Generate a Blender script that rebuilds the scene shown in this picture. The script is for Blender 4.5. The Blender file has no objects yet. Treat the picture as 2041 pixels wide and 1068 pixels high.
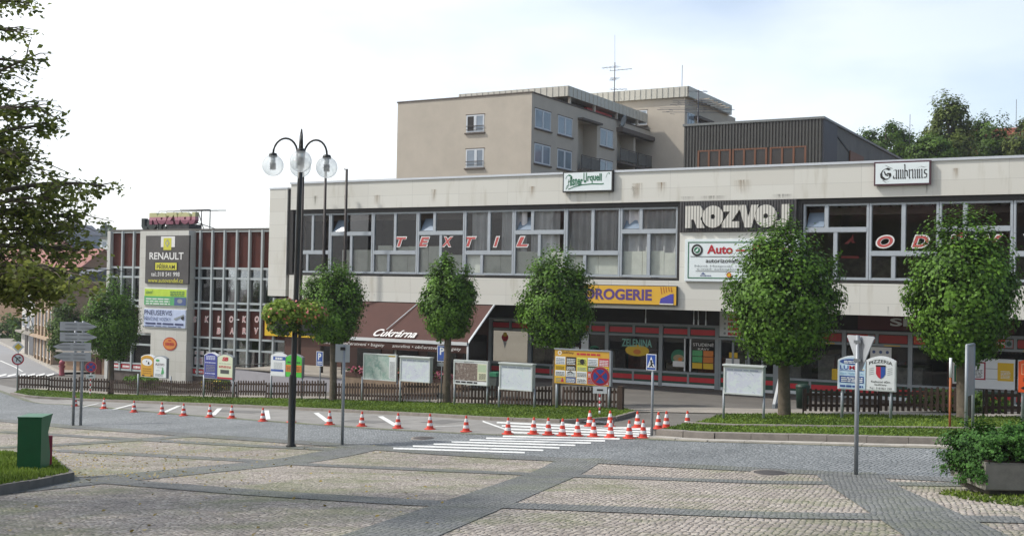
import bpy, bmesh, math, random
import numpy as np
from mathutils import Vector, Matrix
S = bpy.context.scene
COL = S.collection
rnd = random.Random(7)
PI = math.pi

# ------------------------------------------------------------------ camera, world, sun, exposure
EYE = 4.65
YAW, PITCH, ROLL, FPX = 0.517045, 0.0155617, 0.0185176, 2263.0
fwd = Vector((-math.sin(YAW)*math.cos(PITCH), math.cos(YAW)*math.cos(PITCH), math.sin(PITCH)))
rgt = Vector((math.cos(YAW), math.sin(YAW), 0))
upv = rgt.cross(fwd)
CR = rgt*math.cos(ROLL) + upv*math.sin(ROLL)
CU = upv*math.cos(ROLL) - rgt*math.sin(ROLL)
cd = bpy.data.cameras.new("camera")
cam = bpy.data.objects.new("camera", cd); COL.objects.link(cam)
cam.matrix_world = Matrix(((CR.x, CU.x, -fwd.x, 0), (CR.y, CU.y, -fwd.y, 0), (CR.z, CU.z, -fwd.z, EYE), (0, 0, 0, 1)))
cd.sensor_width = 36; cd.lens = FPX/2041*36; cd.clip_end = 6000; cd.clip_start = 0.1
S.camera = cam

SUN_AZ = Vector((-0.90, -0.44, 0)).normalized(); SUN_EL = math.radians(46)
w = bpy.data.worlds.new("World"); S.world = w; w.use_nodes = True
nt = w.node_tree; nt.nodes.clear()
sky = nt.nodes.new('ShaderNodeTexSky'); sky.sky_type = 'NISHITA'; sky.sun_disc = False
sky.sun_elevation = SUN_EL; sky.sun_rotation = math.atan2(SUN_AZ.x, SUN_AZ.y)
sky.air_density = 1.0; sky.dust_density = 1.0; sky.ozone_density = 1.0
tc = nt.nodes.new('ShaderNodeTexCoord')
nz = nt.nodes.new('ShaderNodeTexNoise'); nz.inputs['Scale'].default_value = 2.2; nz.inputs['Detail'].default_value = 5
mpg = nt.nodes.new('ShaderNodeMapping'); mpg.inputs['Scale'].default_value = (1, 1, 3.0)
cr_ = nt.nodes.new('ShaderNodeValToRGB'); cr_.color_ramp.elements[0].position = 0.36; cr_.color_ramp.elements[1].position = 0.6
cr_.color_ramp.elements[0].color = (0.30, 0.30, 0.30, 1); cr_.color_ramp.elements[1].color = (0.62, 0.62, 0.62, 1)
mx = nt.nodes.new('ShaderNodeMix'); mx.data_type = 'RGBA'
mx.inputs[7].default_value = (9.0, 9.1, 9.2, 1)       # thin bright high cloud veil
bg = nt.nodes.new('ShaderNodeBackground'); bg.inputs['Strength'].default_value = 0.115
out = nt.nodes.new('ShaderNodeOutputWorld')
L = nt.links.new
L(tc.outputs['Generated'], mpg.inputs[0]); L(mpg.outputs[0], nz.inputs['Vector']); L(nz.outputs['Fac'], cr_.inputs[0])
sdv = nt.nodes.new('ShaderNodeVectorMath'); sdv.operation = 'DOT_PRODUCT'; sdv.inputs[1].default_value = (-1.05, -0.42, -0.35)   # brighter veil to the left and low down
sma = nt.nodes.new('ShaderNodeMath'); sma.operation = 'MULTIPLY_ADD'; sma.inputs[1].default_value = 0.62; sma.use_clamp = True
L(tc.outputs['Generated'], sdv.inputs[0]); L(sdv.outputs['Value'], sma.inputs[0]); L(cr_.outputs[0], sma.inputs[2]); L(sma.outputs[0], mx.inputs[0]); L(sky.outputs[0], mx.inputs[6]); L(mx.outputs[2], bg.inputs[0]); L(bg.outputs[0], out.inputs[0])
sd = bpy.data.lights.new("sun", 'SUN'); sd.energy = 2.5; sd.angle = math.radians(2.5); sd.color = (1.0, 0.965, 0.91)
sun = bpy.data.objects.new("sun", sd); COL.objects.link(sun)
sun.rotation_euler = Vector((SUN_AZ.x*math.cos(SUN_EL), SUN_AZ.y*math.cos(SUN_EL), math.sin(SUN_EL))).to_track_quat('Z', 'Y').to_euler()
sun.location = (0, 0, 60)
S.view_settings.view_transform = 'Standard'; S.view_settings.look = 'None'
S.view_settings.exposure = 0.58; S.view_settings.gamma = 1.0
S.cycles.use_denoising = True
S.cycles.max_bounces = 8; S.cycles.transparent_max_bounces = 12; S.cycles.diffuse_bounces = 3; S.cycles.glossy_bounces = 3
S.cycles.caustics_reflective = False; S.cycles.caustics_refractive = False

# ------------------------------------------------------------------ terrain and pixel -> place helpers (layout only)
def sst(t):
    t = min(max(t, 0), 1); return t*t*(3-2*t)
def softmin(a, b, k=2.0):
    h = max(k-abs(a-b), 0)/k
    return min(a, b) - h*h*k*0.25
def gz(X, Y):
    """ground height: the square falls to the left and towards the street; level with the shop floor at the building"""
    xs = min(max(-X, -14), 50); ys = max(softmin(Y, 23.4), -12)
    A = 1.685 + 0.0625*xs + 0.075*ys
    B = 4.65 + 0.075*min(max(-X-26, 0), 24)
    t = sst((Y-38.5)/8.5)
    return EYE - (A*(1-t) + B*t)
def ray(px, py):
    return CR*((px-1020.5)/FPX) + CU*((534-py)/FPX) + fwd
O = Vector((0, 0, EYE))
def onY(px, py, Y): r = ray(px, py); return O + r*(Y/r.y)
def onX(px, py, X): r = ray(px, py); return O + r*(X/r.x)
def XZ(px, py, Y): p = onY(px, py, Y); return p.x, p.z
def G(px, py, off=0.0):
    r = ray(px, py); t = 4.0
    while t < 900:
        q = O + r*t
        if q.z < gz(q.x, q.y)+off:
            a, b = t-0.25, t
            for i in range(20):
                m = (a+b)/2; q = O + r*m
                if q.z < gz(q.x, q.y)+off: b = m
                else: a = m
            q = O + r*b; return Vector((q.x, q.y, gz(q.x, q.y)+off))
        t += 0.25
    return O + r*900
def dep(P): return (P-O).dot(fwd)
def ppm(P): return FPX/dep(P)
def atd(px, py, d): return O + ray(px, py)*d
def topz(P, px, py): return atd(px, py, dep(P)).z

# ------------------------------------------------------------------ materials
def lin(h):
    if isinstance(h, str):
        c = [int(h[i:i+2], 16)/255 for i in (0, 2, 4)]
        return tuple((x/12.92 if x <= 0.04045 else ((x+0.055)/1.055)**2.4) for x in c)
    return tuple(h)
MATS = {}
def mat(name, c, rough=0.6, metal=0.0, var=0.10, scale=2.5, bump=0.0, bscale=40, spec=None):
    if name in MATS: return MATS[name]
    c = lin(c)
    m = bpy.data.materials.new(name); m.use_nodes = True; n = m.node_tree.nodes; l = m.node_tree.links.new
    b = n['Principled BSDF']; b.inputs['Roughness'].default_value = rough; b.inputs['Metallic'].default_value = metal
    if spec is not None: b.inputs['Specular IOR Level'].default_value = spec
    t = n.new('ShaderNodeTexCoord'); z = n.new('ShaderNodeTexNoise'); z.inputs['Scale'].default_value = scale
    z.inputs['Detail'].default_value = 6; z.inputs['Roughness'].default_value = 0.65
    l(t.outputs['Object'], z.inputs['Vector'])
    r = n.new('ShaderNodeValToRGB'); e = r.color_ramp.elements; e[0].position = 0.3; e[1].position = 0.7
    e[0].color = tuple(x*(1-var) for x in c)+(1,); e[1].color = tuple(min(x*(1+var), 0.95) for x in c)+(1,)
    l(z.outputs['Fac'], r.inputs[0]); l(r.outputs[0], b.inputs['Base Color'])
    if bump:
        z2 = n.new('ShaderNodeTexNoise'); z2.inputs['Scale'].default_value = bscale; z2.inputs['Detail'].default_value = 3
        l(t.outputs['Object'], z2.inputs['Vector'])
        bp = n.new('ShaderNodeBump'); bp.inputs['Strength'].default_value = bump; bp.inputs['Distance'].default_value = 0.02
        l(z2.outputs['Fac'], bp.inputs['Height']); l(bp.outputs[0], b.inputs['Normal'])
    MATS[name] = m; return m

def cobble(name, cols, scale, rotz, joint, jw=0.10, green=0.0, rand=0.55, bump=0.6):
    m = bpy.data.materials.new(name); m.use_nodes = True; n = m.node_tree.nodes; l = m.node_tree.links.new
    b = n['Principled BSDF']; b.inputs['Roughness'].default_value = 0.75
    t = n.new('ShaderNodeTexCoord')
    wv = n.new('ShaderNodeTexNoise'); wv.inputs['Scale'].default_value = 0.5; wv.inputs['Detail'].default_value = 1
    l(t.outputs['Object'], wv.inputs['Vector'])
    vm = n.new('ShaderNodeVectorMath'); vm.operation = 'MULTIPLY_ADD'; vm.inputs[1].default_value = (0.2, 0.2, 0)
    l(wv.outputs['Color'], vm.inputs[0]); l(t.outputs['Object'], vm.inputs[2])
    mp = n.new('ShaderNodeMapping'); mp.inputs['Rotation'].default_value = (0, 0, rotz); l(vm.outputs[0], mp.inputs[0])
    v1 = n.new('ShaderNodeTexVoronoi'); v1.voronoi_dimensions = '2D'; v2 = n.new('ShaderNodeTexVoronoi'); v2.voronoi_dimensions = '2D'; v2.feature = 'DISTANCE_TO_EDGE'
    for v in (v1, v2):
        v.inputs['Scale'].default_value = scale; v.inputs['Randomness'].default_value = rand; l(mp.outputs[0], v.inputs['Vector'])
    sp = n.new('ShaderNodeSeparateColor'); l(v1.outputs['Color'], sp.inputs[0])
    r = n.new('ShaderNodeValToRGB'); e = r.color_ramp.elements
    e[0].position = 0; e[1].position = 1
    cs = [lin(c) for c in cols]
    e[0].color = cs[0]+(1,); e[1].color = cs[-1]+(1,)
    for i, c in enumerate(cs[1:-1]):
        q = e.new((i+1)/(len(cs)-1)); q.color = c+(1,)
    l(sp.outputs[0], r.inputs[0])
    big = n.new('ShaderNodeTexNoise'); big.inputs['Scale'].default_value = 0.35; big.inputs['Detail'].default_value = 5; l(t.outputs['Object'], big.inputs['Vector'])
    br = n.new('ShaderNodeMapRange'); br.inputs[1].default_value = 0.3; br.inputs[2].default_value = 0.7; br.inputs[3].default_value = 0.78; br.inputs[4].default_value = 1.16
    l(big.outputs['Fac'], br.inputs[0])
    mu = n.new('ShaderNodeMix'); mu.data_type = 'RGBA'; mu.blend_type = 'MULTIPLY'; mu.inputs[0].default_value = 1
    l(r.outputs[0], mu.inputs[6]); l(br.outputs[0], mu.inputs[7])
    jm = n.new('ShaderNodeMapRange'); jm.inputs[1].default_value = jw*0.4; jm.inputs[2].default_value = jw; jm.inputs[3].default_value = 1; jm.inputs[4].default_value = 0
    l(v2.outputs['Distance'], jm.inputs[0])
    jc = n.new('ShaderNodeMix'); jc.data_type = 'RGBA'; jc.inputs[6].default_value = lin(joint)+(1,); jc.inputs[7].default_value = lin('4a5a22')+(1,)
    gm = n.new('ShaderNodeTexNoise'); gm.inputs['Scale'].default_value = 0.45; gm.inputs['Detail'].default_value = 7; gm.inputs['Roughness'].default_value = 0.7; l(t.outputs['Object'], gm.inputs['Vector'])
    gr = n.new('ShaderNodeMapRange'); gr.inputs[1].default_value = 0.47; gr.inputs[2].default_value = 0.62; gr.inputs[4].default_value = green; l(gm.outputs['Fac'], gr.inputs[0])
    l(gr.outputs[0], jc.inputs[0])
    ms2 = n.new('ShaderNodeMix'); ms2.data_type = 'RGBA'; g2_ = n.new('ShaderNodeMath'); g2_.operation = 'MULTIPLY'; g2_.inputs[1].default_value = 0.6; l(gr.outputs[0], g2_.inputs[0]); l(g2_.outputs[0], ms2.inputs[0]); l(mu.outputs[2], ms2.inputs[6]); ms2.inputs[7].default_value = lin('6f7446')+(1,)
    mj = n.new('ShaderNodeMix'); mj.data_type = 'RGBA'; l(jm.outputs[0], mj.inputs[0]); l(ms2.outputs[2], mj.inputs[6]); l(jc.outputs[2], mj.inputs[7])
    l(mj.outputs[2], b.inputs['Base Color'])
    bp = n.new('ShaderNodeBump'); bp.inputs['Strength'].default_value = bump; bp.inputs['Distance'].default_value = 0.03
    hm = n.new('ShaderNodeMapRange'); hm.inputs[1].default_value = 0; hm.inputs[2].default_value = 0.3; l(v2.outputs['Distance'], hm.inputs[0])
    l(hm.outputs[0], bp.inputs['Height']); l(bp.outputs[0], b.inputs['Normal'])
    return m

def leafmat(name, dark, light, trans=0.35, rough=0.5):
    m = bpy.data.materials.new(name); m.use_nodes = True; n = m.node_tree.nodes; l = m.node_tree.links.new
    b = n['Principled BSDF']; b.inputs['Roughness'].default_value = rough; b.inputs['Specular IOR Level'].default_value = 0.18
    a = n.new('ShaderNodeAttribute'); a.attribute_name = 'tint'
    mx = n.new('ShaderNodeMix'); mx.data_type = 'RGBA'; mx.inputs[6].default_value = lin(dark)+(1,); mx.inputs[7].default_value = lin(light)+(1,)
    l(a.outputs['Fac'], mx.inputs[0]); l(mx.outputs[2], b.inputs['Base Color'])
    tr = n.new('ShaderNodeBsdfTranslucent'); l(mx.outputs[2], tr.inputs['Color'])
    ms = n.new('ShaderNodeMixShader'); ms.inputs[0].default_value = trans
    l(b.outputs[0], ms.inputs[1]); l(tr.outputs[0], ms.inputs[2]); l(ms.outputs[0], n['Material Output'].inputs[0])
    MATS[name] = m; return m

def glassmat(name, tint=(0.72, 0.76, 0.76), refl=0.05, ior=1.45):
    m = bpy.data.materials.new(name); m.use_nodes = True; n = m.node_tree.nodes; l = m.node_tree.links.new
    n.remove(n['Principled BSDF'])
    g = n.new('ShaderNodeBsdfGlossy'); g.inputs['Roughness'].default_value = 0.015; g.inputs['Color'].default_value = (1, 1, 1, 1)
    t = n.new('ShaderNodeBsdfTransparent'); t.inputs['Color'].default_value = tint+(1,)
    f = n.new('ShaderNodeFresnel'); f.inputs['IOR'].default_value = ior
    tc = n.new('ShaderNodeTexCoord'); z = n.new('ShaderNodeTexNoise'); z.inputs['Scale'].default_value = 0.5; l(tc.outputs['Object'], z.inputs['Vector'])
    bp = n.new('ShaderNodeBump'); bp.inputs['Strength'].default_value = 0.04; bp.inputs['Distance'].default_value = 0.1; l(z.outputs['Fac'], bp.inputs['Height'])
    l(bp.outputs[0], g.inputs['Normal'])
    ad = n.new('ShaderNodeMath'); ad.operation = 'ADD'; ad.inputs[1].default_value = refl; l(f.outputs[0], ad.inputs[0])
    ms = n.new('ShaderNodeMixShader'); l(ad.outputs[0], ms.inputs[0]); l(t.outputs[0], ms.inputs[1]); l(g.outputs[0], ms.inputs[2])
    l(ms.outputs[0], n['Material Output'].inputs[0]); MATS[name] = m; return m

def tilemat(name, base, dark, stain, bw, bh, mortar='8a8578', stains=0.5):
    """stone facing slabs: faint joints, slab-to-slab tone, rain streaks"""
    m = bpy.data.materials.new(name); m.use_nodes = True; n = m.node_tree.nodes; l = m.node_tree.links.new
    b = n['Principled BSDF']; b.inputs['Roughness'].default_value = 0.65
    t = n.new('ShaderNodeTexCoord'); s = n.new('ShaderNodeSeparateXYZ'); l(t.outputs['Object'], s.inputs[0])
    a = n.new('ShaderNodeMath'); l(s.outputs[0], a.inputs[0]); l(s.outputs[1], a.inputs[1])
    c = n.new('ShaderNodeCombineXYZ'); l(a.outputs[0], c.inputs[0]); l(s.outputs[2], c.inputs[1])
    k = n.new('ShaderNodeTexBrick'); l(c.outputs[0], k.inputs['Vector']); k.offset = 0.0
    k.inputs['Scale'].default_value = 1; k.inputs['Brick Width'].default_value = bw; k.inputs['Row Height'].default_value = bh
    k.inputs['Mortar Size'].default_value = 0.007; k.inputs['Mortar Smooth'].default_value = 0.3; k.inputs['Bias'].default_value = 0
    k.inputs['Color1'].default_value = lin(base)+(1,); k.inputs['Color2'].default_value = lin(dark)+(1,); k.inputs['Mortar'].default_value = lin(mortar)+(1,)
    mp = n.new('ShaderNodeMapping'); mp.inputs['Scale'].default_value = (1.1, 0.16, 1); l(c.outputs[0], mp.inputs[0])
    z = n.new('ShaderNodeTexNoise'); z.inputs['Scale'].default_value = 1.6; z.inputs['Detail'].default_value = 8; z.inputs['Roughness'].default_value = 0.6; l(mp.outputs[0], z.inputs['Vector'])
    r = n.new('ShaderNodeMapRange'); r.inputs[1].default_value = 0.56; r.inputs[2].default_value = 0.74; r.inputs[4].default_value = stains; l(z.outputs['Fac'], r.inputs[0])
    x = n.new('ShaderNodeMix'); x.data_type = 'RGBA'; l(r.outputs[0], x.inputs[0]); l(k.outputs['Color'], x.inputs[6]); x.inputs[7].default_value = lin(stain)+(1,)
    l(x.outputs[2], b.inputs['Base Color']); MATS[name] = m; return m

def stripemat(name, a, b, freq):
    """vertical ribs in the material (pale ribs, darker grooves)"""
    m = mat(name, a, .5); n = m.node_tree.nodes; l = m.node_tree.links.new
    t = n.new('ShaderNodeTexCoord'); w_ = n.new('ShaderNodeTexWave'); w_.inputs['Scale'].default_value = freq*.31416; w_.bands_direction = 'X'; l(t.outputs['Object'], w_.inputs['Vector'])
    r = n.new('ShaderNodeValToRGB'); r.color_ramp.elements[0].position = .12; r.color_ramp.elements[0].color = lin(b)+(1,); r.color_ramp.elements[1].position = .3; r.color_ramp.elements[1].color = lin(a)+(1,)
    l(w_.outputs['Fac'], r.inputs[0]); l(r.outputs[0], n['Principled BSDF'].inputs['Base Color']); return m

def stainmat(name, c):
    """rain and rust streak: densest at its top middle, broken up by stretched noise"""
    m = mat(name, c, .8); n = m.node_tree.nodes; l = m.node_tree.links.new; b = n['Principled BSDF']
    t = n.new('ShaderNodeTexCoord'); s = n.new('ShaderNodeSeparateXYZ'); l(t.outputs['UV'], s.inputs[0])
    a = n.new('ShaderNodeMath'); a.operation = 'PINGPONG'; a.inputs[1].default_value = .5; l(s.outputs[0], a.inputs[0])
    q = n.new('ShaderNodeMath'); q.operation = 'MULTIPLY'; l(a.outputs[0], q.inputs[0]); l(s.outputs[1], q.inputs[1])
    mp = n.new('ShaderNodeMapping'); mp.inputs['Scale'].default_value = (14, 14, 1.2); l(t.outputs['Object'], mp.inputs[0])
    z = n.new('ShaderNodeTexNoise'); z.inputs['Scale'].default_value = 1; z.inputs['Detail'].default_value = 4; l(mp.outputs[0], z.inputs['Vector'])
    r = n.new('ShaderNodeMapRange'); r.inputs[1].default_value = .35; r.inputs[2].default_value = .7; r.inputs[4].default_value = 1.5; l(z.outputs['Fac'], r.inputs[0])
    k = n.new('ShaderNodeMath'); k.operation = 'MULTIPLY'; k.use_clamp = True; l(q.outputs[0], k.inputs[0]); l(r.outputs[0], k.inputs[1]); l(k.outputs[0], b.inputs['Alpha']); return m

def mapmat(name, cols, scale, detail=8, rough=0.4):
    m = bpy.data.materials.new(name); m.use_nodes = True; n = m.node_tree.nodes; l = m.node_tree.links.new
    b = n['Principled BSDF']; b.inputs['Roughness'].default_value = rough
    t = n.new('ShaderNodeTexCoord'); z = n.new('ShaderNodeTexNoise'); z.inputs['Scale'].default_value = scale; z.inputs['Detail'].default_value = detail; z.inputs['Roughness'].default_value = 0.7
    z.inputs['Distortion'].default_value = 0.3
    l(t.outputs['Object'], z.inputs['Vector']); r = n.new('ShaderNodeValToRGB'); e = r.color_ramp.elements
    e[0].position = 0.34; e[1].position = 0.66; cs = [lin(c)+(1,) for c in cols]; e[0].color = cs[0]; e[1].color = cs[-1]
    for i, c in enumerate(cs[1:-1]): q = e.new(0.34+0.32*(i+1)/(len(cs)-1)); q.color = c
    l(z.outputs['Fac'], r.inputs[0]); l(r.outputs[0], b.inputs['Base Color']); MATS[name] = m; return m

# ------------------------------------------------------------------ mesh builder
_TXT = {}
def glyphs(s, bold, shear):
    k = (s, bold, shear)
    if k in _TXT: return _TXT[k]
    cu = bpy.data.curves.new('t', 'FONT'); cu.body = s; cu.size = 1; cu.offset = bold; cu.shear = shear; cu.resolution_u = 5; cu.fill_mode = 'FRONT'
    ob = bpy.data.objects.new('t', cu)
    me = bpy.data.meshes.new_from_object(ob)
    vs = [(v.co.x, v.co.y) for v in me.vertices]; fs = [tuple(p.vertices) for p in me.polygons]
    bpy.data.objects.remove(ob); bpy.data.meshes.remove(me); bpy.data.curves.remove(cu)
    _TXT[k] = (vs, fs); return _TXT[k]
LOC = {}
class MB:
    def __init__(s): s.v = []; s.f = []; s.m = []; s.sm = []
    def add(s, vs, fs, mi=0, sm=False):
        o = len(s.v); s.v += [tuple(v) for v in vs]; s.f += [tuple(i+o for i in f) for f in fs]; s.m += [mi]*len(fs); s.sm += [sm]*len(fs); return s
    def box(s, x0, x1, y0, y1, z0, z1, mi=0):
        return s.add([(x0, y0, z0), (x1, y0, z0), (x1, y1, z0), (x0, y1, z0), (x0, y0, z1), (x1, y0, z1), (x1, y1, z1), (x0, y1, z1)],
              [(0, 3, 2, 1), (4, 5, 6, 7), (0, 1, 5, 4), (1, 2, 6, 5), (2, 3, 7, 6), (3, 0, 4, 7)], mi)
    def quad(s, a, b, c, d, mi=0): return s.add([a, b, c, d], [(0, 1, 2, 3)], mi)
    def tube(s, pts, r, n=8, mi=0, cap=True):
        pts = [Vector(p) for p in pts]; rs = r if isinstance(r, (list, tuple)) else [r]*len(pts)
        vs = []; fs = []
        ref = Vector((0, 0, 1))
        for i, p in enumerate(pts):
            d = (pts[min(i+1, len(pts)-1)]-pts[max(i-1, 0)]).normalized()
            a = d.cross(ref if abs(d.dot(ref)) < 0.95 else Vector((0, 1, 0))).normalized(); b = d.cross(a)
            for k in range(n):
                t = 2*PI*k/n; vs.append(p+(a*math.cos(t)+b*math.sin(t))*rs[i])
        for i in range(len(pts)-1):
            for k in range(n): fs.append((i*n+k, i*n+(k+1) % n, (i+1)*n+(k+1) % n, (i+1)*n+k))
        if cap: fs += [tuple(range(n-1, -1, -1)), tuple(range((len(pts)-1)*n, len(pts)*n))]
        return s.add(vs, fs, mi, True)
    def prism(s, poly, a, b, mi=0, ax='y'):
        """polygon in the other two axes extruded along ax from a to b"""
        n = len(poly)
        mk = {'y': lambda p, t: (p[0], t, p[1]), 'x': lambda p, t: (t, p[0], p[1]), 'z': lambda p, t: (p[0], p[1], t)}[ax]
        vs = [mk(p, a) for p in poly]+[mk(p, b) for p in poly]
        fs = [tuple(range(n)), tuple(range(2*n-1, n-1, -1))]+[(i, i+n, (i+1) % n+n, (i+1) % n) for i in range(n)]
        return s.add(vs, fs, mi)
    def lathe(s, prof, n=16, mi=0, c=(0, 0, 0), smooth=True):
        vs = []; fs = []
        for r, z in prof:
            for k in range(n): t = 2*PI*k/n; vs.append((c[0]+r*math.cos(t), c[1]+r*math.sin(t), c[2]+z))
        for i in range(len(prof)-1):
            for k in range(n): fs.append((i*n+k, i*n+(k+1) % n, (i+1)*n+(k+1) % n, (i+1)*n+k))
        return s.add(vs, fs, mi, smooth)
    def disc(s, x, z, r, y, mi=0, n=20, rz=None):
        rz = rz or r
        return s.add([(x+r*math.cos(2*PI*k/n), y, z+rz*math.sin(2*PI*k/n)) for k in range(n)], [tuple(range(n))], mi)
    def ring(s, x, z, r0, r1, y, mi=0, n=24):
        vs = [(x+r*math.cos(2*PI*k/n), y, z+r*math.sin(2*PI*k/n)) for r in (r0, r1) for k in range(n)]
        return s.add(vs, [(k, (k+1) % n, n+(k+1) % n, n+k) for k in range(n)], mi)
    def rect(s, x0, x1, z0, z1, y, mi=0): return s.quad((x0, y, z0), (x1, y, z0), (x1, y, z1), (x0, y, z1), mi)
    def text(s, t, x, z, w=None, h=None, y=0, mi=0, bold=0.0, shear=0.0, depth=0.0, curve=0.0):
        """lettering in the x-z plane facing -y; box with left bottom x,z, width w, height h"""
        vs, fs = glyphs(t, bold, shear)
        if not vs: return s
        a = np.array(vs); mn = a.min(0); mxx = a.max(0); sz = mxx-mn
        sx = (w/sz[0]) if w else h/sz[1]; sz_ = (h/sz[1]) if h else sx
        P = [(x+(u-mn[0])*sx, z+(q-mn[1])*sz_) for u, q in vs]
        if curve:
            W = sz[0]*sx
            P = [(u, q+curve*(1-((u-x)/W*2-1)**2)) for u, q in P]
        s.add([(u, y, q) for u, q in P], fs, mi)
        if depth:
            s.add([(u, y+depth, q) for u, q in P], fs, mi)
            from collections import Counter
            ed = Counter()
            for f in fs:
                for i in range(len(f)): ed[tuple(sorted((f[i], f[(i+1) % len(f)])))] += 1
            for (i, j), c in ed.items():
                if c == 1: s.quad((P[i][0], y, P[i][1]), (P[j][0], y, P[j][1]), (P[j][0], y+depth, P[j][1]), (P[i][0], y+depth, P[i][1]), mi+1 if depth < 0 else mi)
        return s
    def lines(s, x0, x1, z0, z1, n, y, mi=0, r=None, duty=0.45):
        """rows of print too small to read"""
        r = r or rnd; st = (z1-z0)/n
        for i in range(n):
            z = z1-(i+1)*st; x = x0
            while x < x1-0.02:
                l_ = min((x1-x0)*r.uniform(0.1, 0.3), x1-x); s.rect(x, x+l_, z, z+st*duty, y, mi); x += l_+(x1-x0)*0.035
        return s
    def nib(s, pts, w, ang, y, mi=0, ox=0, oz=0, sc=1, scx=None):
        """broad pen stroke along a polyline"""
        scx = scx or sc
        dx, dz = math.cos(ang)*w/2, math.sin(ang)*w/2
        P = [(ox+p[0]*scx, oz+p[1]*sc) for p in pts]
        for (a, b), (c, d) in zip(P, P[1:]):
            s.add([(a-dx, y, b-dz), (a+dx, y, b+dz), (c+dx, y, d+dz), (c-dx, y, d-dz)], [(0, 1, 2, 3)], mi)
        return s
    def build(s, name, mats, parent=None, world=True, **tags):
        me = bpy.data.meshes.new(name); org = Vector((0, 0, 0))
        if parent is not None: org = LOC[parent.name]
        vs = s.v
        if world and parent is not None: vs = [(v[0]-org.x, v[1]-org.y, v[2]-org.z) for v in vs]
        me.from_pydata(vs, [], s.f)
        if not isinstance(mats, (list, tuple)): mats = [mats]
        for m in mats: me.materials.append(m)
        if me.polygons:
            me.polygons.foreach_set('material_index', [min(i, len(mats)-1) for i in s.m]); me.polygons.foreach_set('use_smooth', s.sm)
        bm = bmesh.new(); bm.from_mesh(me); bmesh.ops.recalc_face_normals(bm, faces=bm.faces) if len(s.f) < 6000 and not tags.pop('keep', 0) else None; bm.to_mesh(me); bm.free()
        o = bpy.data.objects.new(name, me); COL.objects.link(o)
        if parent is not None: o.parent = parent
        LOC[o.name] = org
        for k, v in tags.items(): o[k] = v
        return o
def tag(o, label, cat, group=None):
    o['label'] = label; o['category'] = cat
    if group: o['group'] = group
    return o
def thing(name, label, cat, loc=(0, 0, 0), rotz=0.0, group=None):
    o = bpy.data.objects.new(name, None); COL.objects.link(o); o.empty_display_size = 0.2
    o.location = loc; o.rotation_euler = (0, 0, rotz); LOC[o.name] = Vector(loc)
    return tag(o, label, cat, group)
def copy_tree(o, parent=None):
    c = o.copy(); COL.objects.link(c); c.parent = parent; LOC[c.name] = LOC[o.name].copy()
    for ch in list(o.children): copy_tree(ch, c)
    return c
def resample(P, n):
    P = [Vector((p[0], p[1])) for p in P]; d = [0]
    for a, b in zip(P, P[1:]): d.append(d[-1]+(b-a).length)
    r = []
    for i in range(n+1):
        t = d[-1]*i/n; k = 0
        while k < len(d)-2 and d[k+1] < t: k += 1
        r.append(P[k].lerp(P[k+1], (t-d[k])/max(d[k+1]-d[k], 1e-6)))
    return r
def ribbon(name, A, B, material, off, n, m, kind='structure', mb=None):
    A = resample(A, n); B = resample(B, n); own = mb is None; mb = mb or MB()
    vs = []; fs = []
    for i in range(n+1):
        for j in range(m+1):
            p = A[i].lerp(B[i], j/m); vs.append((p.x, p.y, gz(p.x, p.y)+off))
    for i in range(n):
        for j in range(m):
            k = i*(m+1)+j; fs.append((k, k+m+1, k+m+2, k+1))
    mb.add(vs, fs)
    if own: return mb.build(name, material, kind=kind)

# ------------------------------------------------------------------ ground
def frange(a, b, s):
    r = []; x = a
    while x < b-1e-6: r.append(x); x += s
    return r+[b]
M_asph = mat('asphalt', '87847f', 0.85, var=0.2, scale=0.9, bump=0.25, bscale=60)
M_asphd = mat('asphalt_old', '66625c', 0.85, var=0.2, scale=0.6, bump=0.25, bscale=60)
M_conc = mat('concrete', '9d968b', 0.8, var=0.12, scale=1.5, bump=0.2, bscale=30)
M_kerb = mat('kerb_granite', '837c74', 0.8, var=0.18, scale=3, bump=0.3, bscale=25)
M_kerbp = mat('kerb_pale', 'a8a298', 0.8, var=0.16, scale=3, bump=0.2, bscale=25)
M_dark = mat('joint_dark', '3b3a33', 0.9)
M_white = mapmat('road_paint', ['9a9a97', 'd2d2cd', 'dcdcd8', 'dfdfda', 'dcdcd8'], 7.0, 10, .7)
M_grassb = mat('soil_green', '4f6a22', 0.95, var=0.25, scale=3)
BROT = -0.30
M_cob = cobble('cobble_pink', ['837a70', 'a2988c', 'bbb0a3', '978d82', 'aea39a', 'c6bcae', '91877d'], 10.5, -0.18, '4c453e', 0.125, 0.85)
M_cobd = cobble('cobble_grey', ['646663', '757673', '82827f', '6c6e6b'], 11.5, -0.25, '3c3d3a', 0.11, 0.35, bump=0.5)
M_road = cobble('cobble_road', ['76797a', '8a8d8d', '999b9b', '7e8181', '909393'], 8.5, 0.12, '3f4444', 0.15, 0.0, bump=0.5)
M_mix = cobble('cobble_gutter', ['77796a', '858572', '6c7062'], 9.0, 0.12, '4d5038', 0.12, 0.8)

xs = [-900, -600, -350, -200, -140, -110, -90]+frange(-78, 16, 1.0)+[22, 30, 45, 70, 120, 250, 500, 900]
ys = [-400, -120, -40, -20]+frange(-12, 62, 1.0)+[68, 76, 88, 105, 130, 170, 230, 350, 600, 900, 1200]
g = MB(); vs = [(x, y, gz(x, y)-0.035) for y in ys for x in xs]; n = len(xs)
g.add(vs, [(j*n+i, j*n+i+1, (j+1)*n+i+1, (j+1)*n+i) for j in range(len(ys)-1) for i in range(n-1)], 0, True)
g.build('ground', M_asphd, kind='structure')

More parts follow.
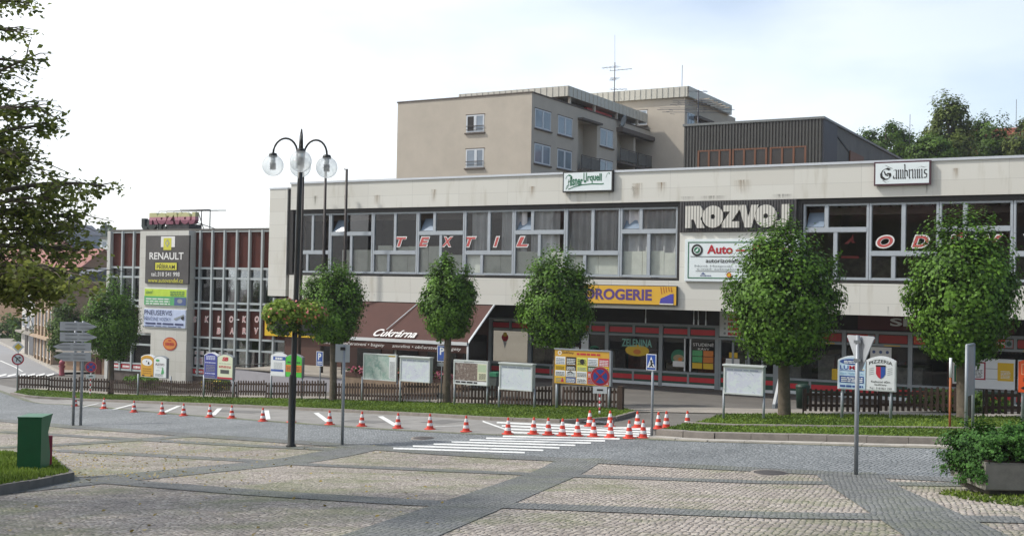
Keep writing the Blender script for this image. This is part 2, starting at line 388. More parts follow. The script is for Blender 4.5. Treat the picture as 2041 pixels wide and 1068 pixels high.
def gl(pts): return [tuple(G(*p)[:2]) for p in pts]
R1 = [(-70, 38), (-52, 33.4)]+gl([(30, 838), (160, 850), (340, 862), (520, 874), (700, 886), (850, 898), (1000, 908), (1178, 916), (1500, 933), (1924, 955)])+[(3, 23.2), (16, 22.0)]
R2 = [(-78, 50), (-58, 42.2)]+gl([(60, 800), (150, 807), (374, 827), (560, 841), (760, 855), (930, 864), (1090, 870), (1290, 875)])+[(-10.9, 29.3), (-4.3, 29.0), (4, 28.8), (16, 28.5)]
KB = [(-55.2, 41.2)]+gl([(60, 793), (150, 798), (280, 803), (400, 808), (560, 815), (760, 825), (880, 831), (992, 838), (1130, 843), (1220, 838), (1265, 826)])
FN = [(-56.6, 43.0), (-50, 43.7)]+gl([(400, 794), (650, 799), (900, 807), (1100, 812), (1240, 818)])
P0 = [(-78, -10), (16, -10)]
# plaza reaches from behind the camera to the road edge
pl = ribbon('plaza', [(-78, -11), (16, -11)], [(x, y-0.0) for x, y in [(-78, 24), (16, 24)]], M_cob, -0.004, 94, 40)
ribbon('plaza_upper', [(-78, 24), (16, 24)], [(-78, 41), (-52, 33.4), (-35.6, 29.6), (-24.5, 27.3), (-17, 25.8)], M_cob, -0.008, 60, 8) if False else None
# left half of the plaza beyond y=24 follows the slanting street edge
ribbon('plaza', [(-78, 24), (-60, 24), (-45, 24), (-30, 24), (-12.5, 24), (-3, 24), (16, 24)], [(-78, 40.5), (-60, 35.7), (-45, 32.2), (-30, 28.9), (-12.5, 25.7), (-3, 24.6), (16, 24.2)], M_cob, -0.006, 80, 8)
ribbon('street', R1, R2, M_road, 0.004, 96, 8)
ribbon('parking_lane', R2[:11], KB[:1]+KB[1:10], M_asph, 0.006, 60, 5)
# gutter line of grey setts and the plaza's dark bands
def band(name, c, wd, material, off, px=True, n=None):
    c = gl(c) if px else c
    c = [Vector(p) for p in c]; A = []; B = []
    for i, p in enumerate(c):
        d = (c[min(i+1, len(c)-1)]-c[max(i-1, 0)]).normalized(); nn = Vector((-d.y, d.x))
        wi = wd[i] if isinstance(wd, (list, tuple)) else wd
        A.append(p-nn*wi/2); B.append(p+nn*wi/2)
    Ln = sum((b-a).length for a, b in zip(c, c[1:]))
    return ribbon(name, A, B, material, off, n or max(2, int(Ln/0.8)), 2)
band('gutter', [(p[0], p[1]+0.0) for p in R2[1:]], 0.30, M_mix, 0.012, px=False)
band('cobble_band', [(x, y-.2) for x, y in R1], 0.72, M_cobd, 0.009, px=False)
def ext(a, b, t):
    a = Vector(a); b = Vector(b); return tuple(b+(b-a).normalized()*t)
# wide bands
def wide(pa, pb, wd, back=12, fwd_=0.6):
    a = G(*pa).xy; b = G(*pb).xy
    c = [ext(b, a, back), tuple(a), tuple(b), ext(a, b, fwd_)]
    band('cobble_band', c, wd, M_cobd, 0.006, px=False)
wide((948, 1003), (1150, 919), 1.15)
wide((1822, 1022), (1692, 948), 1.25)
wide((250, 951), (722, 891), 1.55, 8)
wide((102, 887), (385, 868), 0.9, 10)
# thin bands
band('cobble_band', [(0, 860), (102, 866), (300, 877), (520, 889), (678, 896)], 0.48, M_cobd, 0.0075)
band('cobble_band', [(102, 897), (300, 907), (484, 917), (620, 926), (717, 930), (1020, 943), (1148, 948), (1500, 960), (1765, 964), (2041, 966)], 0.72, M_cobd, 0.0075)
band('cobble_band', [(0, 945), (250, 961), (500, 981), (755, 997), (877, 1004), (1051, 1008), (1520, 1026), (1746, 1029), (2041, 1036)], 0.86, M_cobd, 0.0075)

for pa, pb, wd in [((430, 818), (520, 822), .9), ((690, 838), (760, 842), .7), ((860, 839), (905, 842), 1.1), ((240, 812), (300, 812), .6)]: band('asphalt_patch', [pa, pb], wd, mat('asphalt_patch', '6f6d6a', .9, var=.12, bump=.2, bscale=60), 0.011)
# painted road markings
def stripe(name, a, b, ha, hb=None, off=0.016, n=8):
    hb = ha if hb is None else hb
    A = gl([(a[0], a[1]-ha), (b[0], b[1]-hb)]); B = gl([(a[0], a[1]+ha), (b[0], b[1]+hb)])
    return ribbon(name, A, B, M_white, off, n, 1)
for a, b in [((784, 894), (1046, 902.5)), ((823, 889.5), (1083, 898)), ((864, 885.3), (1115, 893)), ((900, 881), (1147, 888)), ((936, 877.3), (1178, 883.3)), ((969, 873.6), (1206, 879)), ((1002, 869.8), (1235, 875))]:
    stripe('zebra_stripe', a, b, 1.55)
for a, b in [((962, 839.5), (1020, 857.5)), ]:
    pass
for a, b, h in [((962, 840), (1024, 862), 1.5), ((1024, 862.5), (1294, 870.5), 1.5), ((990, 842.5), (1296, 857), 1.6), ((1000, 849), (1296, 861.5), 1.6), ((1010, 855.5), (1296, 866), 1.6),
                ((1120, 846), (1180, 851), 1.6), ((1180, 851.5), (1300, 853.5), 1.2)]:
    stripe('hatch_marking', a, b, h, off=0.018)
for a, b, wd in [((227, 816), (265, 806), .22), ((327, 822), (357, 809), .22), ((424, 828), (438, 814), .22), ((534, 836), (531, 818), .2), ((654, 841), (630, 823), .2), ((790, 849), (758, 830), .2), ((868, 850), (925, 849), .12), ((160, 812), (196, 804), .15)]:
    band('bay_line', [a, b], wd, M_white, 0.018)

# kerbs and planted strips
def kerbline(name, c, wd, h, material, base=0.0):
    c = [Vector(p) for p in c]; mb = MB(); pts = resample(c, max(2, int(sum((b-a).length for a, b in zip(c, c[1:]))/1.0)))
    for i, (a, b) in enumerate(zip(pts, pts[1:])):
        d = (b-a).normalized(); nn = Vector((-d.y, d.x))*wd/2; a2 = a+d*0.006; b2 = b-d*0.006
        q = [a2-nn, b2-nn, b2+nn, a2+nn]; zz = [gz(p.x, p.y) for p in q]; j = rnd.uniform(-0.006, 0.006)
        mb.add([(p.x, p.y, z-0.15) for p, z in zip(q, zz)]+[(p.x, p.y, z+h+j) for p, z in zip(q, zz)], [(0, 3, 2, 1), (4, 5, 6, 7), (0, 1, 5, 4), (1, 2, 6, 5), (2, 3, 7, 6), (3, 0, 4, 7)])
    return mb.build(name, material, kind='structure')
KB2 = [(x, y+0.14) for x, y in KB]
kerbline('kerb', KB, 0.18, 0.12, M_kerb)
ribbon('grass_bed', KB2, FN, M_grassb, 0.09, 60, 4)
# right hand verge: two kerbs, a bright grass strip, a second kerb, a shaded grass strip
KR0 = gl([(1298, 872)])+[(-10.8, 29.35), (-4.3, 29.1), (4, 28.9), (14, 28.6)]
KR1 = [(x, y+0.55) for x, y in KR0]; KR2 = [(x, y+0.78) for x, y in KR0]
kerbline('kerb', KR0, 0.34, 0.05, M_kerbp); kerbline('kerb', KR1, 0.30, 0.19, M_kerb)
GR1 = [(x, y+2.55+.06*max(x+11, 0)) for x, y in KR0]
ribbon('grass_bed', KR2, GR1, M_grassb, 0.16, 40, 3)
kerbline('kerb', [(x, y+0.1) for x, y in GR1], 0.2, 0.2, M_kerb)
ribbon('path', [(x, y+0.2) for x, y in GR1], [(x, y+0.6) for x, y in GR1], M_asphd, 0.03, 40, 1)
GR2 = [(x, y+0.62) for x, y in GR1]
GR3 = [(-12.6, 36.4), (-10.4, 36.9), (-5, 36.6), (0, 36.5), (14, 36.2)]
kerbline('kerb', GR2, 0.12, 0.10, M_kerb)
ribbon('grass_bed', [(x, y+0.07) for x, y in GR2], GR3, M_grassb, 0.08, 40, 4)
ribbon('pavement', [(-57, 43.1), (-50, 44), (-38, 42.0), (-30, 40.6), (-17, 38.2), (-8, 37.2), (14, 36.5)], [(-57, 44.6), (-50, 45.4), (-38, 43.5), (-30, 42.3), (-17, 40.6), (-8, 39.8), (14, 39.5)], mat('pavement_slabs', '8f887e', 0.85, var=0.16, scale=1.5, bump=0.1), -0.005, 60, 2)
# street running away on the left
ST_R = gl([(125, 745), (115, 741), (71, 719), (0, 684)])+[(-118, 84)]
ST_L = [(-64, 34), (-70, 37), (-84, 45), (-104, 60), (-124, 74)]
ribbon('street', ST_R, ST_L, mat('asphalt_street', '8c8b8b', 0.85, var=0.08, scale=0.8), 0.012, 40, 6)
ribbon('pavement', [(p[0]+0.9, p[1]+1.6) for p in ST_R], [(p[0], p[1]) for p in ST_R], mat('pavement_slabs', 'a39a8c'), 0.10, 40, 2)
kerbline('kerb', ST_R, 0.2, 0.13, M_kerbp)
for i in range(6):
    x0 = 0+i*19
    stripe('zebra_stripe', (x0-4, 750.5-i*0.2), (x0+13, 746.5-i*0.2), 1.6, off=0.03)
band('bay_line', [(0, 719), (30, 732), (45, 741)], 0.14, M_white, 0.03)

# grass blades: one object per strip
M_grass = leafmat('grass_blade', '45591f', '84993f', 0.3, 0.6)
def tinted(name, V, F, T, material, parent=None, **tags):
    me = bpy.data.meshes.new(name); V = np.asarray(V, float)
    if parent is not None: V = V-np.array(LOC[parent.name])
    nv = len(V); F = np.asarray(F, dtype=np.int32); k = F.shape[1]
    me.vertices.add(nv); me.vertices.foreach_set('co', V.astype(np.float32).ravel())
    me.loops.add(F.size); me.loops.foreach_set('vertex_index', F.ravel())
    me.polygons.add(len(F)); me.polygons.foreach_set('loop_start', np.arange(0, F.size, k, dtype=np.int32)); me.polygons.foreach_set('loop_total', np.full(len(F), k, dtype=np.int32))
    me.update(); a = me.attributes.new('tint', 'FLOAT', 'POINT'); a.data.foreach_set('value', np.asarray(T, np.float32))
    me.materials.append(material); o = bpy.data.objects.new(name, me); COL.objects.link(o)
    if parent is not None: o.parent = parent; LOC[o.name] = LOC[parent.name]
    for q, v in tags.items(): o[q] = v
    return o
def blades(A, B, off, dens, h, seed):
    r = np.random.RandomState(seed); A = resample(A, 60); B = resample(B, 60); V = []; T = []
    for i in range(60):
        q = [A[i], A[i+1], B[i+1], B[i]]
        ar = abs((q[1]-q[0]).cross(q[3]-q[0]))
        for _ in range(int(ar*dens)):
            s, t = r.rand(2); p = q[0].lerp(q[1], s).lerp(q[3].lerp(q[2], s), t)
            z = gz(p.x, p.y)+off; a = r.rand()*6.28; ww = 0.03+0.02*r.rand(); hh = h*(0.5+0.8*r.rand()); lx, ly = r.randn(2)*0.03
            V += [(p.x-math.cos(a)*ww, p.y-math.sin(a)*ww, z-0.02), (p.x+math.cos(a)*ww, p.y+math.sin(a)*ww, z-0.02), (p.x+lx, p.y+ly, z+hh)]
            tt = min(max(0.45+0.25*r.randn()+0.3*math.sin(p.x*0.9)*math.cos(p.y*1.3), 0), 1); T += [tt]*3
    V = np.array(V); F = np.arange(len(V)).reshape(-1, 3)
    return tinted('grass', V, F, T, M_grass, kind='stuff')
blades(KB2, FN, 0.09, 230, 0.055, 1)
blades(KR2, GR1, 0.16, 260, 0.05, 2)
blades([(x, y+0.07) for x, y in GR2], GR3, 0.08, 230, 0.055, 3)

# ------------------------------------------------------------------ building materials
M_stone = tilemat('stone_facing', 'd2d0c7', 'cac7bd', '8c8060', 2.76, 0.70, 'b0ada5', .38)
M_stone2 = tilemat('stone_facing_left', 'c6c4bc', 'bfbdb4', '8b836c', 0.9, 0.62, 'a6a399', stains=0.2)
M_alu = mat('aluminium_frame', 'a6acb1', 0.45, 0.0, var=0.06)
M_alug = mat('aluminium_grey', '8c9294', 0.5, 0.0, var=0.08)
M_black = mat('black_frame', '201d1b', 0.6, var=0.15)
M_brown = mat('brown_panel', '4c241c', 0.6, var=0.14, scale=1.2, spec=.2)
M_glass = glassmat('window_glass', (0.82, 0.85, 0.85), 0.0)
M_glassv = mat('vent_glass', '7d8b9a', .12, 0, var=.08)  # opaque blue-grey colour stands in for sky reflected by the tilted panes
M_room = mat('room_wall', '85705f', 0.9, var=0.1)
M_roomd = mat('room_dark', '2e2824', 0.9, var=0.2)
M_cream = mat('cream_screen', 'e6e3d6', 0.8, var=0.08)
M_curt = mat('curtain_grey', 'c8c4c4', 0.9, var=0.15, scale=1)
M_cop = mat('coping_metal', 'c4c8cc', 0.4, 0.3, var=0.05)
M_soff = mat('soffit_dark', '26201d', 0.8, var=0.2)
M_redp = mat('red_panel', 'c62a34', 0.4, var=0.08)
M_grnp = mat('green_panel', '23483a', 0.4, var=0.1)
M_wht = mat('white_panel', 'd9dcdc', 0.45, var=0.04)
M_pink = mat('letter_red', 'b8504c', 0.5, var=0.06)
M_plin = mat('plinth', '5a514b', 0.8, var=0.15, scale=2)
M_roof = mat('roof_felt', '5b5853', 0.9)

bld = thing('department_store', 'long white stone-faced two storey shop building with a band of upper windows', 'building', (-16, 47, 0))
XR = 9.0
ZT, ZF, ZW0, ZW1, ZL = 9.86, 8.49, 5.14, 8.27, 3.72
c = MB()
c.box(-40.45, XR, 47, 47.35, ZF, ZT)                        # top fascia
c.box(-40.45, XR, 47, 47.35, ZL, 5.0)                       # lower fascia
c.box(-18.27, -13.12, 47.0, 47.35, 5.0, 7.12)               # panel between the windows
c.box(-41.9, -40.66, 46.97, 49.6, 3.86, 9.62)               # end pylon
c.build('stone_cladding', M_stone, bld)
c = MB(); c.box(-40.5, XR, 46.94, 47.5, ZT, ZT+0.10); c.box(-41.93, -40.62, 46.94, 49.65, 9.62, 9.70); c.build('coping', M_cop, bld)
c = MB(); c.box(-40.6, XR, 47.5, 66, 8.9, 9.5); c.build('roof', M_roof, bld)
c = MB()                                                    # black surround of the window bands
for x0, x1 in ((-40.62, -18.27), (-13.12, XR)):
    c.box(x0, x1, 47.12, 47.5, ZW1, ZF); c.box(x0, x1, 47.02, 47.5, 5.0, ZW0-0.03)
c.box(-40.66, -40.3, 47.05, 49.6, 5.0, 9.6); c.box(-18.42, -18.27, 47.08, 47.5, ZW0, ZW1); c.box(-13.12, -12.9, 47.08, 47.5, ZW0, ZW1)
c.build('window_surround', M_black, bld)
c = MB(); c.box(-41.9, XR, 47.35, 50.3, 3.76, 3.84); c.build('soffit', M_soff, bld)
c = MB(); c.box(-40.4, XR, 47.6, 55, 4.86, 4.98); c.box(-40.4, XR, 55, 55.2, 4.98, 8.6); c.box(-40.4, XR, 47.5, 55, 8.6, 8.75); c.box(-40.4, -40.2, 48, 55, 5, 8.6)
c.box(-18.2, -13.2, 47.4, 55, 5, 8.6); c.build('upper_room', M_room, bld)

def upper_window(k, X0, X1, kind, opened=True):
    Y = 47.22
    f = MB(); W = X1-X0
    Z0, Z1 = ZW0, ZW1
    f.box(X0+.01, X0+.09, Y-.06, Y+.08, Z0, Z1); f.box(X1-.09, X1-.01, Y-.06, Y+.08, Z0, Z1)
    f.box(X0+.09, X1-.09, Y-.05, Y+.08, Z1-.07, Z1); f.box(X0+.09, X1-.09, Y-.05, Y+.08, Z0, Z0+.08)
    zt = Z0+(Z1-Z0)*(0.655 if kind == 'A' else 0.345)
    f.box(X0+.09, X1-.09, Y-.07, Y+.08, zt-.09, zt+.09)
    xu = X0+W*(.36 if kind == 'A' else .5); xl = X0+W*(.5 if kind == 'A' else .36)
    f.box(xu-.07, xu+.07, Y-.055, Y+.08, zt+.09, Z1-.07); f.box(xl-.07, xl+.07, Y-.055, Y+.08, Z0+.08, zt-.09)
    for a, b, z0, z1 in ((X0+.09, xu-.07, zt+.09, Z1-.07), (xu+.07, X1-.09, zt+.09, Z1-.07), (X0+.09, xl-.07, Z0+.08, zt-.09), (xl+.07, X1-.09, Z0+.08, zt-.09)):
        for q in ((a, a+.025, z0, z1), (b-.025, b, z0, z1), (a+.025, b-.025, z0, z0+.025), (a+.025, b-.025, z1-.025, z1)):
            f.box(q[0], q[1], Y-.03, Y+.05, q[2], q[3], 1)
    fr = f.build('window', [M_alu, M_alug], bld)
    p = MB()
    vent = kind == 'A' and opened
    if not vent: p.rect(X0+.09, xu-.07, zt+.09, Z1-.07, Y)
    p.rect(xu+.07, X1-.09, zt+.09, Z1-.07, Y); p.rect(X0+.09, xl-.07, Z0+.08, zt-.09, Y); p.rect(xl+.07, X1-.09, Z0+.08, zt-.09, Y)
    p.build('pane', M_glass, fr)
    if vent:                                                # hopper tilted into the room from its bottom edge
        v = MB(); a, b = X0+.13, xu-.13; z0 = zt+.13; t = .62
        v.quad((a, Y+.02, z0), (b, Y+.02, z0), (b, Y+.02+.42, z0+t), (a, Y+.02+.42, z0+t)); v.build('open_vent', M_glassv, fr)
    return fr
bays = [(-40.24+2.0*0, -37.86, 'B')]+[(-37.86+2.7767*i, -37.86+2.7767*(i+1), 'AB'[i % 2]) for i in range(7)]
bays[-1] = (bays[-1][0], -18.42, 'A')
for i, (a, b, k) in enumerate(bays): upper_window(i, a, b, k)
rb = [(-12.88+2.69*i, -12.88+2.69*(i+1), 'AB'[i % 2]) for i in range(8)]
for i, (a, b, k) in enumerate(rb): upper_window(i, a, b, k, i == 0)
# screens, curtains and blinds behind the glass
c = MB()
r_ = random.Random(3)
for x0, x1, zt in ((-37.2, -34.9, 6.35), (-34.9, -30.9, 6.55), (-30.9, -26.9, 6.15), (-26.9, -18.5, 6.28)):
    x = x0
    while x < x1-.1:
        w_ = min(r_.uniform(.9, 1.25), x1-x); c.box(x+.01, x+w_-.01, 47.36, 47.40, 5.0, zt+r_.uniform(-.05, .05)); x += w_
c.build('window_screens', M_cream, bld)
def curtain(x0, x1, z0, z1, y, m, parent, seed=0):
    r = random.Random(seed); n = int((x1-x0)/.05); vs = []; fs = []; ph = 0
    for i in range(n+1):
        ph += r.uniform(.3, 1.1); d = .09*math.sin(ph)
        vs += [(x0+(x1-x0)*i/n, y+d, z0), (x0+(x1-x0)*i/n, y+d*.7, z1)]
        if i: fs.append((2*i-2, 2*i, 2*i+1, 2*i-1))
    b = MB(); b.add(vs, fs, 0, True); return b.build('curtain', m, parent)
for i, (x0, x1) in enumerate(((-29.3, -28.4), (-27.6, -26.2), (-26.0, -24.4), (-24.0, -21.4), (-21.2, -18.5))): curtain(x0, x1, 5.1, 8.3, 47.45, M_curt, bld, i)
c = MB()
for x0, x1 in ((-39.9, -36), (-33, -31), (-12.6, -9.8), (-7, -4.4), (-4.3, -1)): c.box(x0, x1, 50.5, 51.2, 5, 6.1)
c.build('shop_racks', mat('stock_dull', '6e6258', 0.9, var=.4, scale=4), bld)
c = MB()
for i in range(40):
    x = -12.6+i*.42; c.box(x, x+.3, 48.9, 49.2, 8.1, 8.3)
c.build('ceiling_strips', mat('strip_light', 'b8b4ac', .6), bld)
c = MB(); c.box(-40, -18.5, 47.75, 47.8, 7.9, 8.2); c.box(-12.8, XR, 47.9, 47.95, 7.85, 8.15); c.build('pelmet', mat('pelmet_brown', '6e5f55', .8), bld)
# lettering stuck inside the upper windows
c = MB()
for s_, x, z in [('T', -33.32, 6.76), ('E', -31.92, 6.76), ('X', -30.54, 6.76), ('T', -29.2, 6.75), ('I', -27.72, 6.75), ('L', -26.3, 6.75), ('O', -9.56, 6.7), ('D', -8.2, 6.7), ('Ě', -6.85, 6.7), ('V', -5.52, 6.7), ('Y', -4.1, 6.7)]:
    wd = .28 if s_ == 'I' else .62; hh = .60 if s_ == 'Ě' else .45
    c = MB(); c.text(s_, x-wd/2-.06, z-.275, wd+.12, hh+.1, 47.185, 1, .075, .25)
    c.text(s_, x-wd/2, z-.225, wd, hh, 47.18, 0, .03, .25)
    c.build('letter', [M_pink, mat('letter_white', 'dedcd8', .5, var=.03)], bld)
c = MB(); c.prism([(-11.2, 6.62), (-10.9, 6.9), (-10.84, 7.02), (-10.82, 6.72), (-10.7, 6.66), (-10.86, 6.64), (-10.94, 6.72), (-11.05, 6.6)], 47.17, 47.185); c.box(-11.3, -10.6, 47.175, 47.185, 6.02, 6.12); c.v = [(x, y+.09, z) for x, y, z in c.v]; c.build('red_sticker', mat('sticker_red', 'a03430', .5), bld)

# ------------------------------------------------------------------ ground floor shop fronts (recessed)
YS = 50.0
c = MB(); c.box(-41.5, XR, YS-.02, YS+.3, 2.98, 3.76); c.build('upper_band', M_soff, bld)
c = MB(); c.box(-41.5, XR, YS-.05, YS+.3, -1.0, .07); c.build('plinth', M_plin, bld)
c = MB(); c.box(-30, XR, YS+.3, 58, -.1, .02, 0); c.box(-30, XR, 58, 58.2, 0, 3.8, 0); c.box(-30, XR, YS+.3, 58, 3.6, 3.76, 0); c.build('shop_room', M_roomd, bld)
c = MB()
for x in frange(-29, 8, 1.9):
    h_ = rnd.uniform(.9, 1.8); c.box(x, x+rnd.uniform(.7, 1.5), 52+rnd.uniform(0, 2), 54.6, .02, h_, rnd.randrange(4))
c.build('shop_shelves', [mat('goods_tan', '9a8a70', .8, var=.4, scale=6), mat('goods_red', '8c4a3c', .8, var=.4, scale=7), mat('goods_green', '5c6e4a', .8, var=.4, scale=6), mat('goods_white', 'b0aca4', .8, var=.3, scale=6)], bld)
SX = [-29.6, -27.3, -24.9, -23.07, -20.28, -17.52, -14.7, -11.78, -9.03, -6.33, -3.6, -.85, 1.9, 4.65, 7.4]
def shop_bay(X0, X1, door=False, dark=False):
    f = MB(); Y = YS
    f.box(X0-.09, X0+.09, Y-.08, Y+.12, .07, 3.0, 0); W = X1-X0
    f.box(X0+.09, X1-.09, Y-.06, Y+.1, 2.88, 3.0, 0); f.box(X0+.09, X1-.09, Y-.06, Y+.1, 2.36, 2.46, 0)
    f.box(X0+W/2-.06, X0+W/2+.06, Y-.05, Y+.1, 2.46, 2.88, 0)
    if not door:
        f.box(X0+.09, X1-.09, Y-.07, Y+.1, .70, .80, 0); f.box(X0+.09, X1-.09, Y-.07, Y+.1, .10, .24, 3)
        f.box(X0+.09, X1-.09, Y-.03, Y+.1, .24, .70, 2); f.rect(X0+.09, X1-.09, .34, .56, Y-.036, 1)
        f.box(X0+W/2-.05, X0+W/2+.05, Y-.06, Y+.08, .24, .70, 0)
    f.box(X0+.12, X1-.12, Y-.01, Y+.04, 2.47, 2.87, 2); f.rect(X0+.12, X0+W/2-.08, 2.53, 2.78, Y-.016, 1); f.rect(X0+W/2+.08, X1-.12, 2.53, 2.78, Y-.016, 1)
    b = f.build('shop_window', [M_alug, M_redp, M_grnp, M_wht], bld)
    p = MB()
    if not door: p.rect(X0+.09, X1-.09, .80, 2.36, Y+.02)
    p.build('pane', M_glass, b) if not door else None
    return b
for a, b in zip(SX, SX[1:]): shop_bay(a, b, door=(abs(a+17.52) < .01))
# entrance doors
d = MB(); X0, X1 = -17.43, -14.79; Y = YS
for x in (X0, X0+.62, X0+1.35, X0+2.0, X1-.1): d.box(x, x+.1, Y-.06, Y+.08, .07, 2.36, 0)
for x0, x1 in ((X0+.1, X0+.62), (X0+.72, X0+1.35), (X0+1.45, X0+2.0), (X0+2.1, X1-.1)):
    d.box(x0, x1, Y-.05, Y+.05, .80, .92, 0); d.box(x0, x1, Y-.05, Y+.05, .07, .2, 1); d.box(x0, x1, Y-.02, Y+.04, .2, .80, 2); d.rect(x0, x1, .42, .62, Y-.03, 3)
dd = d.build('door', [M_alug, M_wht, M_grnp, M_redp], bld)
p = MB()
for x0, x1 in ((X0+.1, X0+.62), (X0+.72, X0+1.35), (X0+1.45, X0+2.0), (X0+2.1, X1-.1)): p.rect(x0, x1, .92, 2.36, Y)
p.build('pane', M_glass, dd)
h = MB(); h.tube([(X0+1.3, Y-.1, 1.0), (X0+1.3, Y-.1, 1.5)], .02); h.build('handle', M_alu, dd)
# lettering and pictures in the shop windows
M_ltblue = mat('letter_blue', '4a5a86', .5); M_tq = mat('letter_turquoise', '7fb8a8', .5); M_yel = mat('yellow_paint', 'd8b020', .5, var=.06)
M_org = mat('orange_paint', 'd07828', .5, var=.06); M_lgreen = mat('green_light', '4fa064', .5, var=.08); M_letw = mat('letter_white', 'eceae6')
M_dgreen = mat('green_dark', '1d6a4a', .5)
STK = [M_ltblue, M_tq, M_yel, M_org, M_letw, M_dgreen, mat('salad', '9a8a6a', .6), M_lgreen, M_redp]
def stick(f):
    c = MB(); f(c); c.build('window_sticker', STK, bld)
yy = YS-.004
stick(lambda c: (c.text('CUKRÁRNA', -26.9, 2.0, 2.9, .42, yy, 0, .02, 0), c.lines(-26.6, -23.4, 1.6, 1.85, 1, yy, 4)))
stick(lambda c: (c.text('ZELENINA', -22.3, 1.86, 1.55, .36, yy, 1, .02, .0), c.disc(-21.5, 1.68, .62, yy+.003, 2, 20, .27), c.disc(-21.5, 1.62, .2, yy-.002, 3, 14, .12), c.rect(-22.2, -20.8, 1.78, 1.96, yy+.001, 9) if False else 0))
for x in (-23.75, -19.4): stick(lambda c: (c.disc(x, 1.45, .38, yy, 5, 18), c.disc(x, 1.42, .27, yy-.003, 6, 14, .17), c.disc(x+.08, 1.36, .1, yy-.005, 3, 10)))
stick(lambda c: c.rect(-19.68, -19.12, 1.02, 1.28, yy-.008, 4))
stick(lambda c: (c.text('STUDENÉ', -18.7, 2.02, 1.0, .17, yy, 4, .01), c.text('KÁVY', -18.45, 1.84, .55, .12, yy, 4, .01)))
for i in range(3):
    for j in range(2): stick(lambda c: c.rect(-18.72+j*.53, -18.24+j*.53, .98+i*.29, 1.24+i*.29, yy, (7 if (j == 0 and i > 0) else 3) if i else 2))
stick(lambda c: (c.prism([(-28.9, 1.9), (-28.76, 1.45), (-28.62, 1.9)], yy-.001, yy, 4), c.disc(-28.76, 2.02, .2, yy-.003, 8, 12), c.disc(-28.76, 2.17, .12, yy-.005, 2, 12)))
stick(lambda c: c.rect(-16.95, -16.55, 1.55, 1.8, yy-.03, 2)); stick(lambda c: c.rect(-17.1, -16.45, .95, 1.52, yy-.03, 4)); stick(lambda c: c.rect(-12.3, -11.9, .82, 1.3, yy, 2))
def sheet(c):
    c.rect(-10.68, -9.8, .84, 2.32, yy+.002, 4)
    for i in range(3):
        for j in range(4): c.disc(-10.53+i*.28, 1.03+j*.36, .07, yy-.003, 0, 8)
stick(sheet)
stick(lambda c: (c.prism([(-7.35, .95), (-6.7, .95), (-6.7, 1.6), (-7.0, 1.85), (-7.35, 1.85)], yy-.002, yy+.001, 4), c.rect(-7.28, -6.78, 1.02, 1.7, yy-.004, 5), c.text('E', -7.2, 1.08, .34, .55, yy-.008, 2, .04)))
c = MB()
for x in (-23.95, -19.05, -18.98):
    c.box(x-.07+(-.42 if x < -20 else 0), x+.2+(-.3 if x < -20 else 0), YS-.045, YS+.03, .82, 2.34)
c.build('white_post', M_wht, bld)
# red sale strips with shop name over the right hand windows, and the big name above
c = MB()
for a, b in list(zip(SX, SX[1:]))[6:]:
    W = (b-a)
    c.rect(a+.12, a+W/2-.08, 2.50, 2.84, YS-.022, 0); c.text('SPAR', a+.3, 2.6, .72, .14, YS-.028, 1, .01)
    c.rect(a+W/2-.38, a+W/2-.1, 2.51, 2.83, YS-.03, 2); c.disc(a+W/2-.24, 2.67, .1, YS-.034, 3, 12)
    c.rect(a+W/2+.1, a+W-.12, 2.5, 2.84, YS-.022, 4); c.rect(a+W/2+.3, a+W-.4, 2.38, 2.42, YS-.07, 5)
c.build('sale_strips', [mat('strip_red', 'c23a2c', .5), M_letw, M_alug, M_grnp, mat('strip_redd', '9a2a24', .5), M_yel], bld)
nm = thing('shop_sign', 'dark red shop name board with grey letters under the overhang at the right', 'sign', (-8.5, YS-.1, 3.05))
c = MB(); c.box(-11.2, -5.0, YS-.1, YS-.03, 3.06, 3.72); c.build('board', mat('sign_maroon', '4e1218', .5), nm)
c = MB(); c.text('SPAR', -9.85, 3.24, 2.5, .34, YS-.13, 0, .03, 0, .02); c.build('lettering', M_wht, nm)
# white boards in the right hand windows
def wb(x0, x1, z0, z1, label, poster):
    t = thing('notice_board', label, 'board', ((x0+x1)/2, YS-.2, z0))
    c = MB(); c.box(x0, x1, YS-.2, YS-.12, z0, z1, 0)
    for i in range(1, 3): c.rect(x0+.05, x1-.05, z0+(z1-z0)*i/3-.012, z0+(z1-z0)*i/3+.012, YS-.203, 1)
    c.build('panel', [M_wht, M_alug], t)
    for px0, px1, m1, m2 in poster:
        c = MB(); c.rect(px0, px1, z0+.35, z1-.15, YS-.206, 0); c.rect(px0+.06, px1-.06, z0+.41, z1-.21, YS-.209, 1); c.lines(px0+.12, px1-.12, z0+.45, z1-.45, 6, YS-.212, 2); c.build('poster', [m1, m2, M_wht if m1 == m2 else M_dark], t)
M_maroon = mat('poster_maroon', '94283a', .5)
wb(-7.05, -4.95, .82, 2.05, 'white board with two posters in the shop window beside the right tree trunk', [(-6.98, -6.05, M_maroon, M_wht), (-5.6, -5.0, M_yel, M_yel)])
wb(-4.85, -2.2, .85, 2.05, 'white board with a maroon price poster at the right picture edge', [(-3.9, -3.05, M_maroon, M_maroon)])
lb = thing('price_board', 'white board with rows of red letters above the shop doors', 'board', (-16, YS-.1, 2.5))
c = MB(); c.box(-17.4, -13.2, YS-.09, YS-.03, 2.52, 3.7, 0)
for i in range(5): c.disc(-17.15, 2.66+i*.22, .06, YS-.093, 1, 8); c.lines(-17.0, -13.4, 2.58+i*.22, 2.76+i*.22, 1, YS-.094, 2, duty=.75)
c.build('panel', [M_wht, M_alug, M_redp], lb)
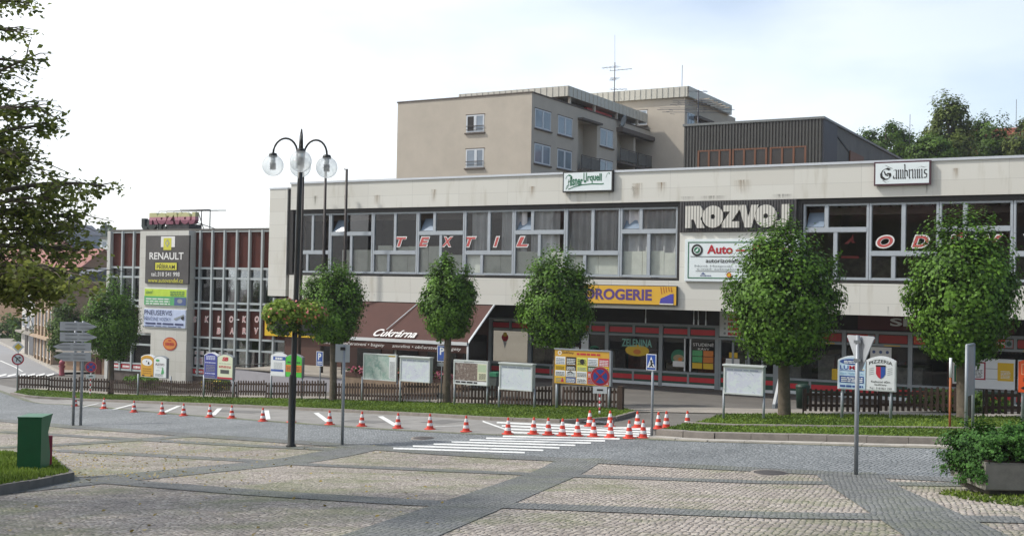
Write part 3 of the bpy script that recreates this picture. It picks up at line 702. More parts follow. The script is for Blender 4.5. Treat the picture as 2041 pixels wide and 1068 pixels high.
# rods hanging from the soffit
for px, n_ in ((1287, 1), (1383, 1), (1392, 1), (1407, 1)):
    x = onY(px, 630, 48.2).x; c = MB(); c.tube([(x, 48.2, 3.76), (x, 48.2, 3.22)], .02, 6); c.tube([(x, 48.2, 3.3), (x, 48.2, 3.05)], .032, 6); c.build('hanging_rod', M_wht, bld)
# ------------------------------------------------------------------ signs on the store
def plate_sign(name, label, x0, x1, z0, z1, y, fm, pm, fr=.06, cat='sign', th=.14):
    t = thing(name, label, cat, ((x0+x1)/2, y, z0))
    c = MB(); c.box(x0, x1, y, y+th, z0, z1, 0); c.build('frame', fm, t)
    c = MB(); c.box(x0+fr, x1-fr, y-.012, y+.0, z0+fr, z1-fr, 0); c.build('panel', pm, t)
    return t
M_cig = mat('sign_white', 'dfe6e6', .35, var=.03)
M_pg = mat('beer_green', '1f6b47', .4)
t = plate_sign('beer_sign', 'white beer sign with green script lettering on the parapet', -24.0, -21.46, 9.0, 9.96, 46.82, M_black, M_cig)
c = MB(); y = 46.8
# swash capital, then condensed letters rising along a curve, and the underline
c.nib([(.16, .62), (.2, .74), (.3, .8), (.42, .76), (.46, .64), (.4, .52), (.28, .48)], .07, .9, y, 0, -24.0, 9.0, 1)
c.nib([(.32, .6), (.3, .4), (.26, .2), (.18, .14), (.22, .3), (.34, .34)], .05, .9, y, 0, -24.0, 9.0, 1)
c.text('ilsner', -23.62, 9.28, .66, .44, y, 0, .03, .0, 0, .03); c.text('U', -22.93, 9.42, .17, .46, y, 0, .035); c.text('rquell', -22.73, 9.38, .72, .44, y, 0, .028, 0, 0, .02)
c.nib([(.3, .14), (.6, .25), (1.0, .33), (1.5, .36), (2.0, .34), (2.1, .36)], .05, 1.3, y, 0, -24.0, 9.0, 1); c.nib([(2.2, .62), (2.26, .8), (2.36, .84), (2.38, .78)], .04, .9, y, 0, -24.0, 9.0, 1)
c.build('lettering', M_pg, t)
t = plate_sign('beer_sign', 'white beer sign with black blackletter name and maroon frame on the parapet', -9.95, -7.78, 8.93, 9.88, 46.82, mat('sign_maroonf', '4a2630', .5), M_cig)
c = MB(); y = 46.8; ox, oz = -9.95, 8.93; N_ = .62
c.nib([(.62, .62), (.5, .68), (.36, .62), (.28, .48), (.3, .34), (.42, .24), (.56, .26), (.64, .36), (.62, .46), (.5, .47)], .1, N_, y, 0, ox, oz, 1)
c.nib([(.4, .56), (.46, .42), (.56, .38)], .05, N_, y, 0, ox, oz, 1)
for q in ([(.3, .72), (.45, .8), (.6, .72), (.72, .66)], [(.34, .2), (.48, .12), (.6, .16)], [(1.65, .66), (1.8, .72), (1.95, .68), (2.05, .72)]): c.nib(q, .016, N_, y, 0, ox, oz, 1)
def minim(x, z0=.28, z1=.52): c.nib([(x-.02, z1), (x, z1-.03), (x, z0+.03), (x+.025, z0)], .045, N_, y, 0, ox, oz, 1)
X = .76; nv0 = len(c.v)
for ch in 'ambrinus':
    if ch == 'a': minim(X+.11); c.nib([(X, .5), (X+.09, .53)], .04, N_, y, 0, ox, oz, 1); c.nib([(X+.09, .42), (X, .36), (X, .3), (X+.08, .3)], .045, N_, y, 0, ox, oz, 1); X += .19
    elif ch == 'm': [minim(X+i*.085) for i in range(3)]; X += .245
    elif ch == 'b': minim(X, .28, .66); c.nib([(X, .5), (X+.09, .48), (X+.1, .34), (X+.02, .29)], .045, N_, y, 0, ox, oz, 1); X += .175
    elif ch == 'r': minim(X); c.nib([(X+.03, .5), (X+.09, .5)], .045, N_, y, 0, ox, oz, 1); X += .125
    elif ch == 'i': minim(X); X += .09
    elif ch == 'n': minim(X); minim(X+.09); X += .165
    elif ch == 'u': minim(X); minim(X+.09); X += .165
    else: c.nib([(X+.11, .5), (X+.02, .5), (X+.02, .42), (X+.11, .38), (X+.1, .3), (X, .3)], .045, N_, y, 0, ox, oz, 1)
c.v = c.v[:nv0]+[(x, y_, oz+.25+(z-oz-.28)*1.5) for x, y_, z in c.v[nv0:]]
c.build('lettering', M_black, t)
c = MB(); r2 = random.Random(5)                            # rust runs under the sign fixings
M_dry = mat('purple_letters', '5a3f7c', .5)
M_dyel = mat('drugstore_yellow', 'd9a936', .45, var=.04)
t = plate_sign('drugstore_sign', 'yellow drugstore sign with purple letters on the lower white fascia', -22.9, -18.3, 3.90, 4.77, 46.84, M_black, M_dyel, .03)
c = MB(); c.text('DROGERIE', -22.75, 4.10, 3.28, .50, 46.82, 0, .035, 0)
c.prism([(-19.1, 4.0), (-18.45, 4.0), (-18.45, 4.42), (-18.6, 4.4), (-19.05, 4.2)], 46.815, 46.82, 1); c.rect(-19.1, -18.45, 3.94, 3.99, 46.82, 2)
for i in range(5): c.nib([(-19.05+i*.12, 4.72), (-19.02+i*.12, 4.5+.05*(i % 2)), (-19.0+i*.12, 4.4+.04*i)], .035, 0, 46.819, 3)
c.build('lettering', [M_dry, mat('blue_violet', '4a46a0', .5), M_letw, mat('brown_orange', 'b0582a', .5)], t)
t = plate_sign('dealer_sign', 'white car dealer board with red letters and green border beside the windows', -17.97, -12.95, 4.98, 6.82, 46.86, M_cig, M_cig, .02)
c = MB(); y = 46.835; gr_ = 0
for q in ((-17.82, -13.1, 6.66, 6.70), (-17.82, -13.1, 5.12, 5.16), (-17.82, -17.78, 5.16, 6.66), (-13.14, -13.1, 5.16, 6.66)): c.rect(q[0], q[1], q[2], q[3], y, 0)
c.text('Auto — Příbram', -16.95, 6.18, 3.75, .42, y, 1, .03); c.text('autorizovaný prodejce a servis', -17.0, 5.74, 3.7, .24, y, 2, .012); c.rect(-17.7, -13.2, 6.05, 6.075, y, 2); c.rect(-17.45, -13.4, 5.42, 5.44, y, 2)
c.text('Nová Hospoda 148, 261 01 Příbram', -17.5, 5.585, 4.1, .13, y, 3); c.text('e-mail: autosalon.skoda@centrum.cz', -17.4, 5.455, 4.0, .13, y, 3)
c.ring(-17.4, 6.34, .17, .26, y, 2); c.disc(-17.4, 6.34, .17, y, 4); c.disc(-17.4, 6.34, .14, y-.003, 0); c.prism([(-17.5, 6.26), (-17.36, 6.30), (-17.33, 6.44), (-17.42, 6.38)], y-.007, y-.005, 4)
c.lines(-17.25, -16.75, 5.22, 5.3, 1, y, 5); c.prism([(-17.22, 5.3), (-17.0, 5.3), (-17.11, 5.38)], y-.002, y, 5)
c.disc(-15.95, 5.28, .11, y, 6); c.disc(-15.95, 5.28, .075, y-.003, 7)
c.build('lettering', [M_pg, mat('dealer_red', 'b01c28', .5), M_black, M_alug, M_cig, M_ltblue, mat('shell_red', 'c23a2c', .5), M_yel], t)
# company name in pale letters on dark ribbed metal
t = thing('company_sign', 'pale ribbed company name letters on dark ribbed panel above the dealer board', 'sign', (-15.7, 46.9, 7.13))
M_rib = mat('ribbed_dark', '4f4d4d', .5, .2, var=.12); M_lett = stripemat('ribbed_pale', 'cfccc2', '7c7a74', 7.5)
c = MB(); c.box(-18.27, -13.12, 46.96, 47.0, 7.13, 8.48)
x = -18.24
while x < -13.2: c.box(x, x+.06, 46.92, 46.96, 7.14, 8.47); x += .12
c.build('ribbed_panel', M_rib, t)
c = MB(); gl_ = dict(R=0, O=0)
def blk(c, polys, x, z, sx, sz, y0, y1, mi=0):
    for p in polys: c.prism([(x+a*sx, z+b*sz) for a, b in p], y0, y1, mi)
def arcp(cx, cz, r0, r1, a0, a1, n=10):
    o = [(cx+r1*math.cos(math.radians(a0+(a1-a0)*i/n)), cz+r1*math.sin(math.radians(a0+(a1-a0)*i/n))) for i in range(n+1)]
    return o+[(cx+r0*math.cos(math.radians(a1+(a0-a1)*i/n)), cz+r0*math.sin(math.radians(a1+(a0-a1)*i/n))) for i in range(n+1)]
FAT = {  # fat seventies letters, unit height
 'R': [[(0, 0), (.3, 0), (.3, .38), (.42, .38), (.58, 0), (.95, 0), (.74, .42), (.86, .6), (.86, .8), (.72, 1), (0, 1)]],
 'O': [arcp(.46, .5, .11, .5, 0, 180, 14), arcp(.46, .5, .11, .5, 180, 360, 14)],
 'Z': [[(0, 0), (.8, 0), (.8, .28), (.45, .28), (.82, .8), (.82, 1), (.06, 1), (.06, .72), (.38, .72), (0, .2)]],
 'V': [[(0, 1), (.32, 1), (.46, .45), (.6, 1), (.92, 1), (.6, 0), (.3, 0)]],
 'J': [[(.28, 1), (.62, 1), (.62, .3), (.5, .06), (.3, 0), (0, 0), (0, .28), (.2, .3), (.28, .4)]]}
def fatword(c, x, z, h, width, y0, y1, mi=0, word='ROZVOJ', lean=0.0):
    ad = {'R': .88, 'O': .9, 'Z': .78, 'V': .8, 'J': .64}; tot = sum(ad[k] for k in word); s_ = width/tot
    for k in word: blk(c, FAT[k], x, z, s_, h, y0, y1, mi); x += ad[k]*s_
fatword(c, -17.95, 7.30, .96, 4.6, 46.78, 46.9)
c.build('lettering', M_lett, t)

# rain and rust streaks on the stone
def stain(x, z1, w_, h, c):
    me = bpy.data.meshes.new('rain_stain'); o = LOC[bld.name]; y = 46.994
    me.from_pydata([(x-w_/2-o.x, y-o.y, z1-h-o.z), (x+w_/2-o.x, y-o.y, z1-h-o.z), (x+w_/2-o.x, y-o.y, z1-o.z), (x-w_/2-o.x, y-o.y, z1-o.z)], [], [(0, 1, 2, 3)])
    uv = me.uv_layers.new(name='UVMap'); [setattr(uv.data[i], 'uv', q) for i, q in enumerate(((0, 0), (1, 0), (1, 1), (0, 1)))]
    me.materials.append(c); ob = bpy.data.objects.new('rain_stain', me); COL.objects.link(ob); ob.parent = bld; LOC[ob.name] = o
M_st1 = stainmat('stain_olive', '4f4a28'); M_st2 = stainmat('stain_rust', '8a6a3a'); M_st3 = stainmat('stain_grey', '4a463e')
for px, c, w_, h in ((629, M_st1, .5, .75), (690, M_st1, .45, .85), (752, M_st2, .7, .7), (865, M_st2, .6, .9), (1060, M_st2, .7, .8), (1262, M_st1, .4, .7), (1270, M_st2, .9, 1.1), (1318, M_st2, .8, .9), (1480, M_st2, 1.2, .8), (1905, M_st2, .5, .6)): stain(onY(px, 390, 47).x, 9.2 if c is M_st1 else 9.55-.4*(px % 3)/2, w_*.7, h*.8, c)
for x in (-23.7, -22.9, -21.7): stain(x, 9.0, .12, .45, M_st3)
for x in (-9.75, -8.85, -7.95): stain(x, 8.93, .1, .4, M_st3)
for px, w_ in ((1370, 1.2), (1560, 1.6), (1420, 2.2)): stain(onY(px, 400, 47).x, 8.70, w_*.6, .2, M_st3)
for px in (1694, 1770, 1330, 1020, 745): stain(onY(px, 620, 47).x, 4.1, .1, .38, M_st3)

# ------------------------------------------------------------------ left shop building with its curtain wall
lb_ = thing('curtain_wall_shop', 'three tier brown panelled curtain wall shop with a tiled billboard pylon', 'building', (-50, 50, -1.5))
X0, X1 = -57.72, -43.2
TIERS = [('brown', 5.41, 7.55), ('win', 4.82, 5.29), ('win', 3.37, 4.70), ('win', 3.01, 3.25), ('brown', 1.29, 2.89), ('win', .64, 1.18), ('win', -.57, .53)]
c = MB()
for k, a, b in TIERS:
    if k == 'brown': c.box(X0+.2, X1, 50.0, 50.1, a, b)
c.build('spandrel_panel', M_brown, lb_)
c = MB()
MU = [-57.6, -56.55, -55.53]+[-50.86+.977*i for i in range(8)]
for x in MU[1:]: c.box(x-.06, x+.06, 49.84, 50.06, -1.1, 7.6)
for a, b in ((5.29, 5.41), (4.70, 4.82), (3.25, 3.37), (2.89, 3.01), (1.18, 1.29), (.53, .64), (-.66, -.57), (-1.1, -.98), (7.5, 7.55)): c.box(X0+.2, X1, 49.88, 50.08, a, b)
c.build('mullions', mat('mullion_grey', 'a6adad', .45, .1, var=.06), lb_)
c = MB(); c.box(X0-.05, X0+.22, 49.75, 50.3, -1.7, 7.62); c.build('end_column', M_wht if False else mat('column_white', 'bdbdb6', .6), lb_)
c = MB(); c.box(X0, -40.5, 50.0, 62, 7.62, 7.72, 0); c.box(X0+.02, -40.5, 49.98, 50.1, 7.56, 7.62, 0); c.build('roof', M_roof, lb_)
g_ = MB()
for k, a, b in TIERS:
    if k == 'win': g_.box(X0+.2, X1, 50.02, 50.03, a, b)
g_.build('window', M_glass, lb_)
c = MB(); c.box(X0+.1, X1, 55, 55.2, -1.5, 7.6); c.box(X0+.1, X1, 50.15, 55, 2.7, 2.85); c.box(X0+.1, X1, 50.15, 55, -1.1, -.95); c.box(X0+.05, X0+.15, 50.15, 55.2, -1.5, 7.6); c.box(X0+.1, X1, 50.15, 55, 5.4, 5.5); c.build('shop_room', M_room, lb_)
c = MB(); r_ = random.Random(11)
for i in range(34):
    x = r_.uniform(X0+.5, X1-.6); c.box(x, x+r_.uniform(.3, .8), 50.2+r_.random()*.6, 51.2, 2.85, 3.3+r_.uniform(.4, 1.7), r_.randrange(5))
for i in range(30):
    x = r_.uniform(X0+.5, X1-.6); c.box(x, x+r_.uniform(.3, .8), 50.2+r_.random()*.6, 51.2, -.95, -.3+r_.uniform(.1, .9), r_.randrange(5))
c.build('shop_stock', [mat('goods_pink', 'b07a86', .8, var=.35, scale=5), M_cream, mat('goods_white', 'b0aca4'), mat('goods_rose', '8e5460', .8, var=.4, scale=5), mat('goods_grey', '77777c', .8, var=.4, scale=5)], lb_)
v = MB()
for x in (-47.5, -46.55, -45.6): v.quad((x-.38, 50.05, 4.84), (x+.38, 50.05, 4.84), (x+.38, 50.3, 5.24), (x-.38, 50.3, 5.24))
v.build('open_vent', M_glassv, lb_)
for a, b in ((X0+.25, -53.5), (-50.3, -46.0)):
    c = MB()
    c.rect(a, b, -.95, -.68, 49.925, 0)
    x = a+.2
    while x < b-.7: c.lines(x, x+.6, -.90, -.74, 1, 49.918, 1, duty=.8); x += .95
    c.build('sale_strip', [M_redp, M_letw], lb_)
for i, x in enumerate((-50.25, -49.3, -48.3)):
    c = MB(); c.rect(x, x+.75, .18, .42, 49.99, 1); c.rect(x, x+.72, -.42, .05, 49.99, 2); c.lines(x+.08, x+.65, -.36, .0, 4, 49.985, 3); c.lines(x+.08, x+.65, .22, .38, 2, 49.985, 3)
    c.build('window_sticker', [M_redp, M_letw, mat('paper', 'c9c6c6', .7), M_pink], lb_)
c = MB(); c.box(X0, X1, 49.96, 50.3, -2.6, -1.1); c.build('plinth', M_plin, lb_)
c = MB(); c.box(-54.45, -50.35, 49.4, 50.0, 1.35, 7.58); c.box(-53.35, -50.35, 49.4, 50.0, -1.55, 1.35); c.build('tiled_pylon', M_stone2, lb_)
c = MB()
for s_, px, py in [('S', 388, 636), ('K', 412, 636), ('L', 437, 636), ('O', 461, 636), ('-', 474, 637), ('K', 487, 636), ('O', 512, 636), ('B', 436, 659), ('A', 462, 659), ('R', 487, 659), ('V', 511, 659), ('Y', 537, 659)]:
    x, z = XZ(px, py, 49.9); wd = .32; hh = .37
    if s_ == '-': c.rect(x-.12, x+.12, z-.03, z+.03, 49.89, 1); continue
    c.text(s_, x-wd/2, z-.19, wd, hh, 49.895, 1, .06, .12); c.text(s_, x-wd/2+.03, z-.155, wd-.07, hh-.07, 49.89, 0, -.012, .12)
c.build('lettering', [M_pink, M_letw], lb_)

def pxsign(name, label, px0, py0, px1, py1, Y, fm, pm, th=.08, fr=.03, cat='sign'):
    x0, z1 = XZ(px0, py0, Y); x1, z0 = XZ(px1, py1, Y)
    return plate_sign(name, label, x0, x1, z0, z1, Y, fm, pm, fr, cat, th), x0, x1, z0, z1
M_charc = mat('billboard_charcoal', '4a4644', .5, var=.25, scale=.8)
t, x0, x1, z0, z1 = pxsign('billboard', 'dark grey car dealer billboard with white letters on the tiled pylon', 291, 470, 376, 566, 49.3, M_black, M_charc)
W = x1-x0; H = z1-z0; y = 49.27; c = MB()
c.text('RENAULT', x0+.1*W, z0+.50*H, .78*W, .15*H, y, 0, .02); c.rect(x0+.22*W, x0+.75*W, z0+.27*H, z0+.45*H, y, 3); c.rect(x0+.24*W, x0+.73*W, z0+.285*H, z0+.435*H, y-.003, 1); c.text('PŘÍBRAM', x0+.28*W, z0+.305*H, .41*W, .115*H, y-.007, 3, .01)
c.text('tel.:318 541 998', x0+.15*W, z0+.15*H, .65*W, .09*H, y, 0, .01); c.text('www.autovandel.cz', x0+.08*W, z0+.02*H, .8*W, .09*H, y, 1, .005)
c.rect(x0+.36*W, x0+.68*W, z0+.76*H, z0+.985*H, y, 0); c.rect(x0+.42*W, x0+.60*W, z0+.70*H, z0+.95*H, y-.004, 1)
for s_, q in ((1, 0), (.6, 1)): c.prism([(x0+.51*W-.055*W*s_, z0+.84*H), (x0+.51*W, z0+.84*H-.085*H*s_), (x0+.51*W+.055*W*s_, z0+.84*H), (x0+.51*W, z0+.84*H+.085*H*s_)], y-.008-.004*q, y-.006-.004*q, 4 if not q else 1)
c.build('lettering', [M_letw, mat('logo_yellow', 'c9c43c', .5), M_wht, M_black, M_alug], t)
t, x0, x1, z0, z1 = pxsign('billboard', 'green and lime striped advert on the tiled pylon below the dark billboard', 288, 574, 372, 611, 49.34, M_wht, mat('advert_lime', 'b4cf3c', .5))
W = x1-x0; H = z1-z0; y = 49.31; c = MB(); c.rect(x0+.03, x1-.03, z0+.04, z0+.55*H, y, 0); c.text('stavof', x0+.04*W, z0+.68*H, .17*W, .22*H, y, 1, .0, .2); c.lines(x0+.62*W, x0+.95*W, z0+.6*H, z0+.9*H, 3, y, 1); c.lines(x0+.05*W, x0+.62*W, z0+.08*H, z0+.5*H, 3, y-.004, 2); c.rect(x0+.72*W, x1-.03, z0+.05*H, z0+.5*H, y-.004, 3); c.disc(x0+.85*W, z0+.3*H, .22, y-.007, 4, 12, .13)
c.build('lettering', [M_lgreen, M_dgreen, M_letw, M_ltblue, M_alug], t)
t, x0, x1, z0, z1 = pxsign('billboard', 'pale blue tyre service advert lowest on the tiled pylon', 287, 614, 370, 655, 49.34, M_wht, mat('advert_blue', 'b9c4dd', .5))
W = x1-x0; H = z1-z0; y = 49.31; c = MB(); c.text('PNEUSERVIS', x0+.02*W, z0+.66*H, .66*W, .26*H, y, 0, .0); c.text('PŘÍVĚSNÉ VOZÍKY', x0+.02*W, z0+.36*H, .64*W, .24*H, y, 1, .0); c.lines(x0+.05*W, x1-.05*W, z0+.16*H, z0+.32*H, 1, y, 0, duty=.6); c.lines(x0+.03*W, x1-.1*W, z0+.05*H, z0+.12*H, 1, y, 1, duty=.6)
c.prism([(x0+.72*W, z0+.5*H), (x0+.95*W, z0+.74*H), (x0+.97*W, z0+.68*H), (x0+.76*W, z0+.42*H)], y-.006, y, 2); c.disc(x0+.93*W, z0+.56*H, .13, y-.004, 3, 12)
c.build('lettering', [mat('navy', '2c3460', .5), M_ltblue, M_alug, M_black], t)
t = thing('oval_sign', 'small red oval sign with yellow rim on the tiled pylon', 'sign', (onY(338, 685, 49.38).x, 49.38, onY(338, 685, 49.38).z)); x, z = XZ(338.5, 685, 49.38)
c = MB(); c.disc(x, z, .58, 49.38, 0, 24, .40); c.disc(x, z, .51, 49.37, 1, 24, .33); c.build('panel', [mat('oval_red', 'b03a26', .5), mat('oval_orange', 'cf7f38', .5)], t)
c = MB(); c.lines(x-.36, x+.36, z-.1, z+.12, 1, 49.36, 0, duty=.8); c.disc(x, z+.2, .16, 49.362, 0, 10, .05); c.build('lettering', mat('oval_red', 'b03a26'), t)
c = MB(); sg = 0
# company letters standing on the roof
rs = thing('rooftop_sign', 'yellow and pink three dimensional company letters on a pipe frame on the roof', 'sign', (-54, 52, 7.72))
m = bpy.data.materials.new('letter_bands'); m.use_nodes = True; n_ = m.node_tree.nodes; tcn = n_.new('ShaderNodeTexCoord'); sx = n_.new('ShaderNodeSeparateXYZ'); rp = n_.new('ShaderNodeValToRGB'); mr = n_.new('ShaderNodeMapRange')
za_ = XZ(302, 448, 51.6)[1]-7.72; zb_2 = XZ(394, 423, 51.6)[1]-7.72; mr.inputs[1].default_value = za_; mr.inputs[2].default_value = zb_2; rp.color_ramp.interpolation = 'CONSTANT'
e = rp.color_ramp.elements; e[0].color = lin('7c4254')+(1,); e[1].position = .34; e[1].color = lin('b07884')+(1,); q = e.new(.62); q.color = lin('b5b383')+(1,)
m.node_tree.links.new(tcn.outputs['Object'], sx.inputs[0]); m.node_tree.links.new(sx.outputs[2], mr.inputs[0]); m.node_tree.links.new(mr.outputs[0], rp.inputs[0]); m.node_tree.links.new(rp.outputs[0], n_['Principled BSDF'].inputs['Base Color'])
xa, zb = XZ(302, 448, 51.6); xb, zt_ = XZ(394, 423, 51.6)
c = MB(); fatword(c, xa, zb, zt_-zb, xb-xa+.02, 51.4, 51.7); c.build('lettering', m, rs)
# a dark second row behind facing the other way
c = MB(); xw = XZ(286, 452, 53.2)[0]; s_ = 4.3/(.88+.9+.78+.8+.9+.64); x = xw
for k in 'JOVZOR':
    ad = {'R': .88, 'O': .9, 'Z': .78, 'V': .8, 'J': .64}[k]; blk(c, [[(ad-a, b) for a, b in p] for p in FAT[k]], x, zb-.22, s_, zt_-zb, 53.0, 53.3); x += ad*s_
c.build('rear_lettering', mat('rear_green', '1f2a26', .6), rs)
c = MB(); x2, zt2 = XZ(419, 418, 53.4); 
for px in (315, 331, 345, 360, 375, 390): 
    x = onY(px, 440, 51.7).x; c.tube([(x, 51.75, 7.7), (x, 51.75, zt_+.12), (x+.9, 53.4, zt_+.22)], .03, 6)
for x in (x2, x2-.75): c.tube([(x, 53.4, 7.7), (x, 53.4, zt2)], .035, 6)
c.tube([(xa+.6, 53.4, zt2+.05), (x2, 53.4, zt2)], .03, 6); c.tube([(xb-.1, 51.75, zt_), (x2-.25, 53.2, 7.72)], .03, 6); c.tube([(xb-.2, 51.75, zb+.1), (xb+.8, 53.0, 7.72)], .03, 6); c.box(xa-.3, x2, 51.2, 53.6, 7.72, 7.78); c.box(xa+1.5, xb-.7, 51.6, 52.6, 7.78, zb+.02)
c.build('pipe_frame', mat('frame_steel', '4e4c4c', .5, .3), rs)

# ------------------------------------------------------------------ cafe: wall, awning, terrace
cafe = MB(); M_cafe = mat('cafe_brown', '54382e', .6, var=.12, scale=1)
cafe.box(-43.2, -29.65, 49.93, 50.2, -1.2, 2.98); cafe.build('cafe_wall', M_cafe, bld)
for a, b in ((-40.6, -39.5), (-38.0, -36.4), (-35.6, -34.0), (-33.4, -31.6), (-31.2, -29.8)): c = MB(); c.box(a, b, 49.88, 49.93, .05, 2.1); c.build('cafe_window', mat('dark_glazing', '1c1a1a', .15), bld)
yb = thing('banner', 'yellow shop banner fixed under the overhang behind the flower baskets', 'sign', (-42, 49.7, 1.3))
x0, z1 = XZ(528, 638, 49.7); x1, z0 = XZ(640, 674, 49.7)
c = MB(); c.box(x0, x1, 49.7, 49.76, z0, z1); c.build('panel', M_yel, yb); c = MB(); c.lines(x0+.2, x0+1.8, z0+.3, z0+.9, 1, 49.69, 0, duty=.8); c.lines(x0+2.2, x1-.2, z0+.15, z1-.3, 3, 49.69, 0); c.build('lettering', mat('brown_ink', '5a4a20', .6), yb)
aw = thing('awning', 'brown canvas cafe awning with white italic lettering and a white front bar', 'awning', (-32, 46.9, 3.5))
M_canv = mat('awning_canvas', '4e3028', .85, var=.10, scale=1.5)
AX0, AX1, AYT, AZT, AYB, AZB = -36.6, -27.65, 46.92, 3.68, 44.6, 1.98
c = MB(); n_ = 24
for i in range(n_):
    a = AX0+(AX1-AX0)*i/n_; b = AX0+(AX1-AX0)*(i+1)/n_
    pr = [(0, 0), (.33, -.05), (.66, -.05), (1, 0)]
    for (s0, d0), (s1, d1) in zip(pr, pr[1:]):
        P = lambda x, s, d: (x, AYT+(AYB-AYT)*s, AZT+(AZB-AZT)*s+d)
        c.quad(P(a, s1, d1), P(b, s1, d1), P(b, s0, d0), P(a, s0, d0))
c.build('canopy', M_canv, aw)
c = MB(); c.box(AX0, AX1, AYB-.06, AYB-.0, AZB-.13, AZB+.02); c.build('front_bar', M_wht, aw)
c = MB(); vs = []
nn = 60
for i in range(nn+1):
    x = AX0+(AX1-AX0)*i/nn; d = .03*math.sin(x*3.1); vs += [(x, AYB-.03+d*.2, AZB-.13), (x, AYB-.02+d, AZB-.50)]
c.add(vs, [(2*i, 2*i+1, 2*i+3, 2*i+2) for i in range(nn)]); c.build('valance', M_canv, aw)
c = MB(); c.text('Cukrárna', -33.15, 0, 2.5, .56, 0, 0, .02, .2); sl = math.atan2(AZT-AZB, AYT-AYB)
vv = []
for x, y_, z in c.v: vv.append((x, AYB+(z+.12)*math.cos(sl)-.05*math.sin(sl)-.03, AZB+(z+.12)*math.sin(sl)+.05*math.cos(sl)))
c.v = vv
for x_, s_, w_ in ((-36.2, 'zmrzlina • občerstvení • bagety', 3.9), (-31.85, 'zmrzlina • občerstvení • bagety', 3.9)): c.text(s_, x_, AZB-.42, w_, .2, AYB-.075, 0, .005, .2)
c.build('lettering', M_letw, aw)
c = MB(); c.tube([(AX1+.03, AYT, AZT+.02), (AX1+.03, AYB+.1, AZB+.08), (AX1+.03, AYB-.02, AZB-.2), (AX1+.03, AYB-.02, .1)], .05, 8); c.tube([(-32.0, AYT, AZT+.03), (-32.6, AYB+.5, AZB+.42)], .025, 6)
c.tube([(-31.9, AYB+.3, AZB), (-31.9, AYB+.3, 0)], .045, 8); c.build('support_arm', M_wht, aw)
M_lil = mat('lilac_render', 'a5a2a6', .85, var=.08); M_tan = mat('tan_stone', '8d7a66', .85, var=.2, scale=3, bump=.3)
rw = thing('retaining_wall', 'low lilac grey rendered retaining wall below the flagpoles', 'wall', (-39, 45, -1.6))
c = MB(); c.prism([(-42.6, -2.4), (-34.6, -2.4), (-34.6, -.12), (-40, -.10), (-42.3, -.0), (-42.6, -.0)], 45, 45.3); c.build('wall', M_lil, rw); c = MB(); c.box(-39.6, -34.5, 44.95, 45.5, -.1, .0); c.box(-42.62, -39.6, 44.97, 45.35, .0, .06); c.build('coping', M_conc, rw)
c = MB(); c.box(-42.4, -34.6, 45.3, 49.9, -1, -.02); c.build('terrace', M_conc, rw)
c = MB(); p0 = onY(470, 728, 45.1); p1 = onY(562, 722, 45.1); c.tube([p0, p1, (p1.x+.5, 46, p1.z)], .03, 6); c.tube([p0, (p0.x, p0.y, -.05)], .025, 6); c.tube([p1, (p1.x, p1.y, -.05)], .025, 6); c.build('handrail', M_black, rw)
tw = thing('terrace_wall', 'tan stone terrace wall in front of the cafe below the awning', 'wall', (-31, 44.3, -.8))
c = MB(); c.box(-34.5, -27.7, 44.15, 44.45, -1.6, .12); c.build('wall', M_tan, tw); c = MB(); c.box(-34.45, -27.75, 44.45, 49.9, -1.2, -.02); c.build('terrace', M_conc, tw)
M_leafd = leafmat('leaf_dark', '22380f', '4a6a22', .25); M_petal = mat('petal_red', 'b0605a', .6, var=.25, scale=9); M_petalo = mat('petal_orange', 'c87f50', .6, var=.2, scale=9); M_petalp = mat('petal_pink', 'b85a72', .6, var=.25, scale=9)
def puffs(P, N, size, seed, flat=0.0):
    """leaf-sized kites at points P with normals N"""
    r = np.random.RandomState(seed); n = len(P); N = N/np.maximum(np.linalg.norm(N, axis=1, keepdims=True), 1e-6)
    t = r.randn(n, 3); t[:, 2] -= .5; t -= (t*N).sum(1, keepdims=True)*N; t /= np.maximum(np.linalg.norm(t, axis=1, keepdims=True), 1e-6)
    b = np.cross(N, t); s = size*(.65+.7*r.rand(n, 1))
    V = np.empty((n, 4, 3)); V[:, 0] = P-t*s*.5; V[:, 1] = P+b*s*.42+N*s*.08; V[:, 2] = P+t*s*.6-N*s*.1; V[:, 3] = P-b*s*.42+N*s*.08
    return V.reshape(-1, 3), np.arange(4*n).reshape(-1, 4)
def cluster(name, parent, c, rad, n, size, material, seed, tint=.5):
    r = np.random.RandomState(seed); d = r.randn(n, 3); d /= np.linalg.norm(d, axis=1, keepdims=True); q = d*(r.rand(n, 1)**.35)*np.array(rad)+np.array(c)
    V, F = puffs(q, d+r.randn(n, 3)*.5+np.array([0, 0, .4]), size, seed+1)
    return tinted(name, V, F, np.repeat(np.clip(tint+.25*r.randn(n), 0, 1), 4), material, parent)
for i, (a, b) in enumerate(((-34.3, -32.2), (-32.1, -30.1), (-30.0, -27.9))):
    t = thing('flower_box', ['flower box with red blooms at the left end of the cafe wall', 'middle flower box on the cafe wall behind the town map', 'flower box at the right end of the cafe wall by the awning post'][i], 'flower box', ((a+b)/2, 44.3, .12))
    c = MB(); c.box(a, b, 44.12, 44.42, .12, .32); c.build('trough', M_cafe, t)
    cluster('foliage', t, ((a+b)/2, 44.27, .40), ((b-a)/2, .22, .2), 420, .1, M_leafd, 40+i); cluster('flowers', t, ((a+b)/2, 44.2, .44), ((b-a)/2, .22, .2), 230, .09, M_petalp if i != 1 else M_petal, 60+i)
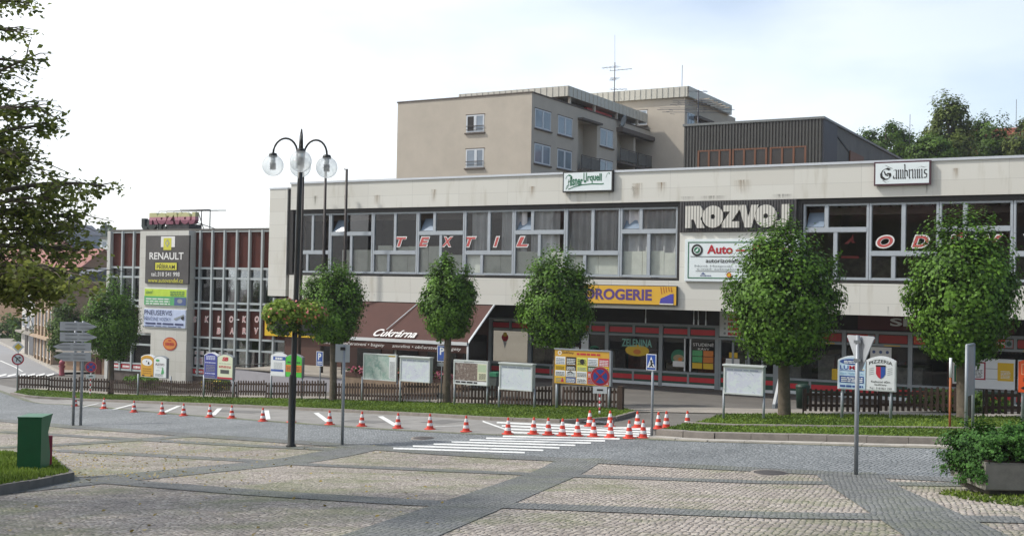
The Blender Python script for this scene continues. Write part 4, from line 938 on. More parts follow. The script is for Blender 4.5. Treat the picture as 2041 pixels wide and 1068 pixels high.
# flagpoles
M_pole = mat('pole_brown', '2f2621', .5, .2, var=.1)
for i, (px0, py0, px1, py1, lb) in enumerate([(604, 342, 596, 745, 'dark brown flagpole just right of the lamp column'), (650, 334, 640, 745, 'dark brown flagpole between two others on the terrace'), (692, 337, 682, 748, 'dark brown flagpole with bent tip nearest the awning')]):
    Y = 46.2; a = onY(px1, py1, Y); b = onY(px0, py0, Y); xm = (a.x+b.x)/2; t = thing('flagpole', lb, 'flagpole', (xm, Y, -.05), 0, 'flagpoles on the terrace')
    c = MB(); c.tube([(xm, Y, -.05), (xm, Y, b.z*.5), (xm, Y, b.z)], [.085, .08, .065], 8); c.build('pole', M_pole, t); c = MB(); c.tube([(xm, Y, b.z-.03), (xm-.18, Y, b.z)], .03, 6); c.build('tip', M_pole, t)

# ------------------------------------------------------------------ apartment block behind
M_rend = mat('render_grey_brown', 'b5ab9c', .9, var=.07, scale=.7, bump=.2, bscale=15)
M_pvc = mat('window_white', 'c3c7ca', .5, var=.04); M_rail = mat('railing_dark', '4a4644', .6, .2); M_clad = mat('cladding_beige', 'bab6aa', .5, .1, var=.06)
M_gsky = glassmat('window_glass_far', (.35, .38, .40), .20)
ap = thing('apartment_block', 'grey brown rendered flat roofed apartment block with balconies behind the shops', 'building', (-47, 80, -1))
XA = -41.18
c = MB(); zr = 19.33
c.box(-53.56, -42.5, 75, 97.7, -2, zr-.1); c.box(-42.5, XA, 75, 82.9, -2, zr-.1); c.box(-42.5, XA, 82.9, 86.5, 18.35, zr-.1); c.box(-42.5, XA, 86.5, 90.6, -2, zr-.1); c.box(-42.5, XA, 90.6, 97.7, 18.5, zr-.1); c.box(-42.5, XA+.0, 94.2, 94.6, -2, 18.5)
c.box(-52, -37.7, 97.7, 112, -2, 22.2); c.build('wall', M_rend, ap)
c = MB(); c.box(-53.62, XA+.06, 74.94, 97.7, zr-.1, zr); c.box(XA, XA+.5, 82.8, 86.6, 18.25, 18.42); c.box(XA, XA+.6, 90.4, 98.0, 18.25, 18.62); c.box(-37.8, -37.1, 100, 104, 20.5, 20.75); c.build('roof_edge', mat('edge_dark', '5a5048', .8), ap)
c = MB(); c.box(-51.5, -41.1, 80.9, 97, 19.9, 20.73); c.box(-51.5, -37.24, 97.4, 109.5, 22.15, 23.1)
c.box(-37.3, -37.22, 97.4, 107.5, 22.15, 23.1)
for y in frange(81, 97, .75): c.box(-41.1, -41.06, y, y+.04, 19.92, 20.72)
for x in frange(-51.4, -41.2, .55): c.box(x, x+.05, 80.86, 80.9, 19.92, 20.72)
for x in frange(-51.4, -37.4, .55): c.box(x, x+.05, 97.35, 97.4, 22.17, 23.08)
c.build('penthouse_fascia', M_clad, ap)
c = MB(); c.box(-50.5, -42.2, 82, 96, zr, 19.9); c.box(-50, -39, 99, 108, 22.2, 22.3); c.box(-42.2, -41.9, 86, 91, zr, 19.8, 1); c.build('penthouse_wall', [mat('penthouse_dark', '4c4744', .7), M_redp], ap)
for y in (81.4, 86, 90.5, 95): c = MB(); c.box(-41.4, -41.2, y, y+.2, zr, 19.9); c.build('roof_post', M_rend, ap)
for i in range(6): c = MB(); c.box(-37.4, -37.3+1.5, 99+i*1.1, 99.2+i*1.1, 22.05, 22.15); c.build('pergola_beam', M_rend, ap)
def apwin(ax, u0, u1, z0, z1, split=.5, opened=False, rail=False):
    """window on the y=75 face (ax y) or the x=XA face (ax x)"""
    f = MB(); p = MB(); s = MB()
    def bx(m, a, b, c0, c1, d0, d1, mi=0):
        if ax == 'y': m.box(a, b, 75+d0, 75+d1, c0, c1, mi)
        elif ax == 'b': m.box(a, b, 97.7+d0, 97.7+d1, c0, c1, mi)
        else: m.box(XA-d1, XA-d0, a, b, c0, c1, mi)
    w_ = u1-u0; um = u0+w_*split; t = .11
    bx(f, u0, u0+t, z0, z1, -.02, .1); bx(f, u1-t, u1, z0, z1, -.02, .1); bx(f, u0+t, u1-t, z0, z0+t, -.02, .1); bx(f, u0+t, u1-t, z1-t, z1, -.02, .1); bx(f, um-.12, um+.12, z0+t, z1-t, -.03, .1)
    fr = f.build('window', M_pvc, ap)
    bx(p, u0+t, um-.12, z0+t, z1-t, -.005, .05, 1 if opened else 0); bx(p, um+.12, u1-t, z0+t, z1-t, -.005, .05); p.build('pane', [M_gw, mat('opening_dark', '2a2624', .8)], fr)
    bx(s, u0-.1, u1+.1, z0-.14, z0-.04, -.14, .05); bx(s, u0-.06, u1+.06, z1, z1+.06, -.03, .05); s.build('sill', mat('edge_dark', '5a5048'), fr)
    if rail:
        r = MB(); bx(r, u0, u1, z0+.45, z0+.5, -.1, -.06); bx(r, u0, u1, z0+.2, z0+.23, -.1, -.06); r.build('rail', M_rail, fr)
M_gw = mat('pane_grey', '7d8893', .08, 0, var=.25, scale=.5)
apwin('y', -46.98, -45.36, 16.5, 17.85, .5, True, True); apwin('y', -46.96, -45.34, 13.75, 15.2, .55, False, True)
for z0, z1 in ((16.68, 18.15), (14.0, 15.5)):
    apwin('x', 75.5, 78.1, z0, z1); apwin('x', 79.3, 81.8, z0, z1); apwin('x', 87.1, 89.7, z0, z1)
apwin('b', -43.2, -41.4, 19.8, 21.2)
for y, z0, z1 in ((83.5, 15.85, 17.3), (83.5, 13.1, 14.5), (91.3, 15.8, 18.0), (95.2, 15.8, 18.0), (91.3, 13.1, 15.2), (95.2, 13.1, 15.2)):
    c = MB(); c.box(-42.5, -42.42, y, y+1.6, z0, z1, 0); c.box(-42.42, -42.40, y+.12, y+.74, z0+.15, z1-.12, 1); c.box(-42.42, -42.40, y+.86, y+1.48, z0+.15, z1-.12, 1); c.build('balcony_door', [M_pvc, M_gw], ap)
for y0, y1, z in ((82.95, 86.5, 14.25), (90.6, 94.25, 15.68), (94.5, 98.1, 15.68), (90.6, 94.25, 13.0), (94.5, 98.1, 13.0), (82.95, 86.5, 11.6)):
    c = MB(); c.box(-42.5, XA+.35, y0, y1, z-.16, z); r = MB(); r.box(XA+.3, XA+.36, y0, y1, z+1.1, z+1.16)
    for y in (y0, (y0+y1)/2, y1-.05): r.box(XA+.3, XA+.35, y, y+.05, z, z+1.1)
    r.box(XA+.31, XA+.33, y0+.05, y1-.05, z+.12, z+1.05, 1); b = c.build('balcony', mat('edge_dark', '5a5048'), ap); r.build('railing', [M_rail, mat('rail_panel', '5c5a54', .7, var=.2)], b)
c = MB(); c.box(-37.72, -37.68, 98.3, 100.2, 19.2, 20.9, 0); c.box(-37.7, -37.64, 98.5, 99.2, 19.4, 20.8, 1); c.box(-37.7, -37.64, 99.3, 100.0, 19.4, 20.8, 1); c.box(-37.72, -37.6, 101, 104, 18.5, 20.5, 2); c.build('side_window', [M_pvc, M_gw, mat('opening_dark', '2a2624')], ap)
c = MB(); sdp = onX(1240, 242, XA+.3); c.lathe([(0, 0), (.3, .04), (.52, .16), (.5, .14)], 14); cv = [(sdp.x+v[0]*.3+v[2]*.9, sdp.y+v[1], sdp.z+v[0]) for v in c.v]; c.v = cv; c.tube([(sdp.x-.3, sdp.y, sdp.z-.6), (sdp.x, sdp.y, sdp.z)], .04, 6); c.build('satellite_dish', M_alug, ap)
M_ant = mat('antenna_metal', '55555a', .5, .4)
an = thing('antenna_mast', 'tall television antenna mast with yagi arrays on the apartment roof', 'antenna', (-44.55, 97.2, 20.7))
c = MB(); c.tube([(-44.55, 97.2, 19.3), (-44.55, 97.2, 25.8)], .05, 6); c.tube([(-44.55, 97.2, 25.8), (-44.6, 97.2, 28.4)], .015, 5); c.build('mast', M_ant, an)
for z, a0, l_, el in ((25.0, .4, 1.6, 6), (24.2, 2.2, 1.2, 5), (23.2, .9, 1.3, 5), (25.3, 2.9, 1.5, 6)):
    c = MB(); dx, dy = math.cos(a0), math.sin(a0); c.tube([(-44.55-dx*l_*.3, 97.2-dy*.3*l_, z), (-44.55+dx*l_, 97.2+dy*l_, z+.2)], .025, 5)
    for i in range(el):
        t_ = -.25*l_+l_*1.2*i/(el-1); h_ = .45-.04*i; c.tube([(-44.55+dx*t_-dy*h_, 97.2+dy*t_+dx*h_, z+.1), (-44.55+dx*t_+dy*h_, 97.2+dy*t_-dx*h_, z+.1)], .014, 4)
    c.build('aerial', M_ant, an)
an = thing('antenna_rod', 'thin aerial rod standing on the roof of the rear apartment wing', 'antenna', (-38.9, 100, 23.1)); c = MB(); c.tube([(-38.9, 100, 23.1), (-38.9, 100, 25.6)], .03, 5); c.build('rod', M_ant, an); c = MB(); c.box(-39, -38.8, 99.9, 100.1, 23.1, 23.2); c.build('foot', M_ant, an)
an = thing('roof_aerial', 'broad television aerial array in front of the dark rooftop hall corner', 'antenna', (-36.0, 92, 15))
ax_ = onY(1391, 250, 88).x; c = MB(); c.tube([(ax_, 88, 13.0), (ax_, 88, onY(1391, 180, 88).z)], .06, 6); c.build('mast', M_ant, an)
for py, w_ in ((183, .8), (202, 2.0), (206, 2.0), (210, 2.2), (220, 3.2), (225, 2.8), (217, 3.0)):
    z = onY(1391, py, 88).z; c = MB(); c.tube([(ax_-w_, 88-.3*w_, z+.1), (ax_+w_*.9, 88+.2*w_, z-.05)], .022, 4)
    for q in range(4): c.tube([(ax_+w_*(q/2-.8)-.05, 87.6, z), (ax_+w_*(q/2-.8)+.05, 88.4, z+.05)], .014, 4)
    c.build('aerial', M_ant, an)
# dark hall on the roof
ht = thing('rooftop_hall', 'dark ribbed metal clad hall with orange framed windows behind the parapet', 'building', (-18.6, 58, 9.5))
M_hall = mat('hall_ribbed', '4a4945', .5, .15, var=.12)
c = MB(); c.box(-22.37, -14.9, 58.02, 82, 9, 13.46); x = -22.37
c.build('wall', mat('hall_side', '6c6862', .85, var=.15, scale=1, bump=.3), ht)
c = MB()
while x < -14.95: c.box(x, x+.09, 57.94, 58.02, (12.1 if -21.56 < x < -15.74 else 9), 13.42); x += .17
c.build('ribbed_cladding', M_hall, ht)
c = MB(); c.box(-14.92, -14.84, 58, 60.8, 9, 13.44); c.box(-14.9, -14.84, 60.8, 82, 11.5, 12.9, 1) if False else None
c.prism([(60.8, 12.98), (66.9, 11.75), (74, 10.3), (74, 10.22), (66.9, 11.67), (60.8, 12.9)], -14.9, -14.86, 1, 'x'); c.build('side_panel', [mat('hall_slate', '3b3d41', .6), M_black], ht)
c = MB(); c.box(-22.45, -14.8, 57.9, 82, 13.44, 13.56); c.build('roof', mat('hall_roof', '6f7270', .5), ht)
M_orf = mat('frame_orange', '6e4730', .6)
for a, b in ((-21.53, -19.77), (-19.6, -17.81), (-17.57, -15.76)):
    f = MB(); w_ = (b-a)/3
    for i in range(4): f.box(a+w_*i-.05, a+w_*i+.05, 57.92, 58.0, 9, 12.1)
    f.box(a+.05, b-.05, 57.93, 58.0, 12.02, 12.1); fr = f.build('window', M_orf, ht)
    p = MB(); p.box(a, b, 57.98, 58.01, 9, 12.05); p.build('pane', mat('hall_glass', '2e2620', .12), fr)
f = MB(); q0 = onX(1693, 300, -14.85); f.box(-14.86, -14.8, 63.6, 66.9, 11.0, 12.45); fr = f.build('window', M_orf, ht)

# ------------------------------------------------------------------ far left: hill, houses along the street
def hcol(px, py, d): p = atd(px, py, d); return p
M_hill = mat('hill_green', '56664f', .95, var=.2, scale=.02)
vs = []; fs = []; n_ = 40
for i in range(n_+1):
    px = -500+i*(900/n_); top = 497+14*math.sin(i*.9)+8*math.sin(i*2.3)-(14 if 60 < px < 240 else 0)
    for k, d in enumerate((260, 330, 420, 700)):
        p = atd(px, 558, d); zt = atd(px, top, 420).z; vs.append((p.x, p.y, (-2.2, -2.2+(zt+2.2)*.55, zt, zt*.8)[k]))
    if i:
        for k in range(3): a = (i-1)*4+k; fs.append((a, a+4, a+5, a+1))
c = MB(); c.add(vs, fs, 0, True); c.build('hills', M_hill, kind='structure')
# conifers and broadleaves far up the slope, read as one wood
vs = []; fs = []; T = []
r = np.random.RandomState(4); P_ = []; N_ = []
for i in range(120):
    px = r.uniform(60, 240); d = r.uniform(330, 430); base = 510+r.uniform(-14, 22); h_ = r.uniform(5, 9) if px > 120 else r.uniform(4, 7)
    p = atd(px, base, d); k = 170; u = r.rand(k); rr = (1-u)**.7*h_*(.26+.1*math.sin(i))*(.3+.8*r.rand(k)); a = r.rand(k)*6.28
    q = np.stack([p.x+rr*np.cos(a), p.y+rr*np.sin(a), p.z+u*h_], 1); P_.append(q); N_.append(np.stack([np.cos(a), np.sin(a), .4+0*a], 1)+r.randn(k, 3)*.3)
V, F = puffs(np.concatenate(P_), np.concatenate(N_), 1.0, 5); tinted('distant_wood', V, F, np.repeat(np.clip(.45+.3*r.randn(len(F)), 0, 1), 4), leafmat('far_leaf', '34463a', '56684e', .1), kind='stuff')

M_tile = mat('roof_tile_red', '93635a', .8, var=.16, scale=1.2, bump=.3, bscale=8); M_tile2 = mat('roof_tile_brown', '6e4038', .8, var=.16, scale=1.2)
def gable_house(name, label, C, ux, uy, w, l, ze, zr, wallm, roofm, z0=-2.2, wins=()):
    """C: near corner; ux: unit direction of the ridge; w width across, l length"""
    t = thing(name, label, 'house', (C.x, C.y, z0)); U = Vector((ux, uy)).normalized(); N = Vector((-U.y, U.x))
    P = lambda a, b, z: (C.x+U.x*a+N.x*b, C.y+U.y*a+N.y*b, z)
    c = MB(); c.add([P(0, 0, z0), P(l, 0, z0), P(l, w, z0), P(0, w, z0), P(0, 0, ze), P(l, 0, ze), P(l, w, ze), P(0, w, ze), P(0, w/2, zr), P(l, w/2, zr)],
        [(0, 1, 5, 4), (2, 3, 7, 6), (3, 0, 4, 8, 7), (1, 2, 6, 9, 5), (0, 3, 2, 1)]); c.build('wall', wallm, t)
    c = MB(); e = .45; sl = (zr-ze)/(w/2)
    for s_ in (0, 1):
        b0 = -e if s_ == 0 else w+e
        A = [P(-.3, b0, ze-e*sl), P(l+.3, b0, ze-e*sl), P(l+.3, w/2, zr), P(-.3, w/2, zr)]
        c.add(A+[(x, y, z+.18) for x, y, z in A], [(0, 1, 2, 3), (4, 7, 6, 5), (0, 4, 5, 1), (1, 5, 6, 2), (3, 2, 6, 7), (0, 3, 7, 4)])
    rf = c.build('roof', roofm, t)
    c = MB(); q = P(l*.4, w*.42, 0); c.box(q[0]-.35, q[0]+.35, q[1]-.35, q[1]+.35, zr-.8, zr+.7); c.build('chimney', M_tan, rf)
    for a, zz, side in wins:
        f = MB(); g2 = MB(); hw = .5; hh = .75
        if side == 'f': q = [P(a-hw, -.04, zz-hh), P(a+hw, -.04, zz-hh), P(a+hw, -.04, zz+hh), P(a-hw, -.04, zz+hh)]; q2 = [P(a-hw+.1, -.06, zz-hh+.1), P(a+hw-.1, -.06, zz-hh+.1), P(a+hw-.1, -.06, zz+hh-.1), P(a-hw+.1, -.06, zz+hh-.1)]
        else: q = [P(-.04, a-hw, zz-hh), P(-.04, a+hw, zz-hh), P(-.04, a+hw, zz+hh), P(-.04, a-hw, zz+hh)]; q2 = [P(-.06, a-hw+.1, zz-hh+.1), P(-.06, a+hw-.1, zz-hh+.1), P(-.06, a+hw-.1, zz+hh-.1), P(-.06, a-hw+.1, zz+hh-.1)]
        f.quad(*q); g2.quad(*q2); fr = f.build('window', M_pvc, t); g2.build('pane', M_gw, fr)
    return t
M_gabl = mat('render_tan', '8f7660', .9, var=.12, scale=.8); M_ochre = mat('render_ochre', 'a98560', .9, var=.1)
C_ = atd(152, 540, 122); Yap = onX(205, 499, C_.x).y; zr_ = onX(205, 499, C_.x).z
gable_house('gabled_house', 'long house with faded red tiled roof and tan gable beyond the curtain wall shop', C_, -1, 0, -(2*(Yap-C_.y)), 20, C_.z, zr_, M_gabl, M_tile) if False else None
# ridge runs along -x, gable end faces +x; local U=(-1,0) gives N=(0,-1), so start from the far corner
Cf = Vector((C_.x, C_.y+2*(Yap-C_.y), 0))
gable_house('gabled_house', 'long house with faded red tiled roof and tan gable beyond the curtain wall shop', Cf, -1, 0, 2*(Yap-C_.y), 22, C_.z, zr_, M_gabl, M_tile)
# small red roof and white flat building further up
p = atd(178, 520, 170); gable_house('gabled_house', 'small brown roofed house on the slope above the red tiled roof', Vector((p.x, p.y, 0)), -.9, .45, 7, 9, p.z, p.z+2.6, M_ochre, M_tile2, -2.2)
p = atd(205, 500, 300); t = thing('flat_roofed_house', 'white flat roofed building far up on the wooded slope', 'building', (p.x, p.y, p.z-4)); q = atd(205, 476, 300)
c = MB(); c.box(p.x-3.5, p.x+8, p.y, p.y+9, p.z-6, q.z); c.build('wall', M_wht, t); c = MB(); c.box(p.x-4.5, p.x+9, p.y-.8, p.y+10, q.z, q.z+.4); c.build('roof', M_roof, t)
c = MB()
for i in range(4): c.box(p.x-2.8+i*2.6, p.x-1.4+i*2.6, p.y-.06, p.y+.02, q.z-2.2, q.z-.8)
c.build('window', M_gw, t)
p = atd(118, 495, 240); t = thing('tall_house', 'grey blue house half hidden behind the overhanging tree', 'house', (p.x, p.y, p.z-6)); q = atd(118, 466, 240)
c = MB(); c.box(p.x-3, p.x+3, p.y, p.y+8, p.z-9, q.z); c.build('wall', mat('render_bluegrey', '8a929c', .9), t); c = MB(); c.prism([(p.x-3.4, q.z), (p.x+3.4, q.z), (p.x, q.z+2.2)], p.y-.4, p.y+8.4); c.build('roof', mat('slate', '5c6068', .8), t)
c = MB(); [c.box(p.x-2+i*2.4, p.x-.8+i*2.4, p.y-.05, p.y+.02, q.z-2.6, q.z-1) for i in range(2)]; c.build('window', M_gw, t)
p = atd(70, 515, 170); gable_house('gabled_house', 'low grey roofed house showing through the tree leaves', Vector((p.x, p.y, 0)), -.9, .45, 6, 9, p.z-1.5, p.z+1.2, M_ochre, mat('slate', '5c6068', .8), -2.2)

# the far side of the square, behind the camera: mirrored in the upper windows
for i, (x, w_, hh, wm, lb) in enumerate([(-62, 15, 8.5, M_ochre, 'ochre town house with red roof at the left of the far side'), (-46, 15, 9.5, M_gabl, 'tan town house second from left on the far side'), (-30, 15, 8.2, mat('render_cream', 'b8a88c', .9), 'cream town house in the middle of the far side'), (-14, 15, 10, mat('render_rose', 'a07c6c', .9), 'rose town house right of the cream one on the far side'), (2, 15, 9, M_ochre, 'ochre town house at the right of the far side'), (18, 15, 9.5, M_gabl, 'tan town house at the right end of the far side')]):
    gable_house('town_house', lb, Vector((x+w_, -24, 0)), -1, 0, -11 if False else 11, w_-.2, 4+hh, 8.5+hh, wm, M_tile, 2, [(q, 7.5+zz, 'f') for q in (2.5, 6, 9.5, 12.5) for zz in (0, 3.0)])

# street row: wall plane along the pavement
A_ = G(99, 727).xy; B_ = G(44, 705).xy; Dst = (B_-A_).normalized(); Nst = Vector((Dst.y, -Dst.x))
if Nst.dot(Vector((0, 0))-A_) < 0: Nst = -Nst
def onst(px, py):
    r = ray(px, py); t_ = (A_-Vector((0, 0))).dot(Nst)/Vector((r.x, r.y)).dot(Nst); return O+r*t_
def street_house(name, label, pxa, pxb, pyt_a, depth, wallm, winrows, trimm, shop=None, pil=0, sets=3):
    a = onst(pxa, 700); b = onst(pxb, 700); zt = onst(pxa, pyt_a).z; L_ = (b.xy-a.xy).length; t = thing(name, label, 'house', (a.x, a.y, -1.9)); d = (b.xy-a.xy).normalized()
    P = lambda s, o, z: (a.x+d.x*s+Nst.x*o, a.y+d.y*s+Nst.y*o, z)
    def bx(c, s0, s1, o0, o1, z0, z1, mi=0): c.add([P(s0, o0, z0), P(s1, o0, z0), P(s1, o1, z0), P(s0, o1, z0), P(s0, o0, z1), P(s1, o0, z1), P(s1, o1, z1), P(s0, o1, z1)], [(0, 3, 2, 1), (4, 5, 6, 7), (0, 1, 5, 4), (1, 2, 6, 5), (2, 3, 7, 6), (3, 0, 4, 7)], mi)
    c = MB(); bx(c, 0, L_, 0, -depth, -2.2, zt); c.build('wall', wallm, t)
    c = MB(); bx(c, -.2, L_+.2, .25, -depth-.2, zt, zt+.25); bx(c, -.1, L_+.1, .5, .0, onst(56, 664).z, onst(56, 660).z)
    for i in range(pil): s_ = L_*i/max(pil-1, 1); bx(c, max(s_-.25, 0), min(s_+.25, L_), .16, 0, -2.2, zt)
    c.build('cornice', trimm, t)
    for z0, z1 in winrows:
        for i in range(sets):
            s_ = L_*(i+.5)/sets; f = MB(); bx(f, s_-.55, s_+.55, .06, -.05, z0, z1); fr = f.build('window', M_pvc, t); g2 = MB(); bx(g2, s_-.42, s_+.42, .08, .0, z0+.12, z1-.1); g2.build('pane', M_gw, fr)
    c = MB(); bx(c, L_*.5, L_*.5+1.4, .05, 0, -2.0, .7); c.build('door', mat('door_dark', '33281f', .5), t)
    c = MB(); bx(c, L_*.1, L_*.4, .04, 0, -1.6, .6); c.build('shop_window', mat('dark_glazing', '1c1a1a', .15), t)
    e_ = .5; c = MB(); c.add([P(-.2, .4, zt+.25), P(L_+.2, .4, zt+.25), P(L_+.2, -depth/2, zt+1.3), P(-.2, -depth/2, zt+1.3), P(-.2, -depth-.3, zt+.25), P(L_+.2, -depth-.3, zt+.25)], [(0, 1, 2, 3), (3, 2, 5, 4), (0, 3, 4), (1, 5, 2)]); c.build('roof', mat('slate', '5c6068'), t)
    return t
street_house('row_house', 'white two storey house with dark ground floor shop further down the side street', 70, 42, 572, 9, mat('render_white', 'b3aea6', .9), ((onst(56, 653).z, onst(56, 626).z), (onst(56, 612).z, onst(56, 588).z)), mat('render_grey', '8d877e', .9), sets=3)
street_house('row_house', 'brown ornate house with pilasters along the near side street pavement', 106, 71.5, 566, 9, mat('render_brown', '94806f', .9, var=.15), ((onst(88, 712).z, onst(88, 672).z), (onst(88, 650).z, onst(88, 618).z)), mat('trim_cream', 'a8937c', .9), pil=6, sets=5)
# low entrance structure left of the shop corner
t = thing('kiosk', 'low brown kiosk with flat roof between the young tree and side street', 'kiosk', (-62.5, 52, -1.9)); a = onY(100, 745, 53); b = onY(212, 745, 53); zt = onY(150, 702, 53).z
c = MB(); c.box(a.x+1.2, b.x-.2, 53, 56, -2.2, zt); c.build('wall', M_gabl, t); c = MB(); c.box(a.x+1, b.x, 52.6, 56.4, zt, zt+.15); c.build('roof', M_conc, t); c = MB(); c.box(b.x-2.6, b.x-1.2, 52.95, 53, -1.9, zt-.3); c.build('door', mat('door_dark', '33281f'), t); c = MB(); c.box(b.x-1, b.x-.5, 52.95, 53, -1.9, zt-.2); c.build('shutter', M_brown, t)
p = atd(2, 618, 210); gable_house('gabled_house', 'ochre gabled house with dark red roof at the end of the side street', Vector((p.x+2.5, p.y+4, 0)), -.85, .5, 8, 10, p.z-.6, p.z+2.4, M_ochre, M_tile2, -8)
# houses with red roofs behind the trees on the right
p = atd(1805, 300, 100); t_ = gable_house('gabled_house', 'orange red tiled roof seen between the trees behind the right parapet', Vector((p.x+32, p.y+22, 0)), -1, 0, 11, 31, p.z-2.2, p.z+3.6, M_ochre, mat('roof_tile_orange', '8f5040', .85, var=.3, scale=2.5), 0)
# wood poles far right and left are thin aerial rods
for px, py0, py1, lb in ((1813, 228, 262, 'thin aerial rod above the smaller trees on the right'), (2025, 198, 235, 'thin aerial rod at the right edge above the tree crowns')):
    p = atd(px, py1+40, 100); q = atd(px, py0, 100); t = thing('aerial_rod', lb, 'antenna', (p.x, p.y, p.z)); c = MB(); c.tube([p, (p.x, p.y, q.z)], .025, 5); c.build('rod', M_ant, t); c = MB(); c.box(p.x-.1, p.x+.1, p.y-.1, p.y+.1, p.z-.1, p.z); c.build('foot', M_ant, t)

# ------------------------------------------------------------------ trees
M_bark = mat('bark', '5d5346', .9, var=.3, scale=6, bump=.6, bscale=12)
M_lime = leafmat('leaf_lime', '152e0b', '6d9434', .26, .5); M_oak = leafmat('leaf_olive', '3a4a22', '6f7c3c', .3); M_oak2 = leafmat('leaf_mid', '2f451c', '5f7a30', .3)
def crown_leaves(c, rx, rz, n, size, seed, clumps=90, egg=.25, shoots=.0):
    r = np.random.RandomState(seed)
    zz = np.array([-1, -.8, -.5, -.1, .3, .6, .82, 1]); wd_ = np.array([.30, .60, .90, 1.02, .90, .68, .42, .12]); wd_ = wd_*(1-egg*.5*np.clip(zz, 0, 1))
    zc = np.interp(r.rand(clumps), np.cumsum(wd_**1.5)/np.sum(wd_**1.5), zz); zc = np.clip(zc+.08*r.randn(clumps), -1, 1)
    an = r.rand(clumps)*6.283; ra = np.interp(zc, zz, wd_)*(.35+.65*r.rand(clumps)**.45)*(1+.10*np.sin(an*3+seed)+.08*np.sin(an*5+zc*4+seed)+.11*r.randn(clumps))
    cc = np.stack([ra*np.cos(an), ra*np.sin(an), zc], 1)
    k = r.randint(0, clumps, n); sg = (.11+.07*r.rand(clumps)); st_ = 1+shoots*np.abs(r.randn(clumps))*(np.linalg.norm(cc, axis=1) > .75)
    q = r.randn(n, 3)*sg[k][:, None]*np.array([1, 1, .75]); dk = cc[k]/np.maximum(np.linalg.norm(cc[k], axis=1, keepdims=True), 1e-6)*np.array([.8, .8, 1.1]); al = (q*dk).sum(1, keepdims=True); q = q+dk*al*(st_[k][:, None]-1)*.8; q = cc[k]+q
    nn = np.linalg.norm(q, axis=1); keep = (nn < 1.3) & (q[:, 2] > -1.06-.10*r.rand(n)); q = q[keep]; k = k[keep]; n = len(q)
    P = q*np.array([rx, rx, rz])+np.array(c)
    N = q*.9+(q-cc[k])*1.2+np.array([0, 0, .6])+r.randn(n, 3)*.36
    V, F = puffs(P, N, size, seed+9)
    tk = r.rand(clumps)*.5; T = np.clip(tk[k]+.15+.2*r.randn(n)+.35*np.clip(np.linalg.norm(q, axis=1)-.6, 0, 1), 0, 1)  # outer leaves tinted lighter: highlights on the crown put into the leaf colour
    return V, F, np.repeat(T, 4), cc*np.array([rx, rx, rz])+np.array(c)
def tree(name, label, base, pxl, pxr, pyt, pyb, seed, n=7500, size=.17, leafm=None, group=None, tr=.17, egg=.25, clumps=90, cat='tree', lean=0.0):
    d = dep(base); L_ = atd(pxl, (pyt+pyb)/2, d); R_ = atd(pxr, (pyt+pyb)/2, d); rx = (R_-L_).length/2*.80; cx = (L_+R_)/2; zt = atd((pxl+pxr)/2, pyt, d).z; zb = atd((pxl+pxr)/2, pyb, d).z
    c = (cx.x, cx.y, (zt+zb)/2+.0*(zt-zb)); rz = (zt-zb)/2*.90
    t = thing(name, label, cat, (base.x, base.y, base.z), 0, group); V, F, T, cc = crown_leaves(c, rx, rz, n, size, seed, clumps, egg, .85)
    rs_ = np.random.RandomState(seed+77); ax_ = np.array(c); PP = []; NN = []; TT_ = []; tips = []
    for i_ in range(34 if leafm is None else 0):                      # stray shoots breaking the outline
        q_ = cc[rs_.randint(len(cc))]; o_ = (q_-ax_)/np.array([rx, rx, rz]); l_ = np.linalg.norm(o_)
        if l_ < .6: continue
        dd2 = o_/l_+np.array([0, 0, .35]); s_ = q_+(o_/l_)*.08; e_ = q_+dd2*np.array([rx, rx, rz])*rs_.uniform(.16, .38); tips.append((s_, e_)); m2 = rs_.randint(30, 60)
        tt_ = rs_.rand(m2, 1); PP.append(s_+(e_-s_)*tt_+rs_.randn(m2, 3)*.055); NN.append(rs_.randn(m2, 3)*.5+np.array([0, 0, .8])+o_*.5); TT_.append(np.clip(.6+.22*rs_.randn(m2), 0, 1))
    if PP:
        V3, F3 = puffs(np.concatenate(PP), np.concatenate(NN), size, seed+5); F = np.concatenate([F, F3+len(V)]); V = np.concatenate([V, V3]); T = np.concatenate([T, np.repeat(np.concatenate(TT_), 4)])
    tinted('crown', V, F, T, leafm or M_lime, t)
    r = random.Random(seed); b = MB(); zc = c[2]-rz*.55
    b.tube([(base.x, base.y, base.z-.15), (base.x+.02, base.y, base.z+.15), (base.x+(c[0]-base.x)*.3, base.y, base.z+(zc-base.z)*.5), (c[0], c[1], zc), (c[0]+r.uniform(-.1, .1), c[1], c[2]), (c[0], c[1], c[2]+rz*.7)], [tr*1.35, tr*1.08, tr*.95, tr*.85, tr*.5, tr*.12], 10)
    for i in range(16):
        q = cc[r.randrange(len(cc))]; z0 = zc+r.uniform(-.1, .9)*rz*.7; s = Vector((c[0], c[1], z0)); e = Vector(q); m_ = s.lerp(e, .5)+Vector((0, 0, .12*rz)); b.tube([s, m_, e], [tr*.35, tr*.2, tr*.06], 5)
    for s_, e_ in tips: b.tube([tuple(s_), tuple(e_)], [.012, .004], 4)
    b.build('trunk', M_bark, t); return t
TREES = [((220, 786), 165, 283, 557, 716, 'young lime tree left of the tiled pylon with lighter top leaves'), ((663, 801), 592, 737, 520, 682, 'lime tree just right of the lamp column and flower baskets'),
         ((889, 806), 832, 957, 516, 672, 'narrow lime tree in front of the cafe awning beside a parking sign'), ((1108, 812), 1024, 1196, 498, 692, 'lime tree behind the big yellow advertising board'),
         ((1562, 832), 1440, 1682, 446, 722, 'large lime tree in front of the car dealer board'), ((1920, 838), 1802, 2034, 422, 716, 'large lime tree nearest the right picture edge before the white window boards')]
